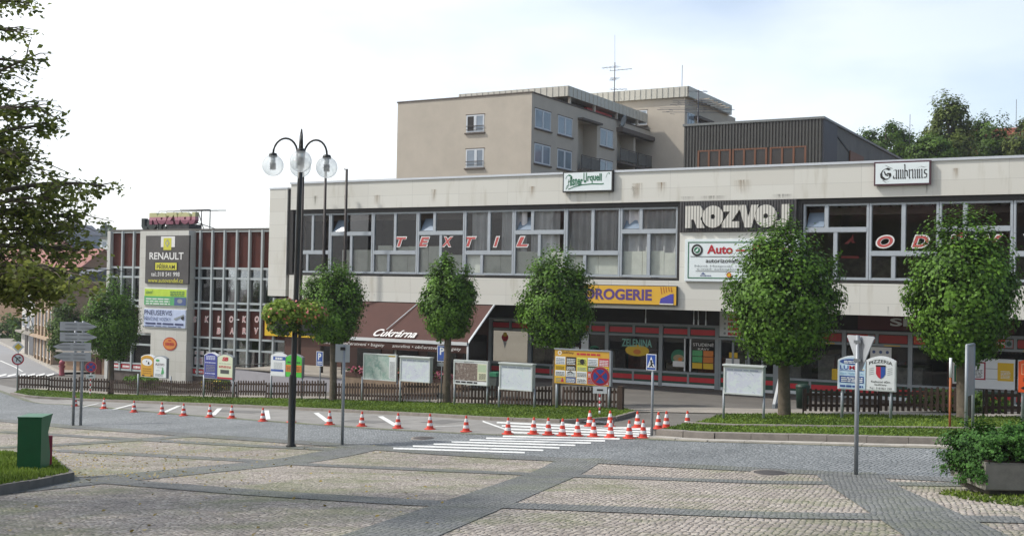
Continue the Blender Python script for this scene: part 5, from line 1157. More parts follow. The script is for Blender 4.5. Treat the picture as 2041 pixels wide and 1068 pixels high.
for i, (b, l_, r_, tp, bt, lb) in enumerate(TREES): tree('lime_tree', lb, G(*b), l_, r_, tp, bt, 20+i, n=38000 if i > 3 else 28000, size=.10 if i > 3 else .10, group='clipped lime trees along the planted strip', tr=.2 if i > 3 else .16, clumps=190)
p = onY(140, 740, 54); tree('garden_tree', 'pale green tree behind the direction sign at the side street', Vector((p.x, p.y, -1.9)), 92, 180, 582, 722, 51, 12000, .15, M_oak2, None, .14, .1)
for px, d, pxl, pxr, pt, pb, sd, lm, lb in [(1750, 112, 1700, 1830, 238, 350, 61, M_oak2, 'leafy tree peeking over the sloping side of the dark hall'), (1850, 100, 1800, 1920, 270, 350, 62, M_oak2, 'small low tree just right of the dark hall roof'),
        (1890, 105, 1832, 1950, 188, 350, 63, M_oak, 'tall airy tree with a forked crown behind the right parapet'), (1970, 110, 1925, 2025, 222, 355, 64, M_oak2, 'broad green tree right of the tall forked tree'), (2040, 106, 2000, 2090, 224, 350, 65, M_oak, 'green tree cut by the right picture edge above the parapet')]:
    b = atd(px, 560, d); tree('park_tree', lb, Vector((b.x, b.y, 0)), pxl, pxr, pt, pb, sd, 13000, .24, lm, None, .22, .05, 80)
for px, d, pxl, pxr, pt, pb, sd, lb in [(12, 118, -30, 60, 625, 700, 71, 'dense green garden shrub at the end of the side street'), (40, 112, 24, 62, 640, 705, 72, 'small garden tree beside the white row house')]:
    b = atd(px, 690, d); tree('garden_shrub', lb, Vector((b.x, b.y, -1.9)), pxl, pxr, pt, pb, sd, 2600, .3, M_oak2, None, .12, .1, cat='shrub')
# ground-cover shrubs behind the fences
for i, (px, py, w_, h_, lb) in enumerate([(268, 780, 3.2, .8, 'yellow green low shrub behind the fence below the orange board'), (1870, 822, 3.4, .8, 'low green shrub behind the right hand fence'), (420, 786, 2.8, .6, 'flowering low shrub behind the fence below the blue board')]):
    b = G(px, py-8) if i != 1 else Vector((-5.5, 38.4, gz(-5.5, 38.4))); t = thing('low_shrub', lb, 'shrub', tuple(b)); cluster('foliage', t, (b.x, b.y+.6, b.z+h_*.4), (w_/2, .6, h_/2), 1500, .13, M_lime if i == 0 else M_oak2, 80+i, .6)
    c = MB(); [c.tube([(b.x+rnd.uniform(-.2, .2), b.y+.6, b.z-.1), (b.x+rnd.uniform(-.9, .9), b.y+.6, b.z+h_*.6)], .015, 5) for q in range(7)]; c.build('stem', M_bark, t)
    if i == 2: cluster('blossom', t, (b.x, b.y+.4, b.z+h_*.45), (w_/2, .5, h_/2), 160, .1, M_yel, 88)
t = None
# the big tree on the left whose branches hang into the picture
M_big = leafmat('leaf_bigtree', '465722', '98a052', .55, .5)
bt = thing('overhanging_tree', 'big broadleaf tree hanging its olive branches in from the left', 'tree', (-20.2, 9.5, gz(-20.2, 9.5)))
rb_ = random.Random(5); nb = np.random.RandomState(5)
trunk = Vector((-20.2, 9.5, gz(-20.2, 9.5))); D0 = 18.5
wood = MB(); wood.tube([trunk-Vector((0, 0, .2)), trunk+Vector((0, 0, 2)), trunk+Vector((.2, .1, 5)), trunk+Vector((.1, .2, 9)), trunk+Vector((0, 0, 13))], [.42, .33, .27, .2, .05], 10)
LP = []; LN = []; LT = []
def spray(p0, p1, n, spread, sag=.25, tint=.5, d0=D0, d1=D0, twigs=15):
    a = atd(p0[0], p0[1], d0); b = atd(p1[0]-(42 if p1[1] < 340 else 8 if p1[1] > 380 else 20), p1[1], d1); m_ = a.lerp(b, .5)+Vector((0, 0, sag)); pts = []
    for i in range(11):
        t_ = i/10; q = a.lerp(m_, t_).lerp(m_.lerp(b, t_), t_); pts.append(q)
    wood.tube(pts, [.055*(1-.85*i/10)+.006 for i in range(11)], 5)
    for k in range(twigs):
        t_ = .25+.75*rb_.random()**.65; i = min(int(t_*10), 9); s = pts[i].lerp(pts[i+1], t_*10-i); dirv = (b-a).normalized()
        e = s+dirv*rb_.uniform(.1, .5)+Vector((rb_.gauss(0, .5), rb_.gauss(0, .5), rb_.gauss(-.2, .22)))*spread*1.5
        wood.tube([s, s.lerp(e, .5)+Vector((0, 0, .05)), e], [.012, .009, .004], 4)
        nk = int(n*1.25)//twigs
        for j in range(nk):
            u = rb_.random()**.7; q = s.lerp(e, u); LP.append((q.x+nb.randn()*spread*.17, q.y+nb.randn()*spread*.2, q.z+nb.randn()*spread*.15-.04)); LN.append((nb.randn()*.6, nb.randn()*.6, .8)); LT.append(min(max(tint+.25*nb.randn(), 0, ), 1))
# (start px, tip px, leaves, spread)
for p0, p1, n_, sp, tn in [((-160, 60), (100, 8), 150, .40, .35), ((-160, 110), (62, 66), 130, .42, .3), ((-140, 160), (60, 120), 130, .38, .3), ((-150, 230), (95, 118), 180, .34, .3), ((-150, 270), (98, 215), 240, .36, .3), ((-140, 330), (128, 250), 280, .36, .35), ((-140, 370), (95, 300), 200, .45, .35),
        ((-150, 320), (90, 320), 260, .42, .35), ((-150, 360), (70, 345), 300, .45, .35), ((-120, 590), (120, 545), 300, .45, .7), ((-120, 460), (130, 468), 340, .5, .5), ((-100, 420), (232, 372), 380, .42, .5), ((-100, 440), (165, 440), 360, .5, .5), ((-110, 470), (120, 400), 360, .55, .45), ((-110, 500), (160, 500), 400, .5, .55), ((-100, 540), (150, 545), 360, .5, .6), ((-110, 560), (110, 585), 380, .5, .65), ((-120, 520), (70, 470), 420, .6, .45), ((-120, 580), (50, 600), 330, .45, .7), ((-130, 480), (60, 430), 400, .6, .4), ((-130, 600), (170, 570), 240, .36, .7), ((-130, 400), (40, 350), 300, .5, .35), ((-150, 300), (60, 275), 280, .45, .3), ((-150, 40), (40, -10), 200, .5, .3), ((-150, 200), (60, 180), 180, .4, .3), ((-120, 560), (60, 560), 360, .5, .6), ((-120, 500), (20, 520), 360, .55, .5)]:
    dd_ = D0+rb_.uniform(-1.6, 1.6); spray(p0, p1, n_, sp, rb_.uniform(.1, .5), tn, D0-.5, dd_)
# rest of the crown, out of frame, shading the square
r = np.random.RandomState(8); ccx = Vector((-20.6, 8.6, trunk.z+8.2)); V2, F2, T2, cc2 = crown_leaves((ccx.x, ccx.y, ccx.z), 4.3, 5.2, 6500, .22, 33, 110, .1)
ctr = V2.reshape(-1, 4, 3).mean(1); rel = ctr-np.array([0, 0, EYE]); fx = rel@np.array(CR); fz = rel@np.array(fwd); keep = (fx/np.maximum(fz, .1)*FPX+1020.5) < -20
V2 = V2.reshape(-1, 4, 3)[keep].reshape(-1, 3); T2 = T2.reshape(-1, 4)[keep].ravel()
V1, F1 = puffs(np.array(LP), np.array(LN), .085, 3); V = np.concatenate([V1, V2]); T = np.concatenate([np.repeat(LT, 4), T2*.8])
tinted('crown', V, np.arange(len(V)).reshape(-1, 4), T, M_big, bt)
for i in range(24):
    q = Vector(cc2[rb_.randrange(len(cc2))]); s = Vector((trunk.x, trunk.y, trunk.z+rb_.uniform(4, 10))); wood.tube([s, s.lerp(q, .5)+Vector((0, 0, .6)), q], [.12, .07, .02], 6)
for py in (60, 160, 260, 340, 430, 500, 560): e = atd(-150, py, D0-.5); wood.tube([(trunk.x, trunk.y, min(max(e.z-.8, trunk.z+2.6), trunk.z+11)), tuple(e)], [.13, .06], 6)
wood.build('trunk', M_bark, bt)
# fallen leaves on the square
r = np.random.RandomState(12); P_ = []
for i in range(850):
    px = abs(r.randn())*260+90*r.rand(); py = 885+r.rand()*70+r.randn()*8
    if i % 9 == 0: px = r.uniform(0, 900); py = r.uniform(900, 1066)
    q = G(px, min(max(py, 850), 1066)); P_.append((q.x, q.y, q.z+.012))
P_ = np.array(P_); V, F = puffs(P_, np.tile([0, 0, 1.], (len(P_), 1))+r.randn(len(P_), 3)*.25, .06, 13); tinted('fallen_leaves', V, F, np.repeat(r.rand(len(P_)), 4), leafmat('leaf_fallen', '7a6a38', 'b09a4a', .1), kind='stuff')

# ------------------------------------------------------------------ street furniture
M_galv = mat('galvanised', '8f9498', .5, .3, var=.10, scale=5); M_galvd = mat('galvanised_dull', '7d8285', .55, .3, var=.12, scale=4)
M_lampm = mat('lamp_iron', '23231f', .45, .3, var=.15)
# three-armed globe lamp
B = G(580, 890); k = ppm(B); H = topz(B, 602, 256)-B.z
lamp = thing('street_lamp', 'tall dark lamp column with clear glass globes on curved arms', 'lamp', tuple(B))
c = MB(); lx, ly = CR.x, CR.y
ln = math.tan(.012); off = lambda z: (lx*ln*z, ly*ln*z)
def lp(z, r, a=0, o=0): return (math.cos(a)*o+off(z)[0], math.sin(a)*o+off(z)[1], z)
c.lathe([(0, 0), (.15, 0), (.15, .04), (.105, .08), (.10, 2.0), (.08, 2.1)], 12)
c.tube([lp(0, 0), lp(2, 0), lp(2.05, 0), lp(H-2.2, 0), lp(H-.9, 0)], [.098, .095, .08, .075, .07], 10); c.tube([lp(H-.95, 0), lp(H-.2, 0), lp(H, 0)], [.085, .05, .02], 10)
c.build('column', M_lampm, lamp, world=False)
M_globe = bpy.data.materials.new('clear_globe'); M_globe.use_nodes = True; nn_ = M_globe.node_tree.nodes; nn_.remove(nn_['Principled BSDF'])
g1 = nn_.new('ShaderNodeBsdfGlossy'); g1.inputs['Roughness'].default_value = .03; t1 = nn_.new('ShaderNodeBsdfTransparent'); t1.inputs['Color'].default_value = (.95, .96, .96, 1); lw = nn_.new('ShaderNodeLayerWeight'); lw.inputs['Blend'].default_value = .3; ms = nn_.new('ShaderNodeMixShader'); mm = nn_.new('ShaderNodeMath'); mm.operation = 'MULTIPLY'; mm.inputs[1].default_value = .45
ll = M_globe.node_tree.links.new; ll(lw.outputs['Facing'], mm.inputs[0]); ll(mm.outputs[0], ms.inputs[0]); ll(t1.outputs[0], ms.inputs[1]); ll(g1.outputs[0], ms.inputs[2]); df = nn_.new('ShaderNodeBsdfTranslucent'); df.inputs['Color'].default_value = (.9, .92, .92, 1); m3 = nn_.new('ShaderNodeMixShader'); m3.inputs[0].default_value = .3; ll(ms.outputs[0], m3.inputs[1]); ll(df.outputs[0], m3.inputs[2]); ll(m3.outputs[0], nn_['Material Output'].inputs[0])
R_ = .315; ca = math.atan2(B.x, -B.y) if False else math.atan2(-B.x, B.y)*0+math.atan2(CR.y, CR.x)+.19
for ang, zd in ((ca+PI-.25, 0), (ca-.42, -.05), (ca-PI/2, .05), (ca+PI/2, .05)):
    zc = H-.78+zd; o_ = .82; z0 = H-1.15; pts = []
    for i in range(13):
        t_ = PI*(1-i/12.0); pts.append(lp(zc+.05+.45*math.sin(t_), 0, ang, .1+(o_-.1)*(1+math.cos(t_))/2))
    c = MB(); c.tube([lp(z0, 0, ang, .09)]+pts, .03, 8); arm = c.build('arm', M_lampm, lamp, world=False)
    cx = lp(zc+.0, 0, ang, o_); c = MB(); c.lathe([(0, .08), (.1, .06), (.13, 0), (.12, -.05), (0, -.05)], 14, 0, cx); c.lathe([(0, -.04), (.07, -.04), (.07, -.2), (.0, -.2)], 10, 1, cx); c.lathe([(0, -.22), (.085, -.22), (.085, -.42), (0, -.42)], 10, 0, cx); c.build('lamp_holder', [M_lampm, M_wht], arm, world=False)
    c = MB(); gc = (cx[0], cx[1], cx[2]-.30); c.lathe([(R_*math.sin(PI*(i/16)), R_*math.cos(PI*(i/16))) for i in range(1, 17)], 24, 0, gc); c.build('globe', M_globe, arm, world=False)
M_flol = leafmat('leaf_flower', '4a6a24', '9ab04e', .35, .5)
# flower bowls on the column
d = dep(B)
fb0 = None
for i, (px, lb) in enumerate(((563, 'left hanging bowl of red and orange flowers on the lamp column'), (614, 'right hanging bowl of orange flowers on the lamp column'))):
    p = atd(px, 640, d+(.1 if i else -.1)); t = thing('flower_basket', lb, 'flower basket', (p.x, p.y, p.z), 0, 'flower baskets on the lamp column')
    c = MB(); c.lathe([(0, -.42), (.16, -.40), (.30, -.15), (.36, .05), (.32, .05), (0, -.1)], 14); c.build('bowl', M_galvd, t, world=False)
    col_x = B.x+off(4)[0]-p.x; col_y = B.y+off(4)[1]-p.y; c = MB(); c.tube([(col_x, col_y, -.2), (0, 0, -.3)], .025, 6); c.tube([(col_x, col_y, .25), (0, 0, .0)], .02, 6); c.build('bracket', M_lampm, t, world=False)
    cluster('foliage', t, (p.x, p.y, p.z+.22), (.68 if i == 0 else .6, .5, .42), 1500, .11, M_flol, 90+i, .6); cluster('foliage', t, (p.x, p.y, p.z-.12), (.5, .42, .32), 420, .12, M_oak2, 97+i, .5)
    cluster('flowers', t, (p.x, p.y, p.z+.3), (.74, .56, .42), 80, .075, M_petal, 92+i); cluster('flowers', t, (p.x, p.y, p.z+.15), (.72, .55, .42), 90, .075, M_petalo, 94+i)

def signpost(name, label, base, ptop, r=.03, cat='sign', m=None, foot=None):
    """thing with its post from the ground to a pixel height; returns thing, base, height"""
    b = G(*base); zt = topz(b, base[0], ptop); t = thing(name, label, cat, tuple(b)); c = MB(); c.tube([(b.x, b.y, b.z-.1), (b.x, b.y, zt)], r, 8); c.build('post', m or M_galv, t); return t, b, zt
def wh(b, px0, py0, px1, py1): # size and centre of something standing at b's depth
    p = atd(px0, py0, dep(b)); q = atd(px1, py1, dep(b)); return (q-p).length if False else (abs(q.xy-p.xy) if False else (q.xy-p.xy).length), p.z-q.z, (p.z+q.z)/2
# direction signs seen from behind, on two posts
b1 = G(145, 848); b2 = G(160, 848); t = thing('direction_sign', 'grey backs of four arrow direction boards on two posts', 'sign', (b1.x, b1.y, b1.z)); dd_ = dep(b1)
c = MB(); u = Vector((CR.x, CR.y, 0)).normalized(); vf = Vector((-u.y, u.x, 0))
for q, px in ((0, 147.5), (1, 162.5)):
    b = atd(px-2, 848, dd_); c = MB(); c.tube([(b.x, b.y, gz(b.x, b.y)-.1), (b.x+u.x*.03, b.y, topz(b1, px, 640))], .055, 10); c.build('post', M_galv, t)
for i, (pa, pb, pt, pbm, right) in enumerate(((119.5, 193, 641, 660, 1), (119.5, 193, 662, 681, 1), (105, 181, 682, 700, 0), (105, 181, 701, 720, 0))):
    a = atd(pa, pt, dd_-.12); e = atd(pb, pbm, dd_-.12); W = (e.xy-a.xy).length; h = a.z-e.z; pl_ = [(0, 0), (W-.42, 0), (W, h/2), (W-.42, h), (0, h)] if right else [(W, 0), (.42, 0), (0, h/2), (.42, h), (W, h)]
    c = MB(); f_ = lambda s, o, z: (a.x+u.x*s+vf.x*o, a.y+u.y*s+vf.y*o, e.z+z)
    vs = [f_(s, 0, z) for s, z in pl_]+[f_(s, .03, z) for s, z in pl_]; n_ = 5; c.add(vs, [tuple(range(n_)), tuple(range(2*n_-1, n_-1, -1))]+[(i_, i_+n_, (i_+1) % n_+n_, (i_+1) % n_) for i_ in range(n_)])
    for z in (h*.28, h*.72):
        for s in (.45, 1.05, W-1.0, W-.45): c.add([f_(s-.22, -.015, z-.012), f_(s+.22, -.015, z-.012), f_(s+.22, -.015, z+.012), f_(s-.22, -.015, z+.012)], [(0, 1, 2, 3)], 1)
    c.build('arrow_board', [mat('sign_back', 'a2a6a9', .5, .1, var=.08), M_galvd], t)
M_sblue = mat('sign_blue', '2b4f9c', .4, var=.04); M_sred = mat('sign_red', 'b8283a', .4, var=.04); M_swht = mat('sign_face_white', 'dcdedf', .4, var=.03); M_sblk = M_black; M_syel = mat('sign_yellow', 'd9b62a', .4, var=.04)
def frect(mb, x, z, w, h, y, mi): return mb.rect(x-w/2, x+w/2, z-h/2, z+h/2, y, mi)
def turn(c, b, k=1.0):
    """swing a plate about its post so that it faces the square"""
    th = math.atan2(-b.x, b.y)*k; s_, q_ = math.sin(th), math.cos(th)
    c.v = [(b.x+(x-b.x)*q_-(y-b.y)*s_, b.y+(x-b.x)*s_+(y-b.y)*q_, z) for x, y, z in c.v]
# parking signs
for i, (base, pt, cx, p0, p1, lb, plate) in enumerate(((((637, 797), 700, 638, 700, 729, 'blue parking sign on a thin post left of a lime trunk', False)), (((879, 806), 688, 882, 688, 720, 'blue parking sign with a white plate in front of the narrow lime tree', True)))):
    t, b, zt = signpost('parking_sign', lb, base, pt+4); dd_ = dep(b); A = atd(cx, p0, dd_); E_ = atd(cx, p1, dd_); h = A.z-E_.z; w_ = .46 if i else .40; x = A.x; y = b.y-.06; zc = (A.z+E_.z)/2
    c = MB(); c.box(x-w_/2, x+w_/2, y, y+.02, zc-h/2, zc+h/2, 0); frect(c, x, zc, w_-.05, h-.05, y-.003, 1); c.text('P', x-w_*.22, zc-h*.08, w_*.46, h*.46, y-.007, 0, .03)
    if i == 0: c.lines(x-w_*.3, x+w_*.38, zc-h*.38, zc-h*.14, 2, y-.007, 0, duty=.6)
    else: c.lines(x-w_*.34, x+w_*.34, zc-h*.40, zc-h*.2, 1, y-.007, 2, duty=.5)
    c.build('sign_plate', [M_swht, M_sblue, M_ltblue], t)
    if plate: c = MB(); c.box(x-w_/2, x+w_/2, y, y+.02, zc-h/2-.2, zc-h/2-.04); c.build('sub_plate', M_galvd, t)
# back of a sign on a grey post
t, b, zt = signpost('road_sign', 'blank grey back of a rectangular sign on a leaning grey post', (682, 886), 688, .045); A = atd(668, 686, dep(b)-.06); E_ = atd(696, 722, dep(b)-.06)
c = MB(); ux_ = u; w_ = (E_.xy-A.xy).length; P = lambda s, o, z: (A.x+u.x*s+vf.x*o, A.y+u.y*s+vf.y*o, z)
c.add([P(0, .08, E_.z), P(w_, .08, E_.z), P(w_, .08, A.z), P(0, .08, A.z), P(0, .1, E_.z), P(w_, .1, E_.z), P(w_, .1, A.z), P(0, .1, A.z)], [(0, 1, 2, 3), (7, 6, 5, 4), (0, 4, 5, 1), (1, 5, 6, 2), (2, 6, 7, 3), (3, 7, 4, 0)]); c.add([P(w_*.35, .05, zt-.14), P(w_*.7, .05, zt-.14), P(w_*.7, .05, zt-.05), P(w_*.35, .05, zt-.05)], [(0, 1, 2, 3)], 1); c.build('sign_plate', [mat('sign_back_pale', 'a7adae', .5, .2, var=.05), M_black], t)
# no turn sign with priority diamond
t, b, zt = signpost('road_sign', 'yellow priority diamond above a round no right turn sign', (34, 781), 690, .035); dd_ = dep(b); p = atd(35.5, 715.5, dd_); p.x = b.x; y = b.y-.07; k_ = ppm(b)
c = MB(); c.disc(p.x, p.z, 11.5/k_, y, 0, 28); c.disc(p.x, p.z, 8.8/k_, y-.004, 1, 28); s_ = 1/k_
c.nib([(-2.2*s_, -5*s_), (-2.2*s_, 1*s_), (-.5*s_, 3.2*s_), (3*s_, 3.2*s_)], .07, .8, y-.008, 2, p.x, p.z); c.prism([(p.x+2.6*s_, p.z+.6*s_), (p.x+2.6*s_, p.z+5.8*s_), (p.x+6*s_, p.z+3.2*s_)], y-.009, y-.007, 2); c.nib([(-6*s_, 6*s_), (6*s_, -6*s_)], .06, .8, y-.011, 2, p.x, p.z); turn(c, b); c.build('round_plate', [M_sred, M_swht, M_black], t)
p = atd(37.5, 691, dd_); p.x = b.x; r_ = 11.5/k_; c = MB(); c.prism([(p.x-r_, p.z), (p.x, p.z-r_), (p.x+r_, p.z), (p.x, p.z+r_)], y, y+.02, 0); r_ *= .62; c.prism([(p.x-r_, p.z), (p.x, p.z-r_), (p.x+r_, p.z), (p.x, p.z+r_)], y-.006, y-.002, 1); turn(c, b); c.build('diamond_plate', [M_swht, M_syel], t)
# no stopping signs on striped posts
for i, (base, pc, r_px, py_top, pl_, lb, hp) in enumerate((((180, 790), (174.5, 731), 10.5, 726, (167, 745, 184, 754), 'small no stopping sign on a red and white post beside the direction boards', False), ((1195, 831), (1197.5, 750), 18.5, 742, (1184, 769, 1212, 785), 'large no stopping sign with arrow plate before the yellow advertising board', True))):
    b = G(*base); dd_ = dep(b); k_ = ppm(b); t = thing('no_stopping_sign', lb, 'sign', tuple(b)); zt = topz(b, base[0], py_top); c = MB(); n_ = 7; zs = topz(b, base[0], pl_[3])
    for q in range(n_): c.tube([(b.x, b.y, b.z+(zs-b.z)*q/n_), (b.x, b.y, b.z+(zs-b.z)*(q+1)/n_)], .035, 8, q % 2)
    c.tube([(b.x, b.y, zs), (b.x, b.y, zt)], .035, 8, 1); c.build('post', [M_sred, M_swht], t)
    p = atd(pc[0], pc[1], dd_-.06); p.x = b.x; y = b.y-.06; R0 = r_px/k_; c = MB(); c.disc(p.x, p.z, R0*1.06, y, 2, 28); c.disc(p.x, p.z, R0, y-.003, 0, 28); c.disc(p.x, p.z, R0*.76, y-.006, 1, 28)
    for a in (PI/4, -PI/4): c.nib([(-R0*.75*math.cos(a), -R0*.75*math.sin(a)), (R0*.75*math.cos(a), R0*.75*math.sin(a))], R0*.2, a+PI/2, y-.009, 0, p.x, p.z)
    turn(c, b, .9); c.build('round_plate', [M_sred, M_sblue, mat('sign_rim', 'd79a94', .5)], t)
    x0, z1 = XZ(pl_[0], pl_[1], y); x1, z0 = XZ(pl_[2], pl_[3], y); w_ = (pl_[2]-pl_[0])/k_; x0 = b.x-w_/2; x1 = b.x+w_/2; c = MB(); c.box(x0, x1, y, y+.02, z0, z1, 0); zc = (z0+z1)/2; c.prism([(x0+w_*.28, zc-.03), (x0+w_*.72, zc-.03), (x0+w_*.72, zc+.03), (x0+w_*.28, zc+.03)], y-.004, y-.002, 1); turn(c, b, .9); c.build('sub_plate', [M_swht, M_black], t)
# pedestrian crossing sign
t, b, zt = signpost('crossing_sign', 'blue square pedestrian crossing sign on a grey post by the hatched marking', (1299, 869), 708, .04); y = b.y-.06; x0, z1 = XZ(1288.5, 705, y); x1, z0 = XZ(1307.5, 738, y)
W = x1-x0; h = z1-z0; c = MB(); c.box(x0, x1, y, y+.02, z0, z1, 0); c.rect(x0+.02, x1-.02, z0+.02, z1-.02, y-.003, 1); c.prism([(x0+.1*W, z0+.16*h), (x0+.9*W, z0+.16*h), (x0+.5*W, z0+.86*h)], y-.007, y-.005, 0)
xm = x0+W/2; c.disc(xm, z0+.58*h, .035, y-.01, 2, 10); c.nib([(0, .52*h), (.02, .38*h), (-.05, .2*h)], .05, 0, y-.01, 2, xm, z0); c.nib([(0, .38*h), (.06, .2*h)], .05, 0, y-.01, 2, xm, z0); c.nib([(-.07, .36*h), (0, .5*h), (.08, .4*h)], .035, .5, y-.01, 2, xm, z0); c.build('sign_plate', [M_swht, M_sblue, M_black], t)
# yield sign from behind
t, b, zt = signpost('road_sign', 'grey back of an inverted triangle yield sign on a tall post', (1706, 946), 668, .045); dd_ = dep(b); pc = atd(1709, 672, dd_); s_ = .80; zt2 = pc.z; rotv = Vector((math.cos(YAW-1.12), math.sin(YAW-1.12), 0)); nv = Vector((-rotv.y, rotv.x, 0)); c = MB(); tri = [(-s_/2, 0), (-s_/2+.04, -.05), (-.03, -s_*.86), (.03, -s_*.86), (s_/2-.04, -.05), (s_/2, 0), (s_/2-.03, .03), (-s_/2+.03, .03)]
o_ = Vector((b.x, b.y, zt2))+nv*.07
n_ = len(tri); vs = [tuple(o_+rotv*a+Vector((0, 0, q))) for a, q in tri]+[tuple(o_+nv*.025+rotv*a+Vector((0, 0, q))) for a, q in tri]; c.add(vs, [tuple(range(n_)), tuple(range(2*n_-1, n_-1, -1))]+[(i_, i_+n_, (i_+1) % n_+n_, (i_+1) % n_) for i_ in range(n_)]); c.build('triangle_plate', mat('sign_back', '84888b'), t)
c = MB(); [c.box(b.x-.07, b.x+.07, b.y-.05, b.y+.07, zt2-z_, zt2-z_+.06) for z_ in (.12, .5)]; c.build('clamp', M_galvd, t)
# orange post
b = G(1893, 862); t = thing('marker_post', 'thin rusty orange post with a white top on the right verge', 'post', tuple(b)); zt = topz(b, 1893, 713); c = MB(); c.tube([(b.x, b.y, b.z-.1), (b.x, b.y, topz(b, 1893, 752))], .032, 8); c.build('post', mat('rust_orange', '9c5a34', .7, var=.25, scale=6), t); c = MB(); c.tube([(b.x, b.y, topz(b, 1893, 752)), (b.x, b.y, zt)], .036, 8); c.build('top', M_swht, t)
# two-post board seen almost edge on
b = G(1925, 866); b2 = G(1941, 862); t = thing('edge_on_board', 'tall grey two post notice board seen nearly edge on at the right', 'board', tuple(b)); b2 = atd(1941.5, 862, dep(b)+1.0); dv = Vector((b2.x-b.x, b2.y-b.y, 0)).normalized(); b2 = b+dv*.98; za = topz(b, 1937, 689)
for q in (b, b2): c = MB(); c.tube([(q.x, q.y, gz(q.x, q.y)-.1), (q.x, q.y, za)], .042, 10); c.build('post', M_galv, t)
c = MB(); p0 = b+dv*.06; p1 = b+dv*.9; nn2 = Vector((dv.y, -dv.x, 0))*.03; zb = topz(b, 1937, 790)
vs = [p0+nn2, p1+nn2, p1-nn2, p0-nn2]; c.add([(p.x, p.y, zb) for p in vs]+[(p.x, p.y, za-.02) for p in vs], [(0, 3, 2, 1), (4, 5, 6, 7), (0, 1, 5, 4), (1, 2, 6, 5), (2, 3, 7, 6), (3, 0, 4, 7)]); c.build('panel', mat('panel_grey', '9da1a5', .5, .2), t); c = MB(); c.tube([(b.x, b.y, za), (b2.x, b2.y, za)], .045, 8); c.build('top_bar', M_galv, t)

# notice boards and advertising boards
def board(name, label, px0, pt0, px1, pb1, legs, draw, fm=None, thick=.16, cat='notice board', leg_r=.04, base_y=None):
    """boards face the square (-y), legs: pixel bases"""
    bs = [G(*q) for q in legs]; Y = sum(b.y for b in bs)/len(bs); x0, z1 = XZ(px0, pt0, Y-.1); x1, z0 = XZ(px1, pb1, Y-.1)
    t = thing(name, label, cat, ((x0+x1)/2, Y, bs[0].z))
    for b in bs: c = MB(); bx_ = onY(0, 0, Y); c.tube([(b.x, Y, gz(b.x, Y)-.1), (b.x, Y, z0+.1)], leg_r, 8); c.build('leg', M_galv, t)
    draw(t, x0, x1, z0, z1, Y-.1, thick); return t
def casebox(t, x0, x1, z0, z1, y, th, paper, fm, hood=True, extra=None):
    c = MB(); c.box(x0, x1, y, y+th, z0, z1); f = .05
    c.box(x0, x1, y-.03, y, z1-f, z1); c.box(x0, x1, y-.03, y, z0, z0+f); c.box(x0, x0+f, y-.03, y, z0+f, z1-f); c.box(x1-f, x1, y-.03, y, z0+f, z1-f)
    if hood: c.box(x0-.03, x1+.03, y-.08, y+th+.03, z1, z1+.05)
    c.build('case', fm, t); c = MB(); c.rect(x0+f, x1-f, z0+f, z1-f, y-.006); c.build('sheet', paper, t)
    if extra: extra(t, x0, x1, z0, z1, y-.012)
M_casew = mat('case_white', 'c6cbc8', .45, .1, var=.05)
M_map1 = mapmat('map_green', ['a9b8b0', '98b0a6', 'b4beb6', '8aa89c', 'b0bab4'], 2.2, 12); M_map2 = mapmat('map_faded', ['c3cdd0', 'd0d8d8', 'c6c8d6', 'cfd6d6'], 4.0); M_map3 = mapmat('aerial_photo', ['4a3f3c', '8d7e74', '5e4e48', 'a59a92', '3b4234'], 6.0, 14); M_map4 = mapmat('map_faded_b', ['c8d4d8', 'd2d9da', 'ccd0da', 'c9d4d2'], 3.0)
def ex1(t, x0, x1, z0, z1, y):
    c = MB(); W = x1-x0; c.rect(x1-.22*W, x1-.06, z0+.1, z1-.12, y, 0); c.lines(x1-.2*W, x1-.08, z0+.14, z1-.3, 14, y-.004, 1); c.rect(x1-.24*W, x1-.06, z1-.1, z1-.06, y-.004, 2)
    n_ = random.Random(2)
    for i in range(9): xx = x0+W*n_.uniform(.06, .7); zz = z0+(z1-z0)*n_.uniform(.1, .85); c.nib([(xx, zz), (xx+n_.uniform(-.3, .3), zz+n_.uniform(-.2, .2)), (xx+n_.uniform(-.4, .4), zz+n_.uniform(-.3, .3))], .015, .5, y, 3)
    c.build('legend', [M_swht, M_galvd, M_yel, mat('map_line', '6a8a80', .5)], t)
def ex2(t, x0, x1, z0, z1, y):
    c = MB(); n_ = random.Random(int(x0*100) & 255); W = x1-x0
    for i in range(22): xx = x0+W*n_.uniform(.08, .9); zz = z0+(z1-z0)*n_.uniform(.1, .86); c.nib([(xx, zz), (xx+n_.uniform(-.14, .14), zz+n_.uniform(-.1, .1))], .014, .5, y, i % 2)
    c.lines(x0+.12, x1-.12, z1-.14, z1-.08, 1, y, 0, duty=.7); c.build('print', [mat('map_ink', '9aa2b4', .5), mat('map_ink_b', 'b0b8c0', .5)], t)
def ex3(t, x0, x1, z0, z1, y):
    c = MB(); W = x1-x0; H_ = z1-z0; c.rect(x1-.3*W, x1-.05, z0+.2*H_, z1-.12*H_, y, 0); c.rect(x0+.05, x1-.05, z1-.12*H_, z1-.05, y-.003, 1); c.rect(x0+.05, x1-.05, z0+.05, z0+.16*H_, y, 1); c.lines(x0+.1, x1-.3*W, z0+.06, z0+.15*H_, 1, y-.004, 2, duty=.8); c.lines(x1-.26*W, x1-.09, z0+.25*H_, z0+.5*H_, 6, y-.004, 2); c.rect(x1-.28*W, x1-.08, z0+.55*H_, z1-.16*H_, y-.004, 4); c.text('SEDLČANY', x0+.3*W, z1-.1*H_, .3*W, .05*H_, y-.007, 2)
    c.build('print', [mat('legend_cream', 'd5d4b8', .5), M_swht, M_black, M_ltblue, mat('map_pale_green', 'b4c4a6', .5)], t)
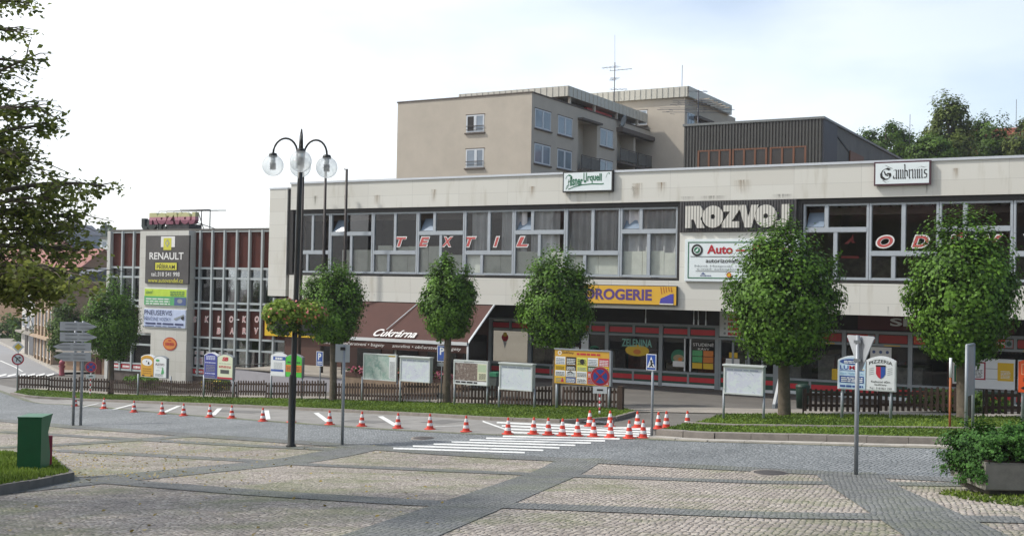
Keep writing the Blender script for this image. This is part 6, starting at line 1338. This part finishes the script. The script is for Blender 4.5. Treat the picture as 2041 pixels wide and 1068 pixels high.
board('map_board', 'grey green town map in a framed case, leftmost of the map boards', 725, 703, 790, 760, ((730, 801), (782, 805)), lambda t, a, b, c_, d_, y, th: casebox(t, a, b, c_, d_, y, .07, M_map1, M_casew, False, ex1))
board('map_board', 'faded white map case with hood just right of the green map', 798, 711, 857, 763, ((801, 806), (852, 808)), lambda t, a, b, c_, d_, y, th: casebox(t, a, b, c_, d_, y, .2, M_map2, M_casew, True, ex2))
board('map_board', 'board with a brown aerial photo and cream legend strip', 905, 716, 972, 769, ((909, 810), (967, 812)), lambda t, a, b, c_, d_, y, th: casebox(t, a, b, c_, d_, y, .12, M_map3, M_casew, False, ex3))
board('map_board', 'empty looking white map case between aerial photo board and yellow advert board', 996, 724, 1061, 780, ((1001, 815), (1058, 818)), lambda t, a, b, c_, d_, y, th: casebox(t, a, b, c_, d_, y, .22, M_map4, M_casew, True, ex2))
board('map_board', 'white hooded map case on the right verge before the shop doors', 1443, 728, 1521, 789, ((1447, 838), (1517, 842)), lambda t, a, b, c_, d_, y, th: casebox(t, a, b, c_, d_, y, .22, M_map2, M_casew, True, ex2))
def bigad(t, x0, x1, z0, z1, y, th):
    c = MB(); c.box(x0, x1, y, y+.1, z0, z1, 0); c.box(x1-.04, x1+.03, y-.02, y+.14, z0, z1, 1); c.box(x0-.02, x1, y-.02, y+.12, z1, z1+.05, 1); c.build('panel', [mat('board_ochre', 'c89a34', .5, var=.06), M_galv], t)
    c = MB(); W = x1-x0; H_ = z1-z0; yy = y-.004
    c.text('Sedlčany', x0+.13*W, z1-.13*H_, .22*W, .1*H_, yy, 2, .02, .2); c.lines(x0+.4*W, x0+.82*W, z1-.13*H_, z1-.06*H_, 1, yy, 1, duty=.8); c.ring(x0+.09*W, z1-.09*H_, .05, .08, yy, 4)
    cols = [[4, 3, 6, 4, 1], [5, 3, 6, 7, 5], [4, 4, 4, 1, 1], [5, 8, 4, 1, 1]]
    hs = [(.565, .80), (.40, .555), (.22, .39), (.03, .21)]
    for r_i, (a, b) in enumerate(hs):
        for j in range(5):
            xx0 = x0+W*(.015+.195*j); xx1 = xx0+W*.18; c.rect(xx0, xx1, z0+a*H_, z0+b*H_, yy, cols[r_i][j]); ink = 4 if cols[r_i][j] in (1, 3, 7, 8) else 3
            c.lines(xx0+.03, xx1-.03, z0+(a+.02)*H_, z0+(b-.03)*H_, 3 if r_i else 4, yy-.004, ink if (r_i+j) % 3 else 9, random.Random(r_i*7+j), .5)
    c.disc(x0+.5*W, z0+.68*H_, .1, yy-.006, 3, 8); c.prism([(x0+.12*W, z0+.05*H_), (x0+.175*W, z0+.05*H_), (x0+.147*W, z0+.19*H_)], yy-.008, yy-.006, 1); c.nib([(x0+.24*W, z0+.33*H_), (x0+.29*W, z0+.37*H_), (x0+.34*W, z0+.33*H_)], .04, 1.5, yy-.008, 3)
    c.build('adverts', [M_white, M_sred, mat('ink_brown', '6a4a20', .5), M_black, M_swht, M_yel, mat('advert_lemon', 'd2d460', .5), M_grnp, M_ltblue, mat('ink_grey', '77808c', .5)], t)
board('advertising_board', 'large yellow topped board of many small adverts behind the no stopping sign', 1106, 696, 1216, 770, ((1112, 818), (1211, 820)), bigad, cat='advertising board', leg_r=.055)
def arched(x0, x1, z0, z1, sag): return [(x0, z0), (x1, z0)]+[(x1-(x1-x0)*i/10, z1-sag+sag*(1-(2*i/10-1)**2)) for i in range(11)]
def twin(label, pxs, pt, pb, legs, mats_, draws, name='advertising_board', shared=False):
    bs = [G(*q) for q in legs]; Y = (bs[0].y+bs[1].y)/2; y = Y-.1; xa, z1 = XZ(pxs[0], pt[0], y); xm, _ = XZ(pxs[1], pt[0], y); xb, z0 = XZ(pxs[2], pb, y)
    t = thing(name, label, 'advertising board', ((xa+xb)/2, Y, bs[0].z))
    for b in bs: c = MB(); c.tube([(b.x, Y, gz(b.x, Y)-.1), (b.x, Y, z0+.1)], .045, 8); c.build('leg', M_galv, t)
    z1b = XZ(pxs[1], pt[1], y)[1]
    for i, (p, q, zt) in enumerate(((xa, xm-.02, z1), (xm+.02, xb, z1b))):
        c = MB(); pf = arched(p-.03, q+.03, z0-.03, zt+.04, .14); c.prism(pf, y+.0, y+.16, 0); c.build('casing', M_swht if i == 0 or shared else M_galv, t)
        c = MB(); c.prism(arched(p, q, z0, zt, .14), y-.012, y-.002, 0); c.build('panel', mats_[i], t)
        c = MB(); ms_ = draws[i](c, p, q, z0, zt, y-.018); c.build('print', ms_, t)
    return t
M_adorg = mat('advert_orange', 'c89428', .45, var=.06); M_adblue = mat('advert_navy', '3a3f8e', .45, var=.05); M_adcream = mat('advert_cream', 'd3d8bc', .45, var=.04); M_adgreen = mat('advert_green', '46b43a', .45, var=.05)
def d1(c, p, q, z0, z1, y):
    W = q-p; H_ = z1-z0; c.disc(p+W/2, z0+.68*H_, W*.42, y, 0, 24, H_*.17); c.disc(p+.46*W, z0+.72*H_, .04, y-.004, 3, 8); c.prism([(p+.55*W, z0+.58*H_), (p+.7*W, z0+.58*H_), (p+.66*W, z0+.7*H_), (p+.58*W, z0+.7*H_)], y-.006, y-.004, 1); c.lines(p+.2*W, q-.2*W, z1-.16*H_, z1-.09*H_, 1, y, 2); c.lines(p+.15*W, q-.15*W, z0+.14*H_, z0+.46*H_, 3, y, 2, duty=.3); c.rect(p+.1*W, p+.3*W, z0+.03, z0+.09, y, 1); c.rect(q-.2*W, q-.05*W, z0+.03, z0+.09, y, 1); return [M_swht, M_black, mat('ink_ochre', '8a6420', .5), M_ltblue]
def d2(c, p, q, z0, z1, y):
    W = q-p; H_ = z1-z0; c.disc(p+.3*W, z1-.2*H_, .16*W, y, 0, 14, .06*H_); c.text('PLETIVO', p+.15*W, z1-.44*H_, .7*W, .11*H_, y, 1, .01); c.lines(p+.3*W, q-.2*W, z0+.46*H_, z0+.5*H_, 1, y, 2); c.lines(p+.2*W, p+.5*W, z0+.32*H_, z0+.36*H_, 1, y, 2); c.prism([(p+.6*W, z0+.2*H_), (p+.66*W, z0+.16*H_), (p+.8*W, z0+.18*H_), (p+.84*W, z0+.26*H_), (p+.72*W, z0+.52*H_)], y-.002, y, 0); c.lines(p+.1*W, q-.25*W, z0+.06*H_, z0+.2*H_, 3, y, 2); return [M_lgreen, mat('ink_maroon', '5a2430', .5), M_galvd]
def d3(c, p, q, z0, z1, y):
    W = q-p; H_ = z1-z0; c.lines(p+.15*W, q-.15*W, z1-.26*H_, z1-.08*H_, 3, y, 0, duty=.75); c.lines(p+.08*W, q-.08*W, z0+.6*H_, z0+.66*H_, 1, y, 0, duty=.7); c.lines(p+.14*W, q-.14*W, z0+.26*H_, z0+.56*H_, 5, y, 1); c.lines(p+.08*W, q-.08*W, z0+.16*H_, z0+.22*H_, 1, y, 0, duty=.7); c.lines(p+.1*W, q-.1*W, z0+.04*H_, z0+.12*H_, 2, y, 1); return [mat('ink_lilac', 'b8bcd8', .5), mat('ink_tan', '8c8a86', .5)]
def d4(c, p, q, z0, z1, y):
    W = q-p; H_ = z1-z0; c.text('SB', p+.3*W, z1-.26*H_, .42*W, .17*H_, y, 0, .06, .2); c.lines(p+.08*W, q-.08*W, z0+.63*H_, z0+.66*H_, 1, y, 1); c.lines(p+.1*W, q-.1*W, z0+.46*H_, z0+.56*H_, 2, y, 0, duty=.6); c.rect(p+.2*W, q-.22*W, z0+.22*H_, z0+.38*H_, y, 2); c.rect(p, q, z0, z0+.07*H_, y, 0); return [M_sred, M_galvd, mat('photo_dark', '4a4c4a', .5)]
def d5(c, p, q, z0, z1, y):
    W = q-p; H_ = z1-z0; c.rect(p+.15*W, q, z1-.28*H_, z1-.12*H_, y, 0); c.lines(p+.3*W, q-.2*W, z1-.25*H_, z1-.15*H_, 1, y-.004, 1, duty=.9); c.lines(p+.2*W, q-.2*W, z0+.3*H_, z0+.64*H_, 7, y, 2, duty=.25); c.rect(p, q-.12*W, z0+.2*H_, z0+.29*H_, y, 0); return [M_sblue, M_swht, M_galvd]
def d6(c, p, q, z0, z1, y):
    W = q-p; H_ = z1-z0; c.rect(p, q, z0+.22*H_, z0+.54*H_, y, 0); c.lines(p+.1*W, q-.1*W, z0+.62*H_, z0+.74*H_, 1, y, 1, duty=.6); c.lines(p+.06*W, q-.06*W, z0+.26*H_, z0+.5*H_, 4, y-.004, 1, duty=.4); return [M_org, mat('ink_green', '2a4a22', .5)]
def d7(c, p, q, z0, z1, y):
    W = q-p; H_ = z1-z0; c.disc(p+W/2, z1-.15*H_, .46*W, y, 0, 24, .09*H_); c.lines(p+.2*W, q-.2*W, z1-.2*H_, z1-.1*H_, 2, y-.004, 1, duty=.6); c.text('LU', p+.05*W, z0+.60*H_, .32*W, .13*H_, y, 3, .02); c.text('M', p+.40*W, z0+.60*H_, .2*W, .13*H_, y, 2, .02); c.text('EIL', p+.63*W, z0+.60*H_, .32*W, .13*H_, y, 5, .02); c.rect(p+.52*W, p+.72*W, z0+.6*H_, z0+.73*H_, y-.003, 5) if False else None
    c.rect(p+.04*W, q-.06*W, z0+.56*H_, z0+.575*H_, y, 3); c.text('VODA · TOPENÍ · PLYN', p+.06*W, z0+.44*H_, .86*W, .07*H_, y, 4, .005); c.rect(p+.04*W, q-.06*W, z0+.18*H_, z0+.40*H_, y, 0); c.lines(p+.1*W, q-.1*W, z0+.21*H_, z0+.38*H_, 3, y-.004, 1, duty=.6); c.lines(p+.06*W, q-.08*W, z0+.04*H_, z0+.12*H_, 1, y, 0, duty=.8); return [mat('advert_royal', '2c4a8c', .5), M_swht, M_sred, mat('ink_royal', '33519c', .5), mat('ink_azure', '5f9ac2', .5), M_yel]
def d8(c, p, q, z0, z1, y):
    W = q-p; H_ = z1-z0; c.text('PIZZERIA', p+.08*W, z1-.24*H_, .84*W, .1*H_, y, 0, .01, 0, 0, .08*H_)
    sh = lambda s_, xo: [(p+W*(.5+xo*s_), z0+.76*H_) for _ in (0,)]
    c.prism([(p+.33*W, z0+.74*H_), (p+.33*W, z0+.5*H_), (p+.4*W, z0+.4*H_), (p+.5*W, z0+.35*H_), (p+.5*W, z0+.74*H_)], y-.002, y, 1); c.prism([(p+.5*W, z0+.74*H_), (p+.5*W, z0+.35*H_), (p+.6*W, z0+.4*H_), (p+.67*W, z0+.5*H_), (p+.67*W, z0+.74*H_)], y-.002, y, 2); c.rect(p+.32*W, p+.68*W, z0+.72*H_, z0+.77*H_, y-.004, 0)
    for i in range(4): zz = z0+(.66-.06*i)*H_; c.nib([(p+.08*W, zz-.02), (p+.26*W, zz+.02)], .012, 1.5, y, 3); c.nib([(p+.74*W, zz-.0), (p+.92*W, zz+.03)], .012, 1.5, y, 3)
    c.text('Kulturní dům', p+.16*W, z0+.23*H_, .68*W, .07*H_, y, 0, .01); c.text('Sedlčany', p+.28*W, z0+.13*H_, .44*W, .07*H_, y, 0, .01); c.text('Tel.: 318 821 250', p+.1*W, z0+.03*H_, .8*W, .06*H_, y, 0, .0); return [M_black, M_sred, M_sblue, M_galvd]
twin('orange and white twin advert board with rounded tops before the pylon', (282, 307, 331), (707, 709), 753, ((287, 790), (327, 793)), (M_adorg, M_swht), (d1, d2))
twin('dark blue and cream twin advert board left of the lilac wall', (408, 434, 463), (703, 706), 756, ((412, 795), (458, 797)), (M_adblue, M_adcream), (d3, d4))
twin('white and bright green twin advert board crossed by the lamp column', (541, 570, 601), (704, 706), 752, ((545, 797), (596, 799)), (M_swht, M_adgreen), (d5, d6))
twin('white twin advert board with a blue oval and a pizzeria shield', (1672, 1727, 1783), (710, 711), 779, ((1680, 838), (1773, 841)), (mat('advert_paleblue', 'bcd2e2', .45), M_swht), (d7, d8), shared=True)
# orange board at the right edge
b = G(2034, 846); t = thing('arrow_board', 'orange pointed advert board with an arrow at the right picture edge', 'sign', tuple(b)); y = b.y-.1; x0, z1 = XZ(2030, 716, y); z0 = XZ(2030, 781, y)[1]; w_ = .95
c = MB(); c.tube([(b.x+.05, b.y, b.z-.1), (b.x+.05, b.y, z1-.2)], .04, 8); c.build('post', M_galv, t)
c = MB(); c.prism([(x0, z0), (x0+w_, z0), (x0+w_, z1-.1), (x0+w_/2, z1+.12), (x0, z1-.06)], y, y+.05); c.build('panel', mat('board_orange', 'd2501e', .45, var=.05), t)
c = MB(); c.nib([(.42, .12), (.14, .12)], .03, 1.57, y-.006, 0, x0, z0); c.prism([(x0+.06, z0+.12), (x0+.17, z0+.06), (x0+.17, z0+.18)], y-.006, y-.004, 0); c.rect(x0+.08, x0+w_-.1, z1-.42, z1-.4, y-.005, 1); c.rect(x0+.08, x0+w_-.1, z1-.14, z1-.12, y-.005, 1); c.rect(x0+.08, x0+.1, z1-.4, z1-.14, y-.005, 1); c.lines(x0+.12, x0+w_-.12, z0+.3, z1-.5, 3, y-.005, 0); c.build('print', [M_black, mat('ink_peach', 'e0a07a', .5)], t)

# picket fences
M_fence = mat('fence_brown', '3b2a20', .75, var=.25, scale=4)
def fence(label, pts, h=.78, gap=.17, base_off=.12, step=2.05):
    P = [G(*p) if len(p) == 2 else Vector(p) for p in pts]; pl2 = [(p.x, p.y) for p in P]; L_ = sum((Vector(b)-Vector(a)).length for a, b in zip(pl2, pl2[1:])); ns = max(1, round(L_/step)); q = resample(pl2, ns)
    z_ = lambda p: gz(p.x, p.y)+base_off; t = thing('picket_fence', label, 'fence', (q[0].x, q[0].y, z_(q[0])), 0, 'dark brown picket fence panels along the planted strip')
    for i, (a, b) in enumerate(zip(q, q[1:])):
        d = (b-a); L2 = d.length; d.normalize(); nv = Vector((-d.y, d.x)); n_ = max(3, int(L2/gap)); c = MB(); jz = rnd.uniform(-.05, .05); tilt = rnd.uniform(-.03, .03)
        bo = lambda s0, s1, o0, o1, z0, z1, zz: c.add([(a.x+d.x*s+nv.x*o, a.y+d.y*s+nv.y*o, zz+z) for z in (z0, z1) for s, o in ((s0, o0), (s1, o0), (s1, o1), (s0, o1))], [(0, 3, 2, 1), (4, 5, 6, 7), (0, 1, 5, 4), (1, 2, 6, 5), (2, 3, 7, 6), (3, 0, 4, 7)])
        za = z_(a)+jz; zb_ = z_(b)+jz
        for k in range(n_):
            s = (k+.5)*L2/n_; zz = za+(zb_-za)*s/L2+tilt*(s/L2-.5); w_ = .045; hh = h+rnd.uniform(-.025, .025)
            pol = [(s-w_, .06), (s+w_, .06), (s+w_, hh-.05), (s+w_*.6, hh), (s-w_*.6, hh), (s-w_, hh-.05)]
            vs = [(a.x+d.x*s2+nv.x*o, a.y+d.y*s2+nv.y*o, zz+z2) for o in (-.035, -.012) for s2, z2 in pol]; m_ = 6
            c.add(vs, [tuple(range(m_)), tuple(range(2*m_-1, m_-1, -1))]+[(i_, i_+m_, (i_+1) % m_+m_, (i_+1) % m_) for i_ in range(m_)])
        for z in (.2, .56):
            vs = []
            for s, zz in ((0.02, za), (L2-.02, zb_)):
                for o, dz in ((-.01, 0), (.03, 0), (.03, .09), (-.01, .09)): vs.append((a.x+d.x*s+nv.x*o, a.y+d.y*s+nv.y*o, zz+z+dz))
            c.add(vs, [(0, 1, 2, 3), (7, 6, 5, 4), (0, 4, 5, 1), (1, 5, 6, 2), (2, 6, 7, 3), (3, 7, 4, 0)])
        c.build('picket_panel', M_fence, t)
    for p in q: c = MB(); c.tube([(p.x, p.y+.04, gz(p.x, p.y)-.1), (p.x, p.y+.04, z_(p)+.74)], .03, 6); c.build('post', M_pole, t)
    return t
fence('picket fence at the far left by the round no turn sign and young tree', [(35, 779), (80, 781), (140, 784), (216, 788)])
fence('picket fence behind the orange and blue advert boards', [(219, 788), (330, 792), (470, 796)])
fence('picket fence behind the green advert board, ending at a thick end post', [(473, 796), (560, 798), (648, 800)])
fence('picket fence behind the green map and white map case', [(668, 801), (760, 804), (872, 808)])
fence('picket fence behind the aerial photo board', [(898, 808), (1000, 811), (1098, 815)])
fence('picket fence behind the yellow advertising board ending at the driveway', [(1120, 816), (1180, 818), (1236, 820)])
fence('picket fence in front of the shop windows left of the rightmost lime tree', [(-10.05, 37.1, 0), (-7.5, 36.9, 0), (-5.2, 36.6, 0)], base_off=.14)
fence('picket fence at the right picture edge beyond the rightmost lime tree', [(-4.5, 36.6, 0), (-2, 36.6, 0), (4, 36.4, 0)], base_off=.14)
b = G(1237, 822); t = thing('fence_post', 'thick wooden end post at the driveway end of the fence', 'post', tuple(b)); c = MB(); c.box(b.x-.09, b.x+.09, b.y-.09, b.y+.09, b.z-.05, b.z+.92); c.build('post', M_fence, t); c = MB(); c.box(b.x-.1, b.x+.1, b.y-.1, b.y+.1, b.z+.92, b.z+.96); c.build('cap', M_fence, t)

# traffic cones
M_cor = mat('cone_orange', 'd0402a', .45, var=.08); M_cow = mat('cone_white', 'e0dedb', .4, var=.04)
ct = thing('traffic_cone', '', 'traffic cone', (0, 0, 0)); R0 = lambda z: .125-.098*z/.5
c = MB(); c.lathe([(.175, 0), (.19, .01), (.185, .025), (.13, .035)], 16, 0); c.lathe([(0, 0), (.175, 0)], 16, 0); c.build('base', M_cor, ct, world=False)
c = MB()
for z0, z1, mi in ((.03, .12, 0), (.12, .21, 1), (.21, .31, 0), (.31, .42, 1), (.42, .50, 0)): c.lathe([(R0(z0), z0), (R0(z1), z1)], 16, mi)
c.lathe([(.027, .5), (.012, .51), (0, .505)], 16, 0); c.build('cone', [M_cor, M_cow], ct, world=False)
ORD = ['first', 'second', 'third', 'fourth', 'fifth', 'sixth', 'seventh', 'eighth', 'ninth', 'tenth', 'eleventh', 'twelfth', 'thirteenth', 'fourteenth']
lane = [(150, 809), (207, 814), (267, 821), (323, 825), (366, 828), (418, 831), (462, 833), (524, 839), (581, 841), (657, 846), (721, 849), (793, 853), (857, 855), (929, 860)]
hat = [(1012, 865), (1063, 864.5), (1093, 866), (1120.5, 868), (1151, 868.5), (1183, 870), (1216.5, 871.5), (1254, 873), (1281.5, 872)]
drv = [(1175.5, 849), (1216, 850), (1270.5, 852), (1312, 854), (1328, 852), (1370, 851.5)]
for i, (px, py) in enumerate(lane+hat+drv):
    p = G(px, py, .01); o = ct if i == 0 else copy_tree(ct); o.location = p; o.rotation_euler = (rnd.uniform(-.02, .02), rnd.uniform(-.02, .02), rnd.uniform(0, 6))
    o['group'] = 'orange and white traffic cones'
    if i < 14: o['label'] = 'orange and white cone, %s from the left in the row along the parking lane' % ORD[i]
    elif i < 23: o['label'] = 'orange and white cone, %s from the left along the front of the white hatching' % ORD[i-14]
    else: o['label'] = 'orange and white cone, %s from the left of the scattered ones at the driveway mouth' % ORD[i-23]
# drain grates in the kerb corners
for px, py, lb in ((172, 797, 'black drain grate in the left grass kerb'), (1192, 840, 'black drain grate by the driveway corner')):
    b = G(px, py, .03); t = thing('drain_grate', lb, 'grate', tuple(b)); c = MB(); c.box(-.45, .45, -.3, .3, -.03, .0); c.build('frame', M_black, t, world=False); c = MB(); [c.box(-.4+i*.14, -.33+i*.14, -.26, .26, 0, .012) for i in range(6)]; c.build('bars', M_galvd, t, world=False)
# bins
b = G(65, 952); isl = thing('litter_bin', 'tall dark green sheet metal litter bin on the kerbed island', 'bin', (b.x, b.y, b.z+.1), YAW+.06)
M_bin = mat('bin_green', '1f6641', .45, var=.12, scale=3); c = MB(); W_ = .47; D_ = .62
c.prism([(-.0, 0), (D_*.82, 0), (D_*.9, .3), (D_*.66, .78), (D_*.98, 1.06), (D_, 1.1), (0, 1.1)], -W_*.68, W_*.32, 0, 'x'); c.build('body', M_bin, isl, world=False)
c = MB(); c.box(-W_*.68-.01, W_*.32+.01, -.01, D_+.01, 1.1, 1.13); c.build('lid', M_bin, isl, world=False); c = MB(); c.box(-W_*.6, W_*.25, .05, D_*.7, -.08, 0); c.build('foot', M_black, isl, world=False)
p = atd(93, 930, dep(b)+.9); t = thing('red_panel', 'narrow red panel standing just behind the green bin', 'panel', (p.x, p.y, gz(p.x, p.y)), YAW+.5); c = MB(); c.box(-.1, .1, -.02, .02, .18, .82); c.build('panel', mat('panel_crimson', '9a2440', .5), t, world=False); c = MB(); c.box(-.08, -.05, -.02, .02, -.05, .18); c.box(.05, .08, -.02, .02, -.05, .18); c.build('leg', M_black, t, world=False)
# kerbed grass island at the lower left
I0 = gl([(-260, 1010), (0, 985), (137, 957)]); I1 = gl([(-260, 930), (0, 912), (100, 922)])
ribbon('grass_bed', I0, I1, M_grassb, .13, 14, 4); blades(I0, I1, .13, 500, .10, 9)
kerbline('kerb', I0, .22, .16, mat('kerb_dark', '6f6a62', .85, var=.2, scale=3, bump=.3)); kerbline('kerb', [I0[-1], I1[-1]], .2, .16, mat('kerb_dark', '6f6a62'))
for px, py, lb, rr in ((1601, 794, 'dark green round litter bin behind the lime tree near the shop window', .26), (986, 800, 'wheeled bin with a green lid behind the map boards', .3)):
    b = G(px, py); b = Vector((onY(px, 700, 42.5).x, 42.5, gz(onY(px, 700, 42.5).x, 42.5))); zt = topz(b, px, 766 if px > 1500 else 742); t = thing('litter_bin', lb, 'bin', tuple(b)); c = MB(); h = zt-b.z
    if px > 1500: c.lathe([(0, 0), (rr*.85, 0), (rr, h*.9), (rr*.9, h), (0, h)], 14); c.build('body', mat('bin_darkgreen', '0f2e20', .5), t, world=False); c = MB(); c.lathe([(rr*1.02, h*.86), (rr*1.05, h*.95), (rr*.7, h*1.02), (0, h*1.04)], 14); c.build('lid', mat('bin_darkgreen', '0f2e20'), t, world=False)
    else: c.prism([(-rr*.85, .08), (rr*.85, .08), (rr, h*.86), (-rr, h*.86)], -rr, rr); c.build('body', mat('bin_grey', '4c5450', .6), t, world=False); c = MB(); c.prism([(-rr*1.05, h*.86), (rr*1.05, h*.86), (rr*.8, h), (-rr*.8, h)], -rr*1.1, rr*1.1); c.build('lid', mat('bin_lid', '2f7a58', .5), t, world=False); c = MB(); c.tube([(-rr*.8, .3, .09), (rr*.8, .3, .09)], .09, 10); c.build('wheel', M_black, t, world=False)
# hydrant on the corner island
b = onY(123, 745, 50.5); b = Vector((b.x, b.y, gz(b.x, b.y))); t = thing('hydrant', 'faded red hydrant post on the street corner', 'hydrant', tuple(b)); c = MB(); c.lathe([(0, 0), (.2, 0), (.17, .08), (.15, .75), (.2, .78), (.18, .9), (.1, 1.0), (0, 1.02)], 12); c.build('body', mat('hydrant_red', 'a0505a', .6, var=.12), t, world=False); c = MB(); c.tube([(-.26, 0, .6), (.26, 0, .6)], .07, 8); c.build('outlet', mat('hydrant_dark', '7c3038', .6), t, world=False)
# leaning white pole at the doors
a = onY(1542, 806, 41.0); b = onY(1556, 760, 41.2); t = thing('leaning_board', 'white edge of a leaning board beside the large lime trunk', 'board', tuple(a)); c = MB(); dz = .05; c.add([(a.x-.05, a.y, a.z), (a.x+.05, a.y, a.z), (b.x+.05, b.y, b.z+.35), (b.x-.05, b.y, b.z+.35), (a.x-.05, a.y+.7, a.z), (a.x+.05, a.y+.7, a.z), (b.x+.05, b.y+.1, b.z+.35), (b.x-.05, b.y+.1, b.z+.35)], [(0, 1, 2, 3), (7, 6, 5, 4), (0, 4, 5, 1), (1, 5, 6, 2), (2, 6, 7, 3), (3, 7, 4, 0)]); c.build('panel', M_swht, t); c = MB(); c.box(a.x-.06, a.x+.06, a.y, a.y+.72, gz(a.x, a.y)-.02, a.z+.02); c.build('foot', M_galv, t)
# planter with juniper
b = G(1963, 988); PY = YAW; t = thing('planter', 'square concrete planter trough holding a juniper at the right edge', 'planter', tuple(b), PY)
M_plc = mat('planter_concrete', '7b7970', .9, var=.22, scale=4, bump=.4, bscale=30); c = MB(); pw = 1.5; ph = .56
c.box(0, pw, 0, pw, .10, ph); c.box(0, pw, -.02, 0, .12, ph-.03); c.build('trough', M_plc, t, world=False); c = MB(); c.box(.12, pw-.12, .1, pw-.12, -.05, .10); c.build('base', mat('planter_dark', '4c483f', .9, var=.2), t, world=False)
c = MB(); c.box(.06, pw-.06, .06, pw-.06, ph, ph+.02); c.build('soil', mat('soil', '33291f', .95), t, world=False)
M_jun = leafmat('juniper', '17380f', '4f7a32', .15, .6)
V = []; F = []; T = []; r = np.random.RandomState(21); cen = b+u*.62+vf*.75+Vector((0, 0, .50)); cen = Vector((cen.x, cen.y, b.z+.60)); t = thing('juniper_bush', 'spreading dark green juniper spilling over the planter side', 'shrub', (cen.x, cen.y, cen.z))
P_ = []; N_ = []; TT = []; st = MB()
for i in range(240):
    a = r.rand()*6.28; L_ = .55+.48*r.rand(); el = r.uniform(-.25, 1.0); dirv = u*math.cos(a)+vf*math.sin(a)
    if dirv.dot(u) < -.3: L_ *= 1.05; el = r.uniform(-.5, .75)
    if dirv.dot(vf) < -.15 and dirv.dot(u) > -.6: el = r.uniform(.12, 1.05)
    e = cen+dirv*L_*math.cos(el)*1.02+Vector((0, 0, L_*math.sin(el)*.75-.05*L_)); k_ = 210; tt = r.rand()
    if i % 3 == 0: st.tube([cen+Vector((0, 0, -.05)), cen.lerp(e, .6)+Vector((0, 0, .04)), e], [.016, .01, .003], 4)
    for j in range(k_):
        s_ = (.3+.75*r.rand()**.8); q = cen.lerp(e, min(s_, 1.04)); P_.append((q.x+r.randn()*.05, q.y+r.randn()*.05, q.z+r.randn()*.045)); N_.append((r.randn()*.6, r.randn()*.6, .8)); TT.append(min(max(.3+.5*tt*s_+.15*r.randn(), 0), 1))
V, F = puffs(np.array(P_), np.array(N_)+(np.array(P_)-np.array(cen))*1.4, .045, 22); tinted('foliage', V, F, np.repeat(TT, 4), M_jun, t); st.build('stem', M_bark, t)
cluster('berries', t, (cen.x+.1, cen.y-.35, cen.z+.02), (.25, .15, .12), 40, .07, mat('berry_red', '6a1c24', .6), 23)
# moss under the planter
q = [G(1880, 985), G(1960, 995), G(2041, 1002)]; rb2 = [(p.x, p.y) for p in (G(1866, 983), G(1950, 999), G(2060, 1012))]; rb3 = [(p.x, p.y) for p in (G(1890, 976), G(1960, 982), G(2060, 985))]
blades(rb3, rb2, 0, 320, .045, 31)
r = np.random.RandomState(41)

b = G(1537, 942, .01); t = thing('manhole_cover', 'oval looking dark manhole cover in the cobbles near the yield sign', 'manhole cover', tuple(b)); c = MB(); c.lathe([(0, .012), (.33, .012), (.35, 0), (.35, -.05)], 24); c.build('cover', mat('manhole_iron', '4c4744', .6, .3, var=.2, scale=8, bump=.5, bscale=50), t, world=False); c = MB(); c.lathe([(.36, .006), (.43, .006), (.43, -.05)], 24); c.build('rim', M_kerb, t, world=False)
b = G(845, 873, .012); t = thing('manhole_cover', 'dark round manhole cover in the road before the zebra crossing', 'manhole cover', tuple(b)); c = MB(); c.lathe([(0, .014), (.30, .014), (.32, 0), (.32, -.05)], 24); c.build('cover', mat('manhole_iron', '4c4744'), t, world=False); c = MB(); c.lathe([(.33, .008), (.39, .008), (.39, -.05)], 24); c.build('rim', M_kerb, t, world=False)

# ------------------------------------------------------------------ summer haze between the square and the hills
hz = MB(); hz.box(-1000, 1000, -450, 1300, -10, 60); ho = hz.build('haze', [], kind='stuff')
hm_ = bpy.data.materials.new('haze'); hm_.use_nodes = True; hn = hm_.node_tree.nodes; hn.remove(hn['Principled BSDF']); pv = hn.new('ShaderNodeVolumePrincipled')
pv.inputs['Color'].default_value = (0.90, 0.94, 1.0, 1); pv.inputs['Density'].default_value = 0.00028; pv.inputs['Anisotropy'].default_value = 0.3
hm_.node_tree.links.new(pv.outputs[0], hn['Material Output'].inputs['Volume']); ho.data.materials.append(hm_)
S.cycles.volume_bounces = 1
